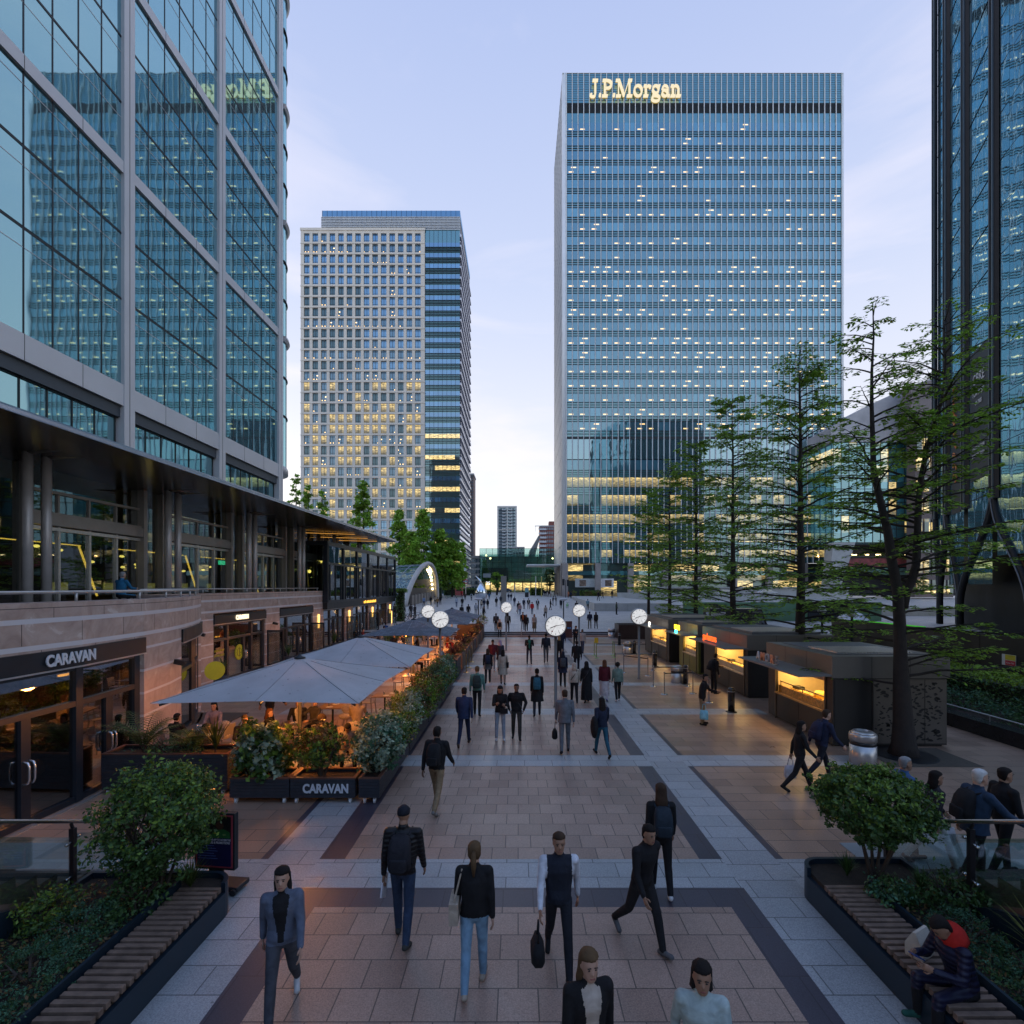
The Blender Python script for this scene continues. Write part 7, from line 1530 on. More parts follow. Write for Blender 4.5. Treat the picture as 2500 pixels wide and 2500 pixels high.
# ---------------------------------------------------------------- planting round the terrace
PLN = 'plants in the terrace planters'
shrub('glossy round leaved shrub at the left of the front planters', -5.75, 11.6, 0.45, (0.66, 0.42, 0.62), [LG2, LG1, LVAR], 101, 150, 20, 0.07, 0.12, 5, 0.62, 0.7, group=PLN); shrub('thin twiggy orange lit shrub above the planter lettering', -4.45, 11.6, 0.45, (0.68, 0.38, 0.5), [LG1, LBRN, LG2], 102, 100, 18, 0.07, 0.10, 9, 0.75, 0.5, group=PLN)
shrub('pale variegated shrub in the corner of the side planter', -3.3, 12.1, 0.45, (0.55, 0.85, 0.62), [LVAR, LVAR, LG3], 103, 200, 24, 0.07, 0.10, 6, 0.7, 0.55, group=PLN)
ys = [13.3, 14.6, 15.4, 16.4, 17.3, 18.2, 19.2, 20.2, 21.1, 22.2, 23.1]; mt = [[LG1, LG2], [LG2, LVAR], [LVAR, LG2], [LBRN, LG1], [LLIM, LG2], [LBRN, LG1], [LG2, LBRN], [LG1, LG3], [LBRN, LG2], [LVAR, LG3], [LG3, LG2]]
nms = ['deep green shrub after the variegated corner one', 'light leaved shrub second along the path', 'white flowering shrub in the path planters', 'bronze leaved shrub behind the white flowering one', 'lime green feathery shrub above the path planters', 'reddish brown shrub after the lime green one', 'loose olive shrub midway along the path planters', 'dark green shrub by the fourth path planter', 'tawny shrub near the laid table', 'frosted pale shrub spilling towards the path', 'green shrub at the end next to the wooden crate']
for i, (y, m_) in enumerate(zip(ys, mt)): shrub(nms[i], -3.3+0.06*math.sin(i*2.1), y, 0.45, (0.48, 0.66, 0.5+0.14*(i % 3)), m_, 110+i, 130, 22, 0.07, 0.09, 6, 0.58+0.12*(i % 2), 0.5, group=PLN, flowers=40 if i in (2, 4) else 0)
palm('feathery green palm in the tall corner planter', -8.9, 12.15, 0.85, 15, 1.25, 7); palm('smaller palm behind the tall corner planter', -7.75, 12.2, 0.85, 11, 0.8, 8); blades('spiky yucca at the right end of the tall corner planter', -7.15, 12.1, 0.85, 46, 0.75, 0.05, LGRS, 9, 1.0, 0.35, 'yucca', 'yucca', 0.12); shrub('ferny shrub filling the tall corner planter', -8.2, 12.15, 0.82, (0.9, 0.3, 0.25), [LG1, LG3], 130, 60, 20, 0.06, 0.06, 5, 0.15, 0.35, group=PLN)
for k in range(9):
    a = 24.2+2.55*k+0.95
    if k % 2 == 1: blades('purple spiky plant in the ' + ['', 'second', '', 'fourth', '', 'sixth', '', 'eighth', ''][k] + ' crate planter', -3.5, a, 0.9, 60, 0.8, 0.045, LPUR, 140+k, 1.0, 0.5, 'cordyline', 'cordyline', 0.05, PLN)
    else: shrub('tawny mixed shrub in the ' + ['first', '', 'third', '', 'fifth', '', 'seventh', '', 'ninth'][k] + ' crate planter', -3.48, a, 0.88, (0.34, 0.8, 0.36), [LBRN, LG1, LPUR], 150+k, 60, 18, 0.07, 0.08, 5, 0.3, 0.5, group=PLN)
blades('yellow green yucca in the dark red planter by the steps', -4.2, 47.6, 1.2, 60, 1.0, 0.06, LLIM, 160, 1.0, 0.45, 'yucca', 'yucca', 0.2); shrub('leafy shrub in the dark red planter by the steps', -3.5, 47.8, 1.2, (0.6, 0.5, 0.6), [LG2, LBRN], 161, 60, 18, 0.08, 0.09, 5, 0.5)
for (x, y, lab) in ((-14.2, 24.6, 'by the first lit shopfront'), (-14.0, 31.2, 'between the two shopfronts'), (-13.8, 38.4, 'by the first wall light')):
    t = blades('spiky potted plant ' + lab, x, y, 0.55, 60, 0.85, 0.04, LG1, 170+int(y), 1.0, 0.5, 'potted_plant', 'potted plant', 0.05); b = MB(); b.lathe([(0.2, -0.55), (0.26, -0.02), (0.23, -0.02), (0.2, -0.06)], 16); b.build('pot', PLK, t, True)
for i, (x, y, r) in enumerate(((-8.6, 26.0, 0.6), (-9.0, 32.0, 0.7), (-10.2, 43.5, 1.0), (-9.2, 38.6, 0.9), (-8.5, 45.6, 0.8))): shrub('leafy green bush among the terrace tables, ' + ['nearest of five', 'second of five', 'the largest, far back', 'third of five', 'farthest of five'][i], x, y, 0.0, (r, r*0.8, r*0.7), [LG2, LG1], 180+i, 90, 18, 0.1, 0.12, 6, r*0.9)
b = MB(); b.ball((0, 0, 0), 0.3, 0, 12); 
t = shrub('dried brown ball shaped shrub in the first crate planter', -3.6, 24.3, 0.95, (0.30, 0.30, 0.30), [LBRN, LBRN], 190, 120, 20, 0.03, 0.04, 5, 0.28, 0.5, group=PLN, shell=0.8)
# ---------------------------------------------------------------- hedges
def hedge(lab, x0, y0, x1, y1, z0, z1, n, ls, mats, seed):
    rg = np.random.default_rng(seed); t = thing('hedge', lab, 'hedge', ((x0+x1)/2, (y0+y1)/2, z0)); hx, hy, h = (x1-x0)/2, (y1-y0)/2, z1-z0
    b = MB(); b.box(-hx+ls, -hy+ls, 0, hx-ls, hy-ls, h-ls); b.build('twigs', pm('hedge_core', (0.012, 0.02, 0.008), 0.9), t)
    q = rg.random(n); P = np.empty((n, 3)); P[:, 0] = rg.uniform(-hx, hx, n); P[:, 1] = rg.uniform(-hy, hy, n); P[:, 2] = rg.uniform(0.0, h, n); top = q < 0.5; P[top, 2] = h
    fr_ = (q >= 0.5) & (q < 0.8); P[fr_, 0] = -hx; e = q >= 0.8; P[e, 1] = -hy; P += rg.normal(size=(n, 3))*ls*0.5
    Nn = rdirs(rg, n)+np.array([0, 0, 0.6]); t_ = rdirs(rg, n); Dv = np.cross(Nn, t_); Dv /= np.linalg.norm(Dv, axis=1, keepdims=True); Wv = np.cross(Nn/np.linalg.norm(Nn, axis=1, keepdims=True), Dv); s = ls*(0.6+0.8*rg.random((n, 1)))
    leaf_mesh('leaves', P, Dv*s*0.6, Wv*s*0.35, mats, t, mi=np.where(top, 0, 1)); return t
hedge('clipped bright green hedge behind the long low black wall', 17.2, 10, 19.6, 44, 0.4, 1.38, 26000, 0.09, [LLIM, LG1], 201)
for i in range(8): shrub('dark ferny shrub under the hedge, ' + ['nearest the viewer', 'second', 'third', 'fourth', 'fifth', 'sixth', 'seventh', 'farthest'][i] + ' along the low wall', 16.2, 13.5+2.6*i, 0.38, (0.75, 1.4, 0.42), [LG1, LG3], 210+i, 90, 18, 0.1, 0.10, 6, 0.3, 0.4, group='ferny shrubs under the long hedge')
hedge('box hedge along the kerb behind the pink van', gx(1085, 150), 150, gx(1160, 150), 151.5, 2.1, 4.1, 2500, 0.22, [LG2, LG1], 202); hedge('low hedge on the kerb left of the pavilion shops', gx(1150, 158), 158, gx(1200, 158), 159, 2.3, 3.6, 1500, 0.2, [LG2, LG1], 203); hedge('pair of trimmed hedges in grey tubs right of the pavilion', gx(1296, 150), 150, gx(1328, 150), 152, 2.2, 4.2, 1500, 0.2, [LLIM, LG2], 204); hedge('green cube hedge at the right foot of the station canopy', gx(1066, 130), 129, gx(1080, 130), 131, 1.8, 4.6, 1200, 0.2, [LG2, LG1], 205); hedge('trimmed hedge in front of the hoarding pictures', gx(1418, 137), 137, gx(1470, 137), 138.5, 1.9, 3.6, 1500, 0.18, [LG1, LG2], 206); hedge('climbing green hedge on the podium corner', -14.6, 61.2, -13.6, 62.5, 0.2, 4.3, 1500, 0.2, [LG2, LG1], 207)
# ---------------------------------------------------------------- conifers on the right
def conifer(lab, x, y, h, r0, seed, spread, nb, ls, z0=2.2, leaders=None, twn=13, lpt=11, lean=0.0, fade=1.0, bare=0.0, low=None):
    rg = np.random.default_rng(seed); pr = random.Random(seed); t = thing('conifer', lab, 'tree', (x, y, 0), 0, 'row of feathery conifers behind the kiosks')
    b = MB(); flare = [(0, r0*1.95), (0.3, r0*1.5), (1.0, r0*1.18), (2.0, r0)]
    leads = leaders or [[(0, 0, 0), (lean*0.5, 0, h*0.5), (lean, 0.1, h)]]
    tops = []
    for li, ld in enumerate(leads):
        P_ = [Vector(p) for p in ld]; pts = []; rads = []
        N = 14
        for i in range(N+1):
            f_ = i/N*(len(P_)-1); k_ = min(int(f_), len(P_)-2); q = f_-k_; q = q; p = P_[k_].lerp(P_[k_+1], q); pts.append(p+Vector((pr.uniform(-1, 1), pr.uniform(-1, 1), 0))*0.03*(1 if i else 0))
        base = pts[0].z
        for p in pts:
            f_ = (p.z)/h; rr = r0*max(0.0, 1-f_)**1.1+0.012
            if li == 0 and p.z < 2.0: rr = np.interp(p.z, [a for a, _ in flare], [c for _, c in flare])
            if li: rr *= 0.85
            rads.append(rr)
        if li == 0: pts.insert(1, Vector((0, 0, 0.3))); rads.insert(1, r0*1.5)
        b.tube(pts, rads, 12); tops.append(pts)
    tr = b.build('trunk', BARK, t, True)
    br = MB(); C = []; Dl = []; Wl = []
    for i in range(nb):
        pts = tops[i % len(tops)]; zmin = z0 if i % len(tops) == 0 else pts[0].z+0.5
        f_ = (i/nb)**0.92; z = zmin+(h-0.3-zmin)*f_
        seg = min(range(len(pts)-1), key=lambda q: abs((pts[q].z+pts[q+1].z)/2-z)); p0 = pts[seg].lerp(pts[seg+1], 0.5); p0 = Vector((p0.x, p0.y, z))
        a = pr.uniform(0, 2*PI); hf = min(0.999, max(0.0, (z-zmin)/(h-zmin))); Lb = spread*((1-hf)**0.75*0.84+0.16)*pr.uniform(0.55, 1.12)
        if low and z < low: Lb *= 0.75
        d = Vector((math.cos(a), math.sin(a), 0)); up = pr.uniform(-0.05, 0.35)+0.5*hf; bp_ = [p0]; seglen = Lb/7
        for q in range(7):
            up_q = up*(1-0.16*q)+pr.uniform(-0.12, 0.12)+(0.08 if q > 4 else 0); d2 = (d+Vector((0, 0, up_q))+Vector((pr.uniform(-.12, .12), pr.uniform(-.12, .12), 0))).normalized(); bp_.append(bp_[-1]+d2*seglen)
        rb = min(0.05, 0.012+0.012*Lb)*(r0/0.25)**0.5; br.tube(bp_, [rb*(1-0.12*q) for q in range(8)], 5, 0, False)
        s_ = Vector((-d.y, d.x, 0)); nt_ = max(3, int(twn*(0.4+0.6*Lb/spread)))
        dens = 1.0 if hf < 1-bare else 0.45
        for k_ in range(nt_):
            f2 = 0.18+0.82*(k_+pr.random())/nt_; kk = min(int(f2*7), 6); tp = bp_[kk].lerp(bp_[kk+1], f2*7-kk); sd = 1 if k_ % 2 else -1
            tl = Lb*0.24*(1.15-f2)*pr.uniform(0.6, 1.3)+0.18; td = (s_*sd*pr.uniform(0.5, 1.0)+d*pr.uniform(0.3, 0.9)+Vector((0, 0, pr.uniform(-0.25, 0.2)))).normalized(); te = tp+td*tl
            br.tube([tp, tp.lerp(te, 0.5)+Vector((0, 0, 0.02)), te], [rb*0.35, rb*0.25, 0.004], 3, 0, False)
            nl = int(lpt*dens*(0.6+0.8*pr.random()))
            for m_ in range(nl):
                f3 = 0.15+0.9*pr.random(); lp = tp.lerp(te, f3); side_ = td.cross(Vector((0, 0, 1))); sg2 = 1 if m_ % 2 else -1
                ld_ = (td*0.6+side_*sg2*pr.uniform(0.4, 1.1)+Vector((0, 0, pr.uniform(-0.45, 0.15)))).normalized(); c_ = lp+ld_*ls*0.5+Vector((pr.uniform(-1, 1), pr.uniform(-1, 1), pr.uniform(-1, 1)))*ls*0.25
                C.append(c_); Dl.append(ld_*ls*0.55*pr.uniform(0.6, 1.2)); wv = ld_.cross(Vector((pr.uniform(-.5, .5), pr.uniform(-.5, .5), 1))); Wl.append(wv.normalized()*ls*0.24)
    br.build('branches', BARK, t); leaf_mesh('foliage', np.array(C), np.array(Dl), np.array(Wl), [LCON, LTREE], t, mi=rg.integers(0, 2, len(C))); return t
conifer('nearest forked conifer with a thick trunk beside the litter bin', 11.0, 14.6, 12.9, 0.205, 301, 3.8, 125, 0.135, 2.0, [[(0, 0, 0), (-0.1, 0, 4.4), (-0.75, 0.2, 8.4), (-0.9, 0, 12.9)], [(-0.02, 0, 4.2), (0.45, 0.1, 5.6), (0.72, 0.3, 8.0), (1.3, 0.2, 10.4), (1.35, 0.2, 12.6)]], 15, 17, bare=0.3)
conifer('second conifer rising behind the gap between the first two kiosks', 12.4, 22.5, 15.4, 0.24, 302, 4.6, 105, 0.175, 2.6, twn=14, lpt=14, bare=0.1)
conifer('third conifer behind the second kiosk', 13.0, 31, 16.6, 0.21, 303, 4.9, 100, 0.22, 2.6, twn=13, lpt=12)
conifer('fourth conifer behind the far kiosks', 13.9, 40, 16.5, 0.20, 304, 4.9, 95, 0.26, 2.6, twn=12, lpt=12)
conifer('fifth conifer near the dark brown planter', 14.8, 50, 17.0, 0.20, 305, 5.0, 90, 0.27, 2.8, twn=12, lpt=11)
conifer('farthest conifer of the row, beside the concrete terrace', 15.3, 60, 16.6, 0.19, 306, 4.8, 85, 0.32, 3.0, twn=11, lpt=11)
b = MB(); b.prism([(10.0, 13.6), (12.4, 13.6), (12.4, 15.2), (10.0, 15.2)], 0.004, 0.008); b.lathe([(0.8, 0.008), (0.8, 0.014), (0.72, 0.02)], 28, (11.0, 14.6, 0), 1); struct(b.build('tree_pit', [pm('pit_resin', (0.09, 0.075, 0.06), 0.8, 0.3, 10), BLK]))
# ---------------------------------------------------------------- full trees on the left and far
def broad(lab, x, y, z, h, w_, seed, clumps, per, ls, mats=(LTREE, LTREE, LLIM), group='green trees behind the station canopy', conic=True, bare=0.12):
    rg = np.random.default_rng(seed); pr = random.Random(seed); t = thing('tree', lab, 'tree', (x, y, z), 0, group); b = MB(); b.tube([(0, 0, 0), (0.1, 0, h*0.4), (0, 0.1, h*0.96)], [0.32, 0.22, 0.03], 8); b.build('trunk', BARK, t, True)
    br = MB(); f_ = rg.random(clumps)**0.85; zz = h*(bare+(1-bare)*f_); rr = (w_*(1-f_)**0.7+0.35 if conic else w_*np.sqrt(np.maximum(0.05, 1-(2*f_-1)**2)))*np.sqrt(rg.random(clumps)*0.85+0.15)*rg.uniform(0.75, 1.15, clumps); a = rg.random(clumps)*2*PI
    cc = np.stack([rr*np.cos(a), rr*np.sin(a), zz], 1)
    for c in cc[::4]: br.tube([(0, 0, c[2]-0.3*math.hypot(c[0], c[1])), (c[0]*0.5, c[1]*0.5, c[2]-0.1), tuple(c)], [0.07, 0.05, 0.02], 4, 0, False)
    br.build('limbs', BARK, t); P = np.repeat(cc, per, 0); n = len(P); P = P+rg.normal(size=(n, 3))*np.array([0.6, 0.6, 0.35])*w_*0.18
    Nn = rdirs(rg, n)+np.array([0, 0, 0.5]); t_ = rdirs(rg, n); Dv = np.cross(Nn, t_); Dv /= np.linalg.norm(Dv, axis=1, keepdims=True); Wv = np.cross(Nn/np.linalg.norm(Nn, axis=1, keepdims=True), Dv); s = ls*(0.6+0.8*rg.random((n, 1)))
    leaf_mesh('crown', P, Dv*s*0.55, Wv*s*0.28, list(mats), t, mi=np.repeat(rg.integers(0, len(mats), clumps), per)); return t
for i, (px, py, Y, w_, lab) in enumerate(((722, 1156, 84, 1.7, 'thin open conifer at the corner of the near glass tower'), (752, 1187, 82, 1.7, 'second thin conifer above the dark canopy'), (787, 1200, 86, 1.8, 'third thin conifer above the dark canopy'), (886, 1176, 84, 2.6, 'tall pointed green conifer above the canopy tip'), (974, 1246, 132, 4.0, 'left one of the full trees behind the station canopy'), (1034, 1247, 136, 4.4, 'middle full tree behind the station canopy'), (1075, 1297, 138, 4.8, 'bushy bright green tree at the right of the station canopy'), (1104, 1318, 140, 4.2, 'lower bright green tree beside the pink van'), (1128, 1325, 150, 2.4, 'slim tree before the low white block'), (1005, 1300, 128, 4.2, 'dense low tree over the station vault'))):
    z = slope_z(Y); broad(lab, gx(px, Y), Y, z, gz(py, Y)-z, w_, 400+i, 130 if w_ > 2.5 else 60, 34 if w_ > 2.5 else 22, 0.75 if Y > 100 else 0.45)
broad('small round tree on the kerb in front of the pavilion', gx(1213, 150), 150, 2.3, 6.5, 2.1, 420, 70, 26, 0.45, (LTREE, LG2), None, False, 0.35)
broad('small dark tree at the right side of the pavilion', gx(1342, 165), 165, 2.4, 8, 1.9, 421, 60, 22, 0.45, (LG1, LG1), None, False, 0.3)
for i, (px, Y) in enumerate(((1400, 136), (1432, 136), (1445, 136), (1462, 136))): shrub('plant in a timber tub before the hoarding pictures, ' + ['first', 'second', 'third', 'fourth'][i] + ' from the left', gx(px, Y), Y, 1.9, (0.9, 0.7, 0.9), [LG2, LBRN], 430+i, 30, 14, 0.2, 0.3, 3, 1.0, group='plants before the hoarding pictures')
# ---------------------------------------------------------------- people
SKINS = [pm('skin_light', (0.42, 0.25, 0.18), 0.55, 0.08, 6), pm('skin_tan', (0.30, 0.165, 0.105), 0.55, 0.08, 6), pm('skin_brown', (0.14, 0.075, 0.048), 0.55, 0.08, 6), pm('skin_dark', (0.06, 0.033, 0.022), 0.5, 0.08, 6)]
EYE = pm('eye_dark', (0.02, 0.015, 0.012), 0.3); LIP = pm('lip', (0.25, 0.08, 0.07), 0.5)
def cloth(c, quilt=False):
    nm = ('quilted' if quilt else 'cloth')+'_%03d_%03d_%03d' % tuple(int(x*255) for x in c)
    if nm in _pm: return _pm[nm]
    m, nt, out = newmat(nm); tc = nd(nt, 'ShaderNodeTexCoord'); n1 = nd(nt, 'ShaderNodeTexNoise', Scale=7.0, Detail=4.0, Distortion=0.8); nt.links.new(tc.outputs['Object'], n1.inputs[0]); r = ramp(nt, (n1, 0), [(0.3, tuple(x*0.75 for x in c)), (0.7, tuple(min(1, x*1.2) for x in c))])
    b = nd(nt, 'ShaderNodeBsdfPrincipled', Roughness=0.85); L(nt, r, 0, b, 0); b.inputs['Specular IOR Level'].default_value = 0.25; bp = nd(nt, 'ShaderNodeBump', Strength=0.7, Distance=0.02); (L(nt, n1, 0, bp, 'Height') if not quilt else None)
    if quilt: wv = nd(nt, 'ShaderNodeTexWave', bands_direction='Z', Scale=5.0, Distortion=0.6); nt.links.new(tc.outputs['Object'], wv.inputs[0]); bp.inputs['Distance'].default_value = 0.012; L(nt, wv, 1, bp, 'Height'); b.inputs['Roughness'].default_value = 0.4
    L(nt, bp, 0, b, 'Normal'); L(nt, b, 0, out, 0); _pm[nm] = m; return m
HEADR = [(-0.118, 0.022, -0.075, -0.03), (-0.10, 0.045, -0.090, 0.00), (-0.07, 0.058, -0.095, 0.045), (-0.03, 0.068, -0.094, 0.075), (0.01, 0.073, -0.094, 0.092), (0.05, 0.075, -0.092, 0.098), (0.085, 0.066, -0.075, 0.088), (0.11, 0.045, -0.045, 0.06), (0.122, 0.018, -0.012, 0.025)]
def oval(cx, cy, z, rx, y0, y1, n=16): return [Vector((cx+rx*math.cos(2*PI*k/n), (y0+y1)/2+(y1-y0)/2*math.sin(2*PI*k/n)+cy, z)) for k in range(n)]
def rx_(a): return Matrix.Rotation(a, 3, 'X')
_bodies = {}; _hair = {}; _frames = {}
POSES = {  # legs: (hip flex, knee, spread) per side; arms: (shoulder flex, abduct, elbow, inward)
 'walkA': dict(L=(24, 8, 1), Rr=(-18, 22, 1), aL=(-18, 8, 14, 0), aR=(22, 8, 24, 0), lean=3), 'walkB': dict(L=(-18, 22, 1), Rr=(24, 8, 1), aL=(22, 8, 24, 0), aR=(-18, 8, 14, 0), lean=3),
 'stepA': dict(L=(12, 5, 1), Rr=(-10, 14, 1), aL=(-8, 7, 10, 0), aR=(10, 7, 15, 0), lean=2), 'stepB': dict(L=(-10, 14, 1), Rr=(12, 5, 1), aL=(10, 7, 15, 0), aR=(-8, 7, 10, 0), lean=2),
 'stand': dict(L=(0, 1, 4), Rr=(2, 3, 4), aL=(2, 8, 10, 0), aR=(4, 8, 14, 0), lean=1), 'phone': dict(L=(2, 2, 3), Rr=(-2, 2, 3), aL=(22, 10, 85, 28), aR=(26, 10, 88, 28), lean=3, head=(22, 0)), 'pocket': dict(L=(12, 4, 2), Rr=(-10, 12, 2), aL=(-6, 22, 42, 30), aR=(-4, 20, 40, 30), lean=2),
 'lunge': dict(L=(26, 12, 2), Rr=(-20, 26, 2), aL=(-20, 10, 16, 0), aR=(26, 12, 28, 0), lean=11, head=(5, 0)), 'rail': dict(L=(22, 20, 2), Rr=(-16, 10, 2), aL=(-10, 10, 20, 0), aR=(46, 14, 20, 0), lean=6), 'shop': dict(L=(2, 2, 3), Rr=(4, 6, 4), aL=(38, 8, 55, 10), aR=(6, 8, 12, 0), lean=8, head=(8, 0)),
 'sit': dict(L=(84, 84, 5), Rr=(86, 88, 6), aL=(34, 10, 52, 22), aR=(38, 10, 55, 22), lean=6, head=(4, 0), sit=1), 'sitback': dict(L=(82, 78, 6), Rr=(88, 92, 6), aL=(22, 12, 60, 25), aR=(50, 12, 75, 20), lean=-6, head=(0, 25), sit=1), 'sitlow': dict(L=(86, 80, 9), Rr=(92, 96, 7), aL=(34, 12, 88, 34), aR=(38, 12, 92, 34), lean=18, head=(38, 0), sit=1), 'ride': dict(L=(50, 50, 3), Rr=(20, 10, 3), aL=(30, 8, 30, 0), aR=(30, 8, 30, 0), lean=8)}
def make_body(pose, fem, bulk):
    key = (pose, fem, bulk)
    if key in _bodies: return _bodies[key]
    p = POSES[pose]; b = MB(); segs = []
    def cap(a, c, ra, rc, lab, n=12, flat=None):
        a, c = Vector(a), Vector(c); d = (c-a).normalized() if (c-a).length > 1e-6 else Vector((0, 0, 1)); b.tube([a-d*ra*0.8, a-d*ra*0.4, a, c, c+d*rc*0.4, c+d*rc*0.8], [ra*0.45, ra*0.88, ra, rc, rc*0.88, rc*0.45], n); segs.append((a, c, ra, rc, lab))
    sh = 0.176 if fem else 0.200; hw = 0.088; pu = 1.0+bulk*0.5
    hips = Vector((0, 0, 0.93)); lean = R(p['lean']); UB = rx_(lean)      # forward (-Y) lean
    def up(v): return hips+UB @ (Vector(v)-hips)
    joints = {}
    for sx_, k in ((-1, 'Rr'), (1, 'L')):
        f_, kn, sp_ = (R(q) for q in p[k]); h0 = hips+Vector((sx_*hw, 0, -0.02)); d1 = Vector((sx_*math.sin(sp_), -math.sin(f_), -math.cos(f_))).normalized(); kn_ = h0+d1*0.43; d2 = Vector((sx_*math.sin(sp_)*0.4, -math.sin(f_-kn), -math.cos(f_-kn))).normalized(); an = kn_+d2*0.415
        th = 0.086 if fem else 0.082
        cap(h0, kn_, th*(1+bulk*0.15), 0.056*(1+bulk*0.25), 2); cap(kn_, kn_.lerp(an, 0.3), 0.056*(1+bulk*0.25), 0.056*(1+bulk*0.25), 2); cap(kn_.lerp(an, 0.3), an, 0.055*(1+bulk*0.25), 0.042*(1+bulk*0.3), 2)
        fa_ = f_-kn; fd = Vector((sx_*0.12, -math.cos(fa_*0.75), -math.sin(-fa_*0.75)*-1 if False else (math.sin(fa_)*0.9 if fa_ < 0 else math.sin(fa_)*0.6))).normalized() if not p.get('sit') else Vector((sx_*0.15, -1, 0)).normalized()
        up_ = Vector((0, 0, 1)); heel = an+Vector((0, 0, -0.05))-fd*0.05; toe = heel+fd*0.20
        cap(an, heel+fd*0.03, 0.042, 0.044, 3); cap(heel, toe, 0.040, 0.037, 3); joints[k] = (h0, kn_, an)
    # torso
    tor = [(0.84, 0.10, 0.085), (0.90, 0.158 if fem else 0.150, 0.112), (0.97, 0.162 if fem else 0.152, 0.112), (1.08, (0.128 if fem else 0.148)*pu**0.5, 0.095*pu**0.5), (1.20, (0.145 if fem else 0.165)*pu**0.3, 0.112), (1.32, 0.168 if fem else 0.192, 0.122), (1.41, 0.152 if fem else 0.180, 0.10), (1.465, 0.085, 0.07), (1.50, 0.058, 0.058), (1.57, 0.050, 0.054)]
    rings = []
    for (z, a, c) in tor: rings.append([up((a*(1+bulk*0.18)*math.cos(2*PI*k/16), c*(1+bulk*0.3)*math.sin(2*PI*k/16)+(0.012 if 1.0 < z < 1.3 else 0)+(0.0 if z < 1.45 else 0.008), z)) if z > 0.93 else Vector((a*math.cos(2*PI*k/16), c*math.sin(2*PI*k/16), z)) for k in range(16)])
    b.rings(rings); segs += [(up((0, 0, 1.0)), up((0, 0, 1.40)), 0.15, 0.15, 1), (Vector((0, 0, 0.86)), Vector((0, 0, 0.93)), 0.13, 0.14, 2), (up((0, 0, 1.50)), up((0, 0, 1.56)), 0.05, 0.05, 0)]
    hands = []
    for sx_, k in ((-1, 'aR'), (1, 'aL')):
        f_, ab, el, inn = (R(q) for q in p[k]); s0 = up((sx_*sh, 0.005, 1.415)); d1 = Vector((sx_*math.sin(ab), -math.sin(f_)*math.cos(ab), -math.cos(f_)*math.cos(ab))); e0 = s0+(UB @ d1)*0.285; d2 = Vector((sx_*math.sin(ab)*0.5-sx_*math.sin(inn), -math.sin(f_+el), -math.cos(f_+el))).normalized(); d2 = (UB @ d2); w0 = e0+d2*0.25
        cap(up((sx_*0.07, 0, 1.43)), s0, 0.055, 0.062*(1+bulk*0.3), 1); cap(s0, e0, 0.056*(1+bulk*0.3), 0.044*(1+bulk*0.35), 6); cap(e0, w0, 0.043*(1+bulk*0.35), 0.032*(1+bulk*0.35), 6); cap(w0, w0+d2*0.02, 0.026, 0.026, 0); hands.append((w0+d2*0.02, d2, sx_))
    hp = p.get('head', (0, 0)); HM = UB @ rx_(R(hp[0])-lean*0.7) @ Matrix.Rotation(R(hp[1]), 3, 'Z'); HC = up((0, 0.0, 1.555))+HM @ Vector((0, -0.012, 0.085))
    b.rings([[HC+HM @ v for v in oval(0, 0, z, r, y0, y1)] for z, r, y0, y1 in HEADR]); segs.append((HC+HM @ Vector((0, 0, -0.05)), HC+HM @ Vector((0, 0, 0.05)), 0.085, 0.085, 0))
    b.tube([HC+HM @ Vector(v) for v in ((0, -0.085, 0.02), (0, -0.108, -0.025), (0, -0.085, -0.035))], [0.010, 0.016, 0.008], 6)
    for sx_ in (-1, 1): b.ball(HC+HM @ Vector((sx_*0.074, 0.01, -0.005)), 0.022, 0, 8, (0.5, 0.8, 1.2))
    me = b.mesh('body_base'); o = bpy.data.objects.new('body_tmp', me); COL.objects.link(o)
    m_ = o.modifiers.new('r', 'REMESH'); m_.mode = 'VOXEL'; m_.voxel_size = 0.0135; s_ = o.modifiers.new('s', 'SMOOTH'); s_.factor = 0.5; s_.iterations = 3
    dg = bpy.context.evaluated_depsgraph_get(); out = bpy.data.meshes.new_from_object(o.evaluated_get(dg)); bpy.data.objects.remove(o)
    V = np.empty(len(out.vertices)*3); out.vertices.foreach_get('co', V); V = V.reshape(-1, 3); fs = [tuple(q.vertices) for q in out.polygons]; FC = np.array([V[list(f)].mean(0) for f in fs]); best = np.full(len(FC), 1e9); lab = np.zeros(len(FC), int)
    for a, c, ra, rc, l_ in segs:
        a, c = np.array(a), np.array(c); ab = c-a; t_ = np.clip(((FC-a) @ ab)/max(ab @ ab, 1e-9), 0, 1); dd = np.linalg.norm(FC-a-t_[:, None]*ab, axis=1)-(ra+(rc-ra)*t_); q = dd < best; best[q] = dd[q]; lab[q] = l_
    inv = np.array(UB.inverted()); loc = (FC-np.array(hips)) @ inv.T
    q = (lab == 2) & (loc[:, 2] > -0.03) & (np.abs(FC[:, 0]) < 0.22) & (not p.get('sit')); lab[q] = 1
    if p.get('sit'): q = (lab == 2) & (loc[:, 2] > 0.02); lab[q] = 1
    q = (lab == 1) & (loc[:, 1] < -0.05) & (np.abs(loc[:, 0]) < 0.030+0.06*np.clip((loc[:, 2]-0.05)/0.45, 0, 1)) & (loc[:, 2] > 0.02); lab[q] = 7
    q = (lab == 1) & (np.abs(loc[:, 0]) > 0.158) & (loc[:, 2] > 0.32); lab[q] = 6
    mb = MB(); mb.v = [tuple(v) for v in V]; mb.f = fs; mb.m = lab.tolist()
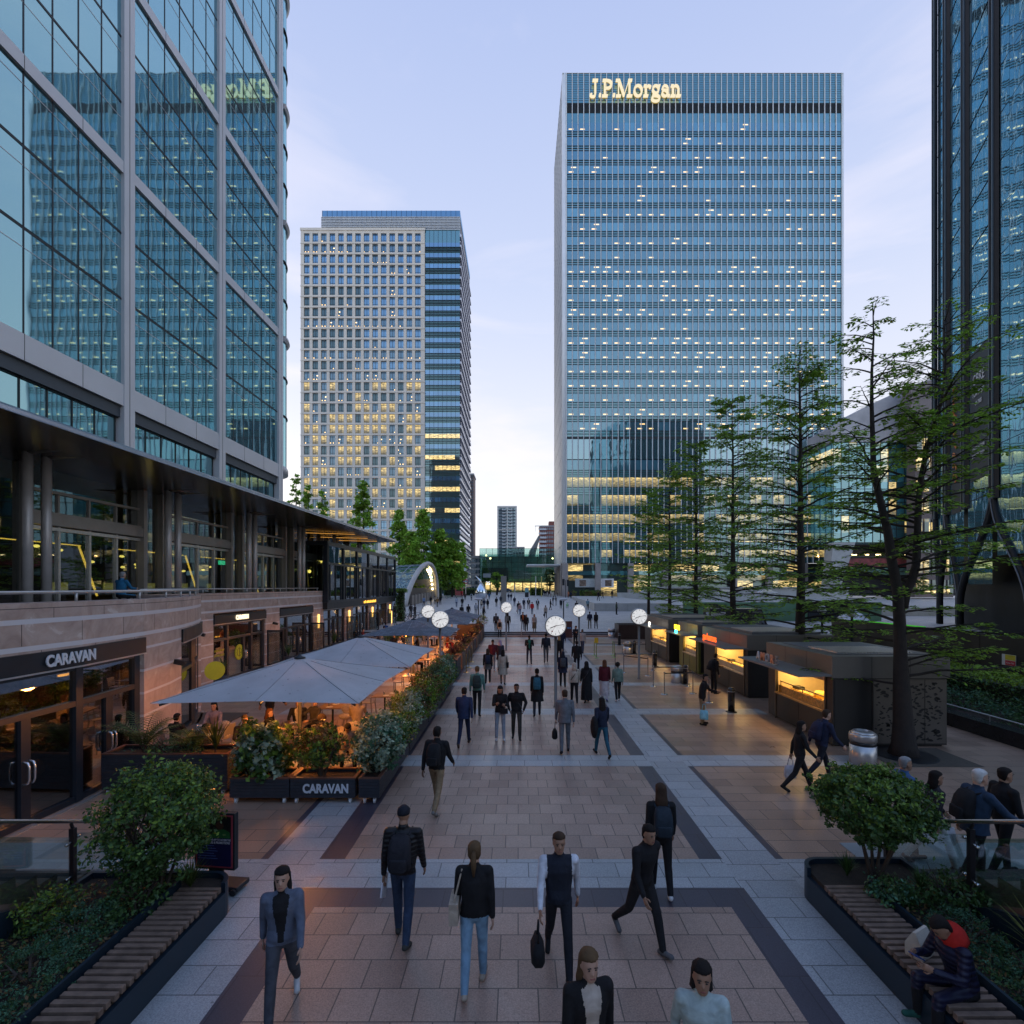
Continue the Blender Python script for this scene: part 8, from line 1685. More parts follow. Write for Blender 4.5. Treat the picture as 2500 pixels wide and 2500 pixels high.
    for (w0, d2, sx_) in hands:   # palm, four unequal bent fingers, thumb off the side of the palm
        inw = Vector((-sx_, 0, 0)); fw = d2.cross(inw).normalized()*(1 if sx_ > 0 else -1); fw = fw if fw.y < 0.3 else -fw; inw = (inw-d2*inw.dot(d2)).normalized()
        o_ = len(mb.f); mb.rings([[w0+d2*t_+fw*math.cos(2*PI*k/8)*a+inw*math.sin(2*PI*k/8)*c for k in range(8)] for t_, a, c in ((-0.02, 0.026, 0.018), (0.02, 0.036, 0.016), (0.06, 0.042, 0.015), (0.088, 0.038, 0.012))], 0)
        for k, (ln, off) in enumerate(((0.070, 0.030), (0.080, 0.011), (0.075, -0.009), (0.058, -0.028))):
            b0 = w0+d2*0.08+fw*off; b1 = b0+(d2+inw*0.25).normalized()*ln*0.5; b2 = b1+(d2*0.8+inw*0.7).normalized()*ln*0.5; mb.tube([b0, b1, b2], [0.0092, 0.0085, 0.006], 6)
        b0 = w0+d2*0.02+fw*0.034; b1 = b0+(d2*0.6+fw*0.75+inw*0.3).normalized()*0.04; b2 = b1+(d2*0.95+inw*0.35).normalized()*0.03; mb.tube([b0, b1, b2], [0.012, 0.010, 0.007], 6)
    ev = len(mb.f)
    for sx_ in (-1, 1): mb.ball(HC+HM @ Vector((sx_*0.030, -0.087, 0.012)), 0.011, 4, 8, (1.2, 0.5, 0.7)); mb.obox(HC+HM @ Vector((sx_*0.032, -0.092, 0.034)), (0.034, 0.008, 0.006), HM, 4)
    mb.obox(HC+HM @ Vector((0, -0.093, -0.062)), (0.044, 0.008, 0.009), HM, 5)
    zmin = min(v[2] for v in mb.v); mb.v = [(v[0], v[1], v[2]-zmin) for v in mb.v]
    me = mb.mesh('person_body')
    for k in range(8): me.materials.append(None)
    me.polygons.foreach_set('use_smooth', [True]*len(me.polygons)); me.update()
    _bodies[key] = me; sh_ = Vector((0, 0, zmin)); _frames[key] = (HC-sh_, HM, UB, hips-sh_, [(w-sh_, d, s2) for w, d, s2 in hands]); return me
def hair_mesh(style, key):
    if (style, key) in _hair: return _hair[(style, key)]
    HC, HM = _frames[key][:2]; b = MB(); w_ = lambda v: HC+HM @ Vector(v)
    def shell(rows, n=30):
        rs = []
        for z, r, y0, y1 in rows:
            rs.append([w_(Vector((v.x, (y0+y1)/2, z)).lerp(v, 1) if False else Vector((v.x*q, (y0+y1)/2+(v.y-(y0+y1)/2)*q, v.z+zz))) for k, v in enumerate(oval(0, 0, z, r, y0, y1, n)) for q, zz in [(1+(0.035*math.sin(k*2.9+z*14)+0.025*math.sin(k*1.3+z*31)) * (0 if style in ('cap', 'hood', 'hijab', 'collar') else 1), 0.012*math.sin(k*1.7) if z < -0.1 else 0)]])
        b.rings(rs)
    cap_ = [(0.045, 0.081, -0.03, 0.108), (0.082, 0.079, -0.087, 0.108), (0.10, 0.072, -0.078, 0.096), (0.122, 0.05, -0.05, 0.066), (0.134, 0.018, -0.012, 0.025)]
    if style == 'short': shell([(-0.075, 0.055, 0.03, 0.068), (-0.03, 0.076, 0.01, 0.092)] + cap_)
    elif style in ('long', 'longer'):
        lw = -0.30 if style == 'longer' else -0.20; shell([(lw, 0.06, 0.06, 0.11), (lw+0.05, 0.095, 0.035, 0.135), (-0.13, 0.098, 0.0, 0.135), (-0.05, 0.093, -0.02, 0.118)] + [(0.045, 0.088, -0.035, 0.115), (0.084, 0.084, -0.09, 0.113), (0.104, 0.076, -0.08, 0.1), (0.128, 0.05, -0.05, 0.066), (0.14, 0.018, -0.012, 0.025)])
    elif style == 'pony': shell([(-0.06, 0.058, 0.03, 0.075), (-0.02, 0.078, 0.0, 0.1)] + cap_); b.tube([w_(v) for v in ((0, 0.10, 0.05), (0, 0.155, 0.02), (0, 0.15, -0.10), (0, 0.13, -0.24))], [0.02, 0.032, 0.034, 0.012], 8)
    elif style == 'bun': shell([(-0.05, 0.06, 0.02, 0.08), (-0.02, 0.08, -0.01, 0.1)] + cap_); b.ball(w_((0, 0.1, 0.11)), 0.05, 0, 10)
    elif style == 'afro': b.ball(w_((0, 0.02, 0.055)), 0.12, 0, 14, (1, 1, 0.95))
    elif style == 'cap': shell([(0.025, 0.083, -0.094, 0.108), (0.06, 0.084, -0.094, 0.108), (0.10, 0.073, -0.075, 0.095), (0.128, 0.04, -0.04, 0.06), (0.135, 0.012, -0.01, 0.02)]); b.rings([[w_(v) for v in oval(0, 0, z, 0.068, -0.155, -0.02)] for z in (0.032, 0.042)])
    elif style in ('hood', 'hijab'):
        shell([(-0.20, 0.15, -0.085, 0.135), (-0.12, 0.115, -0.09, 0.13), (-0.06, 0.098, -0.055, 0.125), (0.0, 0.096, -0.06, 0.128), (0.05, 0.095, -0.09, 0.128), (0.1, 0.082, -0.085, 0.11), (0.135, 0.055, -0.05, 0.07), (0.15, 0.015, -0.01, 0.02)])
    elif style == 'collar': shell([(-0.20, 0.16, -0.10, 0.16), (-0.15, 0.155, -0.11, 0.17), (-0.10, 0.13, -0.075, 0.165), (-0.07, 0.115, -0.03, 0.15)]); 
    me = b.mesh('hair'); me.polygons.foreach_set('use_smooth', [True]*len(me.polygons)); me.materials.append(None); _hair[(style, key)] = me; return me
def garment(kind, key, hem):
    k_ = (kind, key, hem)
    if k_ in _hair: return _hair[k_]
    HC, HM, UB, hp, _ = _frames[key]; b = MB(); off = hp.z-0.93
    if kind == 'coat': rows = [(hem, 0.25, 0.21), (0.75, 0.225, 0.19), (0.95, 0.19, 0.155), (1.10, 0.17, 0.135), (1.25, 0.185, 0.14), (1.38, 0.19, 0.13), (1.44, 0.12, 0.10)]
    elif kind == 'jacket': rows = [(0.86, 0.195, 0.16), (0.95, 0.19, 0.15), (1.10, 0.178, 0.14), (1.25, 0.19, 0.143), (1.38, 0.195, 0.13), (1.45, 0.11, 0.095)]
    elif kind == 'vest': rows = [(0.98, 0.172, 0.135), (1.10, 0.165, 0.13), (1.25, 0.182, 0.138), (1.36, 0.168, 0.126), (1.44, 0.10, 0.09)]
    else: rows = [(hem, 0.22, 0.19), (0.75, 0.205, 0.17), (0.95, 0.178, 0.14), (1.03, 0.155, 0.12)]
    rs = []
    for z, a, c in rows:
        wob = [1+0.05*math.sin(5*2*PI*k/20+z*9) if z < 0.9 else 1 for k in range(20)]; ring = [Vector((a*wob[k]*math.cos(2*PI*k/20), c*wob[k]*math.sin(2*PI*k/20)+0.006, z-0.93)) for k in range(20)]; rs.append([hp+(UB @ v if z > 0.93 else v) for v in ring])
    b.rings(rs, 0, False); me = b.mesh(kind); me.polygons.foreach_set('use_smooth', [True]*len(me.polygons)); me.materials.append(None); _hair[k_] = me; return me
def child(name, me, mat, par):
    o = bpy.data.objects.new(name, me); COL.objects.link(o); o.parent = par
    if not me.materials: me.materials.append(None)
    o.material_slots[0].link = 'OBJECT'; o.material_slots[0].material = mat; return o
HC_ = {'k': (0.012, 0.009, 0.008), 'b': (0.045, 0.026, 0.016), 'd': (0.10, 0.06, 0.03), 'y': (0.30, 0.20, 0.09), 'g': (0.25, 0.25, 0.25), 'w': (0.55, 0.55, 0.54), 'r': (0.10, 0.04, 0.02)}
def person(lab, x, y, z, rz, pose, h, top, legs, shoes=(0.015, 0.015, 0.016), hair=('short', 'k'), skin=0, fem=0, bulk=0.35, extras=(), group=None):
    me = make_body(pose, fem, bulk); key = (pose, fem, bulk); o = bpy.data.objects.new('person', me); COL.objects.link(o); o.location = (x, y, z); o.rotation_euler = (0, 0, R(rz)); s_ = h/1.76; o.scale = (s_, s_, s_)
    qu_ = any(e[0] == 'quilt' for e in extras); fr_ = [e[1] for e in extras if e[0] == 'front']; ve_ = [e[1] for e in extras if e[0] == 'vest']; tc_ = ve_[0] if ve_ else top
    for i, m in enumerate((SKINS[skin], cloth(tc_, qu_), cloth(legs), cloth(shoes), EYE, LIP, cloth(top, qu_), cloth(fr_[0] if fr_ else tc_, qu_ and not fr_))): o.material_slots[i].link = 'OBJECT'; o.material_slots[i].material = m
    tag(o, lab, 'person', group)
    if hair: child('hair' if hair[0] not in ('cap', 'hood', 'hijab') else hair[0], hair_mesh(hair[0], key), cloth(HC_[hair[1]] if isinstance(hair[1], str) else hair[1]), o)
    HC, HM, UB, hp, hands = _frames[key]; M_ = Matrix.Rotation(R(rz), 3, 'Z')
    def own(name, mb, mat, lab2, cat, smooth=True):
        q = mb.build(name, mat, None, smooth); q.location = o.location; q.rotation_euler = o.rotation_euler; q.scale = o.scale; tag(q, lab2, cat); return q
    for e in extras:
        if e[0] in ('coat', 'skirt', 'jacket'): child(e[0], garment(e[0], key, e[2] if len(e) > 2 else 0.5), cloth(e[1]), o)
        elif e[0] == 'collar': child('hood', hair_mesh('collar', key), cloth(e[1]), o)
        elif e[0] == 'pack':
            b = MB(); T = lambda v: hp+UB @ (Vector(v)-Vector((0, 0, 0.93)))
            rows = [(1.00, 0.11, 0.12, 0.22), (1.03, 0.145, 0.105, 0.275), (1.15, 0.15, 0.10, 0.30), (1.32, 0.145, 0.10, 0.27), (1.42, 0.12, 0.10, 0.22), (1.45, 0.07, 0.11, 0.17)]; n = 16
            def sq(k, a): c_, s2 = math.cos(2*PI*k/n), math.sin(2*PI*k/n); return math.copysign(abs(c_)**0.55, c_), math.copysign(abs(s2)**0.55, s2)
            b.rings([[T((r*sq(k, 0)[0], (y0+y1)/2+(y1-y0)/2*sq(k, 0)[1], zz)) for k in range(n)] for zz, r, y0, y1 in rows]); b.rings([[T((r*sq(k, 0)[0], 0.28+0.045*sq(k, 0)[1], zz)) for k in range(n)] for zz, r in ((1.03, 0.10), (1.05, 0.115), (1.17, 0.115), (1.19, 0.10))])
            for s2 in (-1, 1): b.tube([T((s2*0.10, 0.12, 1.42)), T((s2*0.12, -0.02, 1.475)), T((s2*0.12, -0.14, 1.35)), T((s2*0.13, -0.10, 1.15)), T((s2*0.14, 0.1, 1.05))], 0.016, 6)
            own('backpack', b, cloth(e[1]), e[2], 'backpack')
        elif e[0] in ('bag', 'tote', 'paper'):
            w0, d2, s2 = hands[e[3] if len(e) > 3 else 0]; c0 = w0+d2*0.10; b = MB(); c = Vector((c0.x, c0.y, c0.z))
            if e[0] == 'paper': b.obox(c+Vector((s2*0.0, -0.05, -0.06)), (0.02, 0.22, 0.30), Matrix.Rotation(0.5, 3, 'X')); own('folder', b, cloth(e[1]), e[2], 'folder', False)
            else:
                hh, ww, dd = (0.24, 0.36, 0.16) if e[0] == 'bag' else (0.32, 0.28, 0.10); t0 = c.z-0.22
                b.rings([[Vector((c.x+s2*0.03+dd/2*k1*q, c.y+ww/2*k2*q2, zz)) for k1, k2 in ((1, 0.6), (0.6, 1), (-0.6, 1), (-1, 0.6), (-1, -0.6), (-0.6, -1), (0.6, -1), (1, -0.6))] for zz, q, q2 in ((t0-hh, 0.75, 0.85), (t0-hh+0.03, 1, 1), (t0-hh*0.4, 1, 1), (t0, 0.5, 0.85))]); b.tube([(c.x+s2*0.03, c.y-ww*0.25, t0-0.01), (c.x+s2*0.02, c.y-ww*0.12, c.z-0.02), (c.x+s2*0.02, c.y, c.z), (c.x+s2*0.02, c.y+ww*0.12, c.z-0.02), (c.x+s2*0.03, c.y+ww*0.25, t0-0.01)], 0.010, 6); own('handbag' if e[0] == 'bag' else 'tote_bag', b, cloth(e[1]), e[2], 'bag')
        elif e[0] == 'sidebag':
            b = MB(); s2 = e[3] if len(e) > 3 else 1; T = lambda v: hp+UB @ (Vector(v)-Vector((0, 0, 0.93))); c = T((s2*0.24, 0.02, 0.98)); b.obox(c, (0.11, 0.32, 0.26), None); b.tube([c+Vector((0, -0.12, 0.12)), T((s2*0.15, -0.05, 1.46)), T((s2*0.15, 0.05, 1.46)), c+Vector((0, 0.12, 0.12))], 0.012, 6); q = own('shoulder_bag', b, cloth(e[1]), e[2], 'bag', False); bv = q.modifiers.new('bevel', 'BEVEL'); bv.width = 0.03; bv.segments = 3
        elif e[0] == 'crossbag':
            b = MB(); T = lambda v: hp+UB @ (Vector(v)-Vector((0, 0, 0.93))); b.obox(T((0.12, -0.17, 0.97)), (0.24, 0.07, 0.16)); b.tube([T((0.2, -0.15, 1.04)), T((0.02, -0.15, 1.28)), T((-0.13, -0.02, 1.47)), T((-0.13, 0.1, 1.4)), T((0.2, 0.1, 1.04))], 0.010, 6); own('shoulder_bag', b, cloth(e[1]), e[2], 'bag', False)
        elif e[0] == 'strap': b = MB(); T = lambda v: hp+UB @ (Vector(v)-Vector((0, 0, 0.93))); b.tube([T((0.16, 0.12, 1.02)), T((0.0, 0.155, 1.25)), T((-0.12, 0.08, 1.46)), T((-0.12, -0.08, 1.45)), T((0.18, -0.12, 1.0))], 0.014, 6); b.build('strap', cloth(e[1]), o)
        elif e[0] == 'arm_coat': b = MB(); w0 = hands[1][0]; b.ball(w0+Vector((0.05, 0, 0.05)), 0.2, 0, 12, (0.55, 0.8, 1.7)); q = own('carried_coat', b, cloth(e[1]), e[2], 'coat')
    return o
K_ = (0.012, 0.012, 0.014); NV = (0.014, 0.02, 0.045); DG = (0.04, 0.042, 0.046); WH = (0.55, 0.55, 0.55); KH = (0.24, 0.17, 0.10); JN = (0.035, 0.055, 0.10); LJ = (0.20, 0.33, 0.45); BE = (0.42, 0.36, 0.29); MR = (0.09, 0.012, 0.02)
def gnd(fx, fy, z=0.0): Y = gy(fy, z); return gx(fx, Y), Y, z
GN = 'people walking on the near paving'
x, y, z = gnd(984, 2296); person('person in a black puffer jacket and cap walking away, carrying a white folder', x, y, z, 178, 'stepA', 1.78, K_, JN, (0.05, 0.05, 0.045), ('cap', (0.012, 0.014, 0.022)), 1, 0, 0.6, (('quilt',), ('pack', (0.02, 0.02, 0.026), 'black backpack on the person in the puffer jacket'), ('paper', (0.6, 0.58, 0.62), 'white folder held by the person in the puffer jacket', 1)), GN)
x, y, z = gnd(1158, 2412); person('person with a ponytail, black sweater and pale blue jeans seen from behind', x, y, z, 180, 'stepB', 1.70, K_, LJ, (0.40, 0.33, 0.26), ('pony', 'd'), 0, 1, 0.5, (('sidebag', (0.40, 0.33, 0.26), 'beige bag on the shoulder of the person in pale jeans', 1),), GN)
x, y, z = gnd(1364, 2365); person('person in white shirt sleeves and a dark waistcoat striding towards the viewer', x, y, z, 2, 'walkA', 1.74, (0.58, 0.60, 0.66), (0.014, 0.016, 0.022), K_, ('short', 'b'), 1, 0, 0.3, (('vest', (0.016, 0.02, 0.032)), ('bag', K_, 'black case hanging from the hand of the person in white sleeves', 0)), GN)
x, y, z = gnd(1614, 2183); person('person with long brown hair and a dark backpack walking away on the right', x, y, z, 176, 'stepA', 1.68, K_, K_, WH, ('longer', 'b'), 0, 1, 0.5, (('pack', (0.02, 0.03, 0.042), 'dark blue backpack on the person with long brown hair'),), GN)
person('person all in black leaning into a long stride next to the dark backpack', gx(1565, 6.9), 6.85, 0, 28, 'lunge', 1.70, K_, (0.016, 0.016, 0.018), (0.1, 0.1, 0.105), ('short', 'k'), 1, 1, 0.5, (), GN)
person('person with long dark hair in a striped grey blue jacket at the lower left', gx(690, 5.75), 5.75, 0, 15, 'walkB', 1.68, (0.10, 0.12, 0.17), (0.06, 0.065, 0.08), WH, ('longer', 'k'), 0, 1, 0.6, (('front', K_),), GN)
person('person with brown hair, cream scarf and black coat cut off by the bottom edge', 0.60, 4.40, 0, 12, 'stepA', 1.66, K_, K_, K_, ('longer', 'd'), 0, 1, 0.6, (('front', (0.45, 0.38, 0.32)),), GN)
person('person in a pale green and white top cut off at the bottom right', 1.55, 4.33, 0, -14, 'walkB', 1.66, (0.38, 0.46, 0.45), (0.3, 0.36, 0.35), WH, ('long', 'k'), 1, 1, 0.4, (), GN)
x, y, z = gnd(1066, 1978); person('person in a black jacket and khaki trousers passing the corner planter', x, y, z, 168, 'walkA', 1.80, K_, KH, (0.2, 0.19, 0.18), ('short', 'k'), 2, 0, 0.7, (('pack', (0.014, 0.014, 0.016), 'black backpack on the person in khaki trousers by the planter'),), GN)
GM = 'people walking along the paved path'
def P(lab, fx, fy, rz, pose, h, top, legs, shoes=K_, hair=('short', 'k'), skin=0, fem=0, bulk=0.4, extras=(), zz=0.0, gp=GM): x, y, z = gnd(fx, fy, zz); return person(lab, x, y, z, rz, pose, h, top, legs, shoes, hair, skin, fem, bulk, extras, gp)
P('person in a sea green sweater with a dark backpack, walking away', 1165, 1747, 180, 'stepA', 1.80, (0.09, 0.20, 0.18), K_, K_, ('short', 'd'), 0, 0, 0.5, (('pack', (0.02, 0.035, 0.035), 'dark backpack on the person in the sea green sweater'),))
P('person in a dark blue suit walking away beside the planters', 1133, 1820, 176, 'walkB', 1.76, (0.018, 0.03, 0.075), (0.014, 0.02, 0.05), (0.05, 0.03, 0.02), ('short', 'k'), 1, 0, 0.5, (('jacket', (0.018, 0.03, 0.075)),))
P('person in pale sweatpants and a black top with a small black bag', 1221, 1808, 4, 'phone', 1.70, K_, (0.26, 0.30, 0.36), WH, ('longer', 'k'), 1, 1, 0.4, (('crossbag', K_, 'small black bag across the person in pale sweatpants'),))
P('person in a black jacket with hands in pockets walking towards the viewer', 1261, 1806, 0, 'pocket', 1.72, K_, (0.035, 0.037, 0.035), K_, ('short', 'k'), 2, 0, 0.6, (('strap', DG),))
P('person in a long black coat with a teal backpack', 1311, 1748, 178, 'stepB', 1.72, K_, (0.016, 0.02, 0.035), K_, ('bun', 'k'), 2, 1, 0.5, (('coat', K_, 0.55), ('pack', (0.02, 0.09, 0.13), 'teal backpack on the person in the long black coat')))
P('person in a grey suit carrying a round black bag', 1379, 1838, 176, 'stepB', 1.78, (0.12, 0.135, 0.155), (0.11, 0.125, 0.145), K_, ('short', 'b'), 0, 0, 0.5, (('jacket', (0.12, 0.135, 0.155)), ('bag', K_, 'round black bag in the hand of the person in the grey suit', 1)))
P('person with long black hair and teal leggings, a coat over the arm', 1470, 1846, 190, 'walkA', 1.66, (0.016, 0.022, 0.045), (0.02, 0.085, 0.13), K_, ('longer', 'k'), 1, 1, 0.35, (('arm_coat', K_, 'black coat hanging over the arm of the person in teal leggings'), ('tote', (0.12, 0.012, 0.018), 'dark red bag held by the person in teal leggings', 0)))
P('person in a cream hooded fleece and black trousers', 1402, 1716, 180, 'stepA', 1.62, (0.42, 0.37, 0.31), K_, K_, ('hood', (0.42, 0.37, 0.31)), 0, 1, 0.8, (('strap', K_),)); P('person in a flowing black robe walking away', 1432, 1715, 184, 'stepB', 1.66, K_, K_, K_, ('hijab', (0.012, 0.012, 0.014)), 0, 1, 0.6, (('coat', K_, 0.10), ('strap', DG)))
P('person in a maroon jacket and long white skirt', 1476, 1711, 170, 'stepA', 1.68, MR, (0.48, 0.44, 0.45), (0.1, 0.1, 0.2), ('long', 'r'), 0, 1, 0.8, (('jacket', MR), ('skirt', (0.48, 0.44, 0.45), 0.22))); P('person in a pale green sweater with short dark hair and white shoes', 1508, 1712, 182, 'stepB', 1.58, (0.16, 0.24, 0.20), K_, WH, ('afro', 'k'), 2, 1, 0.6)
P('person in a navy coat with a grey backpack beside the nearest clock pole', 1374, 1677, 178, 'stepA', 1.66, NV, K_, K_, ('hood', (0.014, 0.02, 0.035)), 0, 1, 0.6, (('coat', NV, 0.72), ('pack', (0.05, 0.055, 0.065), 'grey backpack on the person in the navy coat'))); P('person in a black suit walking away on the grey paving', 1408, 1645, 176, 'stepB', 1.78, K_, (0.014, 0.016, 0.024), K_, ('short', 'k'), 2, 0, 0.5, (('jacket', K_),))
P('fair haired person in black half hidden by the nearest clock pole', 1365, 1618, 180, 'stepA', 1.66, K_, K_, K_, ('long', 'y'), 0, 1, 0.6); P('person in dark blue just beyond the nearest clock pole', 1372, 1594, 180, 'stepB', 1.72, NV, JN, K_, ('short', 'b'), 0, 0, 0.6)
P('person in a dark jacket holding a phone near the steps', 1405, 1582, 20, 'phone', 1.72, (0.02, 0.02, 0.024), K_, K_, ('short', 'k'), 1, 0, 0.6); P('person in a grey and white sweater by the clock marked 10', 1422, 1595, -30, 'stepA', 1.70, (0.36, 0.36, 0.36), JN, K_, ('short', 'k'), 2, 0, 0.7)
P('person in a dark navy jacket and grey trousers walking away', 1333, 1617, 182, 'stepB', 1.80, (0.016, 0.02, 0.032), (0.06, 0.065, 0.075), K_, ('short', 'k'), 1, 0, 0.7); P('person with a bright green scarf and black jacket coming towards the viewer', 1292, 1621, 4, 'phone', 1.76, K_, (0.03, 0.03, 0.045), K_, ('short', 'k'), 3, 0, 0.5, (('front', (0.02, 0.14, 0.10)), ))
P('person in a belted beige trench coat with a black shoulder bag', 1228, 1671, 178, 'stepA', 1.68, BE, (0.30, 0.18, 0.13), K_, ('longer', 'k'), 0, 1, 0.5, (('coat', BE, 0.50), ('sidebag', K_, 'large black bag on the shoulder of the person in the trench coat', -1))); P('person in a black jacket and short grey skirt with a navy backpack', 1191, 1668, 182, 'stepB', 1.68, K_, (0.016, 0.015, 0.018), K_, ('long', 'b'), 0, 1, 0.6, (('skirt', (0.11, 0.10, 0.10), 0.72), ('pack', (0.02, 0.024, 0.045), 'navy backpack on the person in the short grey skirt')))
P('person in a maroon sweater and dark cap with grey trousers', 1203, 1638, 180, 'stepA', 1.74, MR, (0.16, 0.16, 0.17), WH, ('cap', (0.015, 0.014, 0.016)), 2, 0, 0.6); P('person in a lilac patterned headscarf', 1221, 1635, 178, 'stepB', 1.66, (0.03, 0.03, 0.045), K_, K_, ('hijab', (0.30, 0.26, 0.38)), 1, 1, 0.5, (('coat', (0.03, 0.03, 0.04), 0.6),))
P('person in a black sweater and khaki trousers standing by the kiosk queue', 1714, 1768, 60, 'shop', 1.74, K_, KH, (0.02, 0.015, 0.012), ('short', 'k'), 1, 0, 0.4, (('tote', (0.25, 0.55, 0.65), 'pale blue carrier held by the person in khaki trousers', 0),), 0, 'people at the food kiosks'); P('person in black with a backpack ordering at the second kiosk', 1742, 1693, 100, 'shop', 1.76, K_, K_, K_, ('short', 'k'), 1, 0, 0.6, (('pack', (0.014, 0.014, 0.016), 'black backpack on the person ordering at the second kiosk'),), 0, 'people at the food kiosks')
P('person in black with a pale carrier bag hurrying past the nearest kiosk', 1952, 1932, 80, 'walkA', 1.66, K_, K_, K_, ('long', 'k'), 1, 1, 0.5, (('tote', (0.5, 0.5, 0.55), 'pale carrier bag held by the person hurrying past the nearest kiosk', 1),), 0, 'people at the food kiosks'); P('person in a navy jacket bent forward in front of the nearest kiosk hatch', 2005, 1905, 95, 'lunge', 1.78, (0.016, 0.022, 0.05), (0.014, 0.016, 0.026), K_, ('short', 'b'), 0, 0, 0.6, (('pack', (0.02, 0.022, 0.05), 'navy backpack on the person bent forward by the kiosk'),), 0, 'people at the food kiosks')
GS = 'people on the right hand stairs'
person('white haired person in a navy blazer gripping the right handrail', 7.0, 7.85, 0.16, 88, 'rail', 1.82, (0.02, 0.04, 0.075), K_, (0.55, 0.6, 0.6), ('short', 'w'), 0, 0, 0.8, (('jacket', (0.02, 0.04, 0.075)), ('pack', K_, 'black backpack on the white haired person')), GS)
person('dark haired person in black just behind the white haired one', 8.05, 8.5, 0.0, 84, 'stepA', 1.76, K_, K_, K_, ('short', 'k'), 1, 0, 0.6, (), GS); person('person in loose white trousers with a white bag by the right handrail', 7.1, 8.75, 0, 80, 'walkB', 1.66, (0.03, 0.03, 0.035), (0.42, 0.46, 0.44), (0.1, 0.05, 0.04), ('long', 'k'), 1, 1, 0.5, (('tote', (0.5, 0.52, 0.55), 'white bag swinging from the person in white trousers', 1),), GS); person('grey haired person in a blue jacket behind the right clipped bush', 6.85, 9.1, 0, 85, 'stepB', 1.74, (0.05, 0.12, 0.26), K_, (0.04, 0.02, 0.015), ('short', 'g'), 1, 0, 0.5, (), GS)
# seated on the bench with phone and paper bag
sp_ = person('seated person in a navy quilted jacket with a red hood, looking at a phone', 4.80, 5.52, 0.0, -88, 'sitlow', 1.66, (0.014, 0.014, 0.035), K_, (0.02, 0.09, 0.07), ('short', 'k'), 1, 1, 0.7, (('collar', (0.42, 0.02, 0.015)), ('quilt',)))
HC, HM, UB, hp, hands = _frames[('sitlow', 1, 0.7)]; s_ = 1.66/1.76; Mz = Matrix.Rotation(R(-88), 3, 'Z'); hc = Mz @ ((hands[0][0]+hands[0][1]*0.1+hands[1][0]+hands[1][1]*0.1)/2*s_)
b = MB(); b.obox((0, 0, 0), (0.15, 0.075, 0.01)); o = b.build('phone', pm('phone_blue', (0.03, 0.06, 0.18), 0.25)); o.location = (4.80+hc.x, 5.52+hc.y, hc.z+0.03); o.rotation_euler = (0, 0.5, 0.2); tag(o, 'blue phone held by the person seated on the right bench', 'phone')
b = MB(); b.rings([[Vector((sx_*w_, sy*d_, zz)) for sx_, sy in ((-1, -1), (0, -1), (1, -1), (1, 1), (0, 1.0), (-1, 1))] for zz, w_, d_ in ((0, 0.13, 0.085), (0.02, 0.135, 0.09), (0.15, 0.14, 0.09), (0.24, 0.14, 0.045), (0.30, 0.135, 0.015))]); o = b.build('paper_bag', pm('kraft_paper_cream', (0.52, 0.45, 0.37), 0.8, 0.12, 8, 0.01)); o.location = (4.72, 6.02, 0.472); o.rotation_euler = (0, 0, 0.5); tag(o, 'cream paper bag standing on the right slat bench', 'paper bag')
# upper plaza
GU = 'people crossing the upper plaza'
_n = [0]
def U(lab, fx, fy, rz, pose, h, top, legs, shoes=K_, hair=('short', 'k'), skin=0, fem=0, extras=(), zt=None):
    Y = up_y(fy) if zt is None else (CH-zt)*F/(fy-HY); z = slope_z(Y) if zt is None else zt; return person(lab, gx(fx, Y), Y, z, rz, pose, h, top, legs, shoes, hair, skin, fem, 0.5, extras, GU)
def pk(lab): return ('pack', (0.035, 0.04, 0.05), lab)
U('person with a grey backpack at the top left of the steps', 1211, 1543.5, 178, 'stepA', 1.78, K_, K_, WH, ('short', 'k'), 2, 0, (pk('grey backpack on the person at the top left of the steps'),)); person('person in a beige coat with a black backpack climbing the steps', gx(1220, 48.2), 48.3, 0.0, 178, 'stepB', 1.70, BE, K_, K_, ('hood', (0.38, 0.32, 0.26)), 0, 1, 0.5, (('coat', BE, 0.75), ('pack', K_, 'black backpack on the person climbing the steps')), GU)
U('person with a green grey backpack behind the middle clock pole', 1239.5, 1543.5, 180, 'stepB', 1.82, K_, K_, K_, ('long', 'k'), 1, 0, (('pack', (0.07, 0.09, 0.09), 'green grey backpack behind the middle clock pole'),)); U('person in a black coat over an orange top facing the viewer', 1276.5, 1538, 5, 'stepA', 1.78, K_, K_, K_, ('short', 'b'), 1, 0, (('front', (0.35, 0.10, 0.03)),)); U('person with long hair in black in front of the orange top', 1285, 1543.8, 0, 'stepB', 1.66, K_, K_, WH, ('longer', 'k'), 1, 1); U('person in an olive dress and pale open coat at the steps', 1304.5, 1543.5, -5, 'stepA', 1.68, (0.30, 0.30, 0.29), (0.10, 0.085, 0.055), K_, ('longer', 'b'), 1, 1, (('skirt', (0.10, 0.085, 0.055), 0.35),))
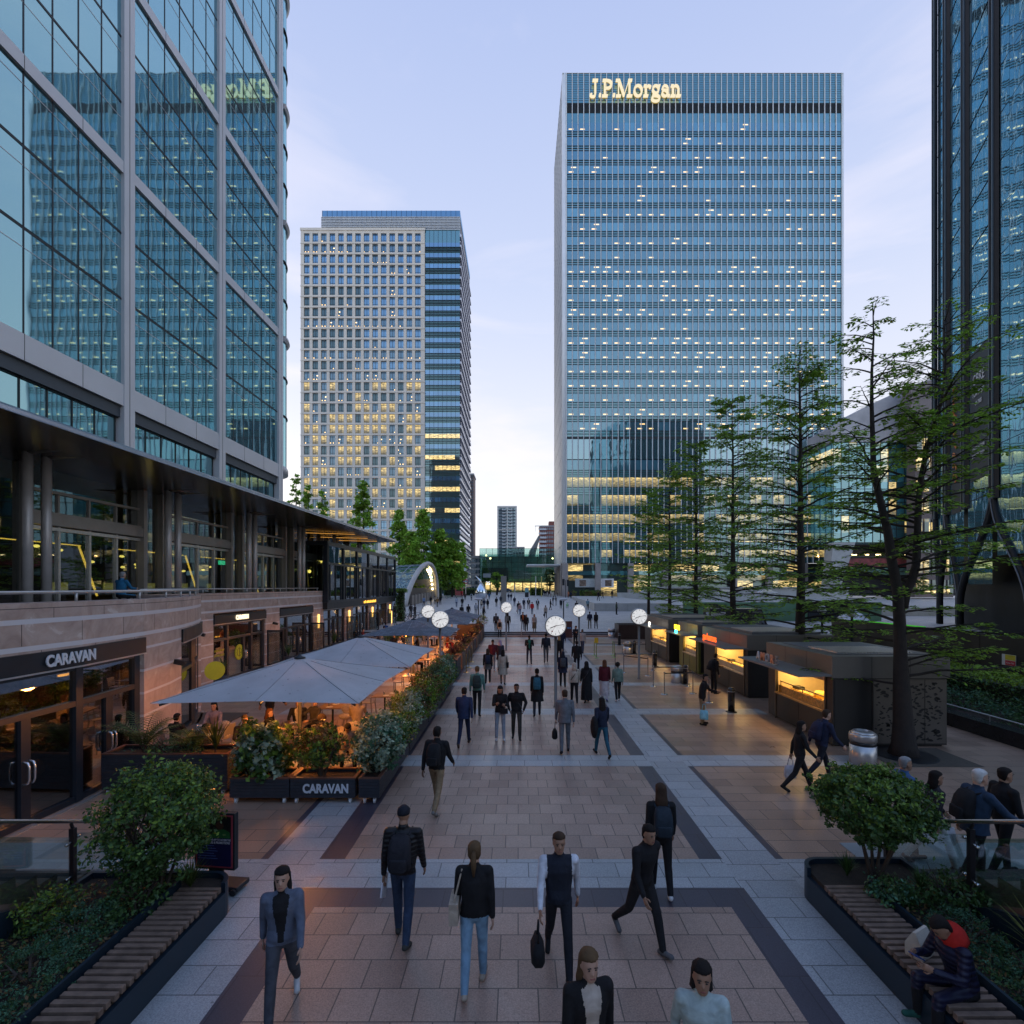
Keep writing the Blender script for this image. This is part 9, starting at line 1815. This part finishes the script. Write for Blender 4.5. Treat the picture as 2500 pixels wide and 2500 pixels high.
U('person in a cream coat with a dark bag midway up the plaza', 1332, 1510, 5, 'stepA', 1.66, (0.38, 0.32, 0.27), K_, WH, ('longer', 'k'), 1, 1, (('bag', K_, 'dark bag held by the person in the cream coat', 0),)); U('person in a pink jacket and blue jeans', 1269.5, 1502, 2, 'stepB', 1.66, (0.42, 0.27, 0.26), (0.06, 0.12, 0.22), WH, ('long', 'b'), 0, 1); U('person in black directly behind the pink jacket', 1266, 1498.5, 4, 'stepA', 1.78, K_, K_, K_, ('short', 'k'), 1, 0, (('tote', (0.32, 0.2, 0.18), 'brown bag carried beside the pink jacket', 0),)); U('person in a navy jacket with a grey cap standing sideways', 1279, 1487, 150, 'stand', 1.74, NV, NV, K_, ('cap', (0.2, 0.2, 0.2)), 0, 0); U('person in black with a pale scarf facing the viewer', 1290.5, 1487, 0, 'stand', 1.78, K_, (0.05, 0.012, 0.016), K_, ('short', 'k'), 2, 0, (('front', (0.3, 0.26, 0.22)),))
U('person in a bright red puffer jacket and jeans', 1299, 1500, 182, 'stepB', 1.74, (0.50, 0.015, 0.02), (0.03, 0.06, 0.11), K_, ('short', 'b'), 0, 0, (('jacket', (0.50, 0.015, 0.02)), ('strap', K_))); U('person in a dark suit and white shirt in the middle of the plaza', 1312.5, 1489, -6, 'stepA', 1.78, (0.03, 0.032, 0.03), (0.03, 0.032, 0.03), K_, ('short', 'g'), 0, 0, (('front', (0.45, 0.48, 0.55)),)); U('person in black leaning sideways near the photographers', 1344, 1489, 100, 'stepA', 1.70, K_, K_, K_, ('short', 'k'), 1, 0); U('left one of the two photographers in black', 1350, 1478, 90, 'phone', 1.74, K_, K_, K_, ('short', 'k'), 1, 0); U('right one of the two photographers in black', 1357.5, 1478, -90, 'phone', 1.74, K_, K_, K_, ('short', 'k'), 1, 0); U('person in a navy coat by the flat capped lamp post', 1369.5, 1486, 0, 'stand', 1.68, (0.02, 0.024, 0.035), K_, K_, ('long', 'k'), 1, 1, (('coat', (0.02, 0.024, 0.035), 0.6),))
U('person in navy walking away beyond the pink jacket', 1256, 1480, 180, 'stepB', 1.72, NV, JN, K_, ('short', 'k'), 1, 0); U('left of a couple in navy jackets and jeans', 1241.5, 1467, 178, 'stand', 1.72, NV, JN, K_, ('short', 'g'), 0, 0); U('right of a couple in navy jackets and jeans', 1248, 1467, 182, 'stand', 1.70, (0.02, 0.025, 0.035), JN, K_, ('short', 'b'), 0, 0); U('person in black with a shoulder bag left of the stone pillar', 1212, 1481.5, 180, 'stepA', 1.74, K_, K_, K_, ('short', 'k'), 1, 0, (('sidebag', K_, 'black bag on the person left of the stone pillar', 1),)); U('person in dark blue next to the stone pillar', 1222.5, 1476, 175, 'stepB', 1.72, (0.03, 0.035, 0.05), K_, K_, ('short', 'k'), 1, 0); U('person in a bright blue jacket and pale cap', 1194.5, 1464.5, 180, 'stepB', 1.70, (0.03, 0.12, 0.25), JN, K_, ('cap', (0.4, 0.42, 0.45)), 0, 0); U('person in orange trousers by the chrome sculpture', 1187, 1461, 178, 'stand', 1.70, NV, (0.35, 0.08, 0.04), K_, ('short', 'k'), 1, 0)
far = [(1329, 1456, NV, K_, 'in navy at the kerb, left of the waiting group'), (1333, 1456.3, K_, K_, 'in black second in the waiting group'), (1338.5, 1457, (0.07, 0.03, 0.03), K_, 'in dark red in the waiting group'), (1344.5, 1457, (0.5, 0.47, 0.42), (0.3, 0.2, 0.18), 'in a white coat in the waiting group'), (1354, 1454.5, (0.05, 0.03, 0.03), K_, 'in brown at the kerb below the slab corner'), (1361.5, 1454.5, (0.38, 0.33, 0.26), K_, 'in a beige coat at the kerb below the slab corner'), (1376.5, 1456.5, (0.40, 0.20, 0.02), (0.3, 0.18, 0.05), 'in a yellow jacket at the kerb'), (1387.5, 1459, (0.45, 0.16, 0.08), (0.3, 0.1, 0.06), 'in an orange coat at the kerb'), (1394, 1461, NV, K_, 'in dark blue right of the orange coat')]
for i, (fx, fy, c, c2, wd) in enumerate(far): U('person ' + wd, fx, fy, 20*i, 'stand' if i % 2 else 'stepA', 1.68+0.02*(i % 4), c, c2, K_, ('short' if i % 3 else 'long', 'k'), i % 3, i % 2)
lft = [(1034.8, 1480, (0.16, 0.24, 0.40), NV, 170, 'in a blue shirt near the station arch', 0), (1052, 1477, K_, K_, 178, 'in a long black coat before the station panels', 1), (1062, 1476, BE, K_, 176, 'in a beige coat close to the station arch', 1), (1068, 1482.5, (0.22, 0.13, 0.06), K_, 182, 'in a tan jacket right of the station arch', 0), (1075, 1476.5, K_, K_, 180, 'in black by the green cube hedge', 0), (1114.6, 1482, (0.36, 0.42, 0.52), (0.03, 0.05, 0.12), 178, 'in a pale blue shirt and dark jeans', 0), (1128.5, 1483, K_, K_, 184, 'in a black shirt with arms swinging', 0), (1151, 1466.5, (0.55, 0.57, 0.6), K_, 180, 'in a white shirt with a dark backpack far off', 0), (1135.5, 1465.5, (0.08, 0.05, 0.05), K_, 176, 'in a brown coat by the roundel sign', 1), (1127, 1457, (0.45, 0.02, 0.02), K_, 180, 'in a red jacket at the pink van', 0), (1175.5, 1487.8, BE, K_, 178, 'in a cream jacket in the group by the flat capped lamp', 1), (1182, 1487.8, NV, JN, 182, 'in a dark jacket and jeans by the flat capped lamp', 0), (1190.5, 1487.5, K_, K_, 186, 'in black at the right of the group by the flat capped lamp', 1), (1143.5, 1508, K_, K_, 175, 'in a broad black jacket behind the farthest parasol', 0), (1162, 1504, (0.30, 0.34, 0.38), (0.2, 0.22, 0.24), 178, 'in a grey hooded top behind the farthest parasol', 0), (1127, 1511, K_, K_, 180, 'with only a dark head showing over the farthest parasol', 0), (1181, 1514, K_, K_, 60, 'with long dark hair by the corner of the farthest parasol', 1)]
for i, (fx, fy, c, c2, rz, wd, fm) in enumerate(lft): U('person ' + wd, fx, fy, rz, 'stepA' if i % 2 else 'stepB', 1.74-0.07*fm, c, c2, K_, ('long' if fm else 'short', 'k' if i % 4 else 'b'), i % 3, fm, (pk('dark backpack far off on the white shirt'),) if 'white shirt' in wd else ())
rgt = [(1439.7, 1535, NV, (0.10, 0.10, 0.075), 178, 'in a navy gilet and olive trousers, left of a pair near the steps', 0), (1455, 1535, K_, K_, 182, 'with long brown hair in black, right of a pair near the steps', 1), (1435, 1489, (0.18, 0.28, 0.33), K_, 180, 'in a pale blue jacket against the flat topped block', 0), (1407.7, 1496, K_, K_, 180, 'in black behind the clock marked 10', 0), (1505, 1500.5, (0.05, 0.07, 0.05), K_, 100, 'in dark green passing the flat topped block', 0)]
for i, (fx, fy, c, c2, rz, wd, fm) in enumerate(rgt): U('person ' + wd, fx, fy, rz, 'stepA' if i % 2 else 'stand', 1.74-0.06*fm, c, c2, K_, ('longer' if fm else 'short', 'b' if fm else 'k'), i % 3, fm)
for (fx, fy, rz, wd) in ((1460.8, 1466.7, 30, 'nearest of the people in black on the flat topped block'), (1471.8, 1461, 60, 'second person in black on the flat topped block'), (1494.5, 1460.5, 0, 'farthest person in black on the flat topped block')): U(wd, fx, fy, rz, 'stepA', 1.74, K_, K_, K_, ('short', 'k'), 1, 0, (), 2.24)
# diners on the terrace
GD = 'diners on the restaurant terrace'
def Dn(lab, x, y, rz, top, hair=('short', 'k'), skin=0, fem=0, pose='sit', legs=K_, extras=(), z=0.0): return person(lab, x, y, z, rz, pose, 1.72-0.05*fem, top, legs, K_, hair, skin, fem, 0.35, extras, GD)
Dn('diner with long dark hair in a mauve jacket by the stone pier', -9.15, 15.45, 10, (0.24, 0.19, 0.20), ('long', 'k'), 0, 1); Dn('dark haired diner in black with back turned by the palm', -9.35, 13.95, 175, K_, ('short', 'k'), 0, 1)
Dn('diner in a navy sweater over a pale blue collar', -7.9, 12.85, 75, (0.016, 0.022, 0.04), ('short', 'b'), 0, 0, 'sit', K_, (('collar', (0.3, 0.4, 0.55)),)); Dn('brown haired diner in a dark suit leaning on the table', -7.35, 13.75, 30, (0.025, 0.024, 0.028), ('short', 'd'), 0); Dn('grey haired diner in a pale coat seen from behind the low planter', -6.75, 12.5, 150, (0.28, 0.26, 0.23), ('long', 'g'), 0, 1); Dn('red brown haired diner in black turned away at the plate table', -7.15, 14.55, 100, K_, ('long', 'r'), 0, 1); Dn('bearded diner in a black suit and white shirt', -6.75, 15.75, 10, K_, ('short', 'k'), 1, 0, 'sit', K_, (('front', (0.5, 0.48, 0.45)),)); Dn('fair diner resting the chin on a hand beside the parasol pole', -6.25, 15.65, -30, (0.05, 0.045, 0.04), ('short', 'd'), 0, 0, 'sitback'); Dn('curly haired diner lit orange in the middle of the terrace', -5.25, 13.6, 170, (0.04, 0.03, 0.025), ('afro', 'b'), 1); Dn('long haired diner reading a phone behind the variegated shrub', -4.5, 13.5, 20, (0.22, 0.20, 0.19), ('longer', 'k'), 1, 1, 'sitlow'); Dn('diner in a beige pullover with back turned near the parasol corner', -5.0, 15.9, 185, (0.36, 0.28, 0.20), ('short', 'd'), 0); person('waiter in black bending between the tables at the back', -8.2, 16.9, 0, 160, 'lunge', 1.76, K_, K_, WH, ('short', 'k'), 1, 0, 0.4, (), GD)
Dn('diner in a bright red sweater facing the viewer', -4.5, 33.95, 5, (0.45, 0.02, 0.01), ('short', 'd'), 0); Dn('diner in a light blue top beside the purple plant', -4.45, 29.3, 70, (0.12, 0.25, 0.40), ('short', 'k'), 1); Dn('fair haired diner in a white blouse', -8.25, 35.4, 60, (0.5, 0.5, 0.5), ('long', 'y'), 0, 1); Dn('dark haired diner facing the white blouse', -6.95, 35.5, -60, K_, ('long', 'k'), 1, 1); Dn('diner in brown behind the purple plants', -4.1, 31.3, -80, (0.10, 0.05, 0.03), ('short', 'k'), 1); Dn('left one of two dark heads under the slate parasol', -8.9, 36.6, 20, K_, ('short', 'k'), 1); Dn('right one of two dark heads under the slate parasol', -8.3, 36.9, -20, (0.05, 0.05, 0.06), ('short', 'k'), 1)
for i, (x, y, rz, c) in enumerate(((-5.3, 38.2, 90, (0.12, 0.04, 0.03)), (-3.98, 38.2, -90, (0.2, 0.08, 0.05)), (-4.6, 39.0, 0, (0.06, 0.03, 0.03)), (-7.4, 41.5, 90, (0.10, 0.10, 0.12)), (-6.2, 41.6, -90, (0.3, 0.12, 0.08)), (-5.8, 28.7, 90, (0.05, 0.04, 0.05)))): Dn(['orange lit diner at the left of the table close to the steps', 'orange lit diner at the right of the table close to the steps', 'orange lit diner at the far side of the table close to the steps', 'diner left of the table under the farthest slate parasol', 'diner right of the table under the farthest slate parasol', 'diner in dark clothes by the clock pole under the slate parasol'][i], x, y, rz, c, ('long' if i % 2 else 'short', 'kbdk'[i % 4]), i % 3, i % 2)
for i, (x, y, c) in enumerate(((-12.7, 41.7, (0.12, 0.02, 0.02)), (-11.2, 41.2, (0.06, 0.06, 0.07)), (-11.7, 44.5, NV), (-12.6, 48.6, (0.02, 0.09, 0.28)))): Dn(['diner in dark red outside the far shopfront', 'diner in grey outside the far shopfront', 'diner in navy beside the shop wall lights', 'diner in a bright blue fleece by the far shop door'][i], x, y, (90, -90, 160, 170)[i], c, ('short', 'k'), i % 2)
Dn('person in a blue shirt sitting behind the upper terrace rail', -13.9, 17.9, 170, (0.02, 0.13, 0.25), ('short', 'g'), 0, 0, 'sit', K_, (), 3.95)
for i, (fx, fy) in enumerate(((963, 1506), (985, 1511), (1003, 1507), (1013, 1509))): U('person in dark clothes beside the bicycle rack, ' + ['leftmost', 'second from the left', 'third from the left', 'rightmost'][i], fx, fy, 150+30*i, 'stand', 1.74, (0.03, 0.03, 0.035), K_, K_, ('short', 'k'), i % 3, 0)
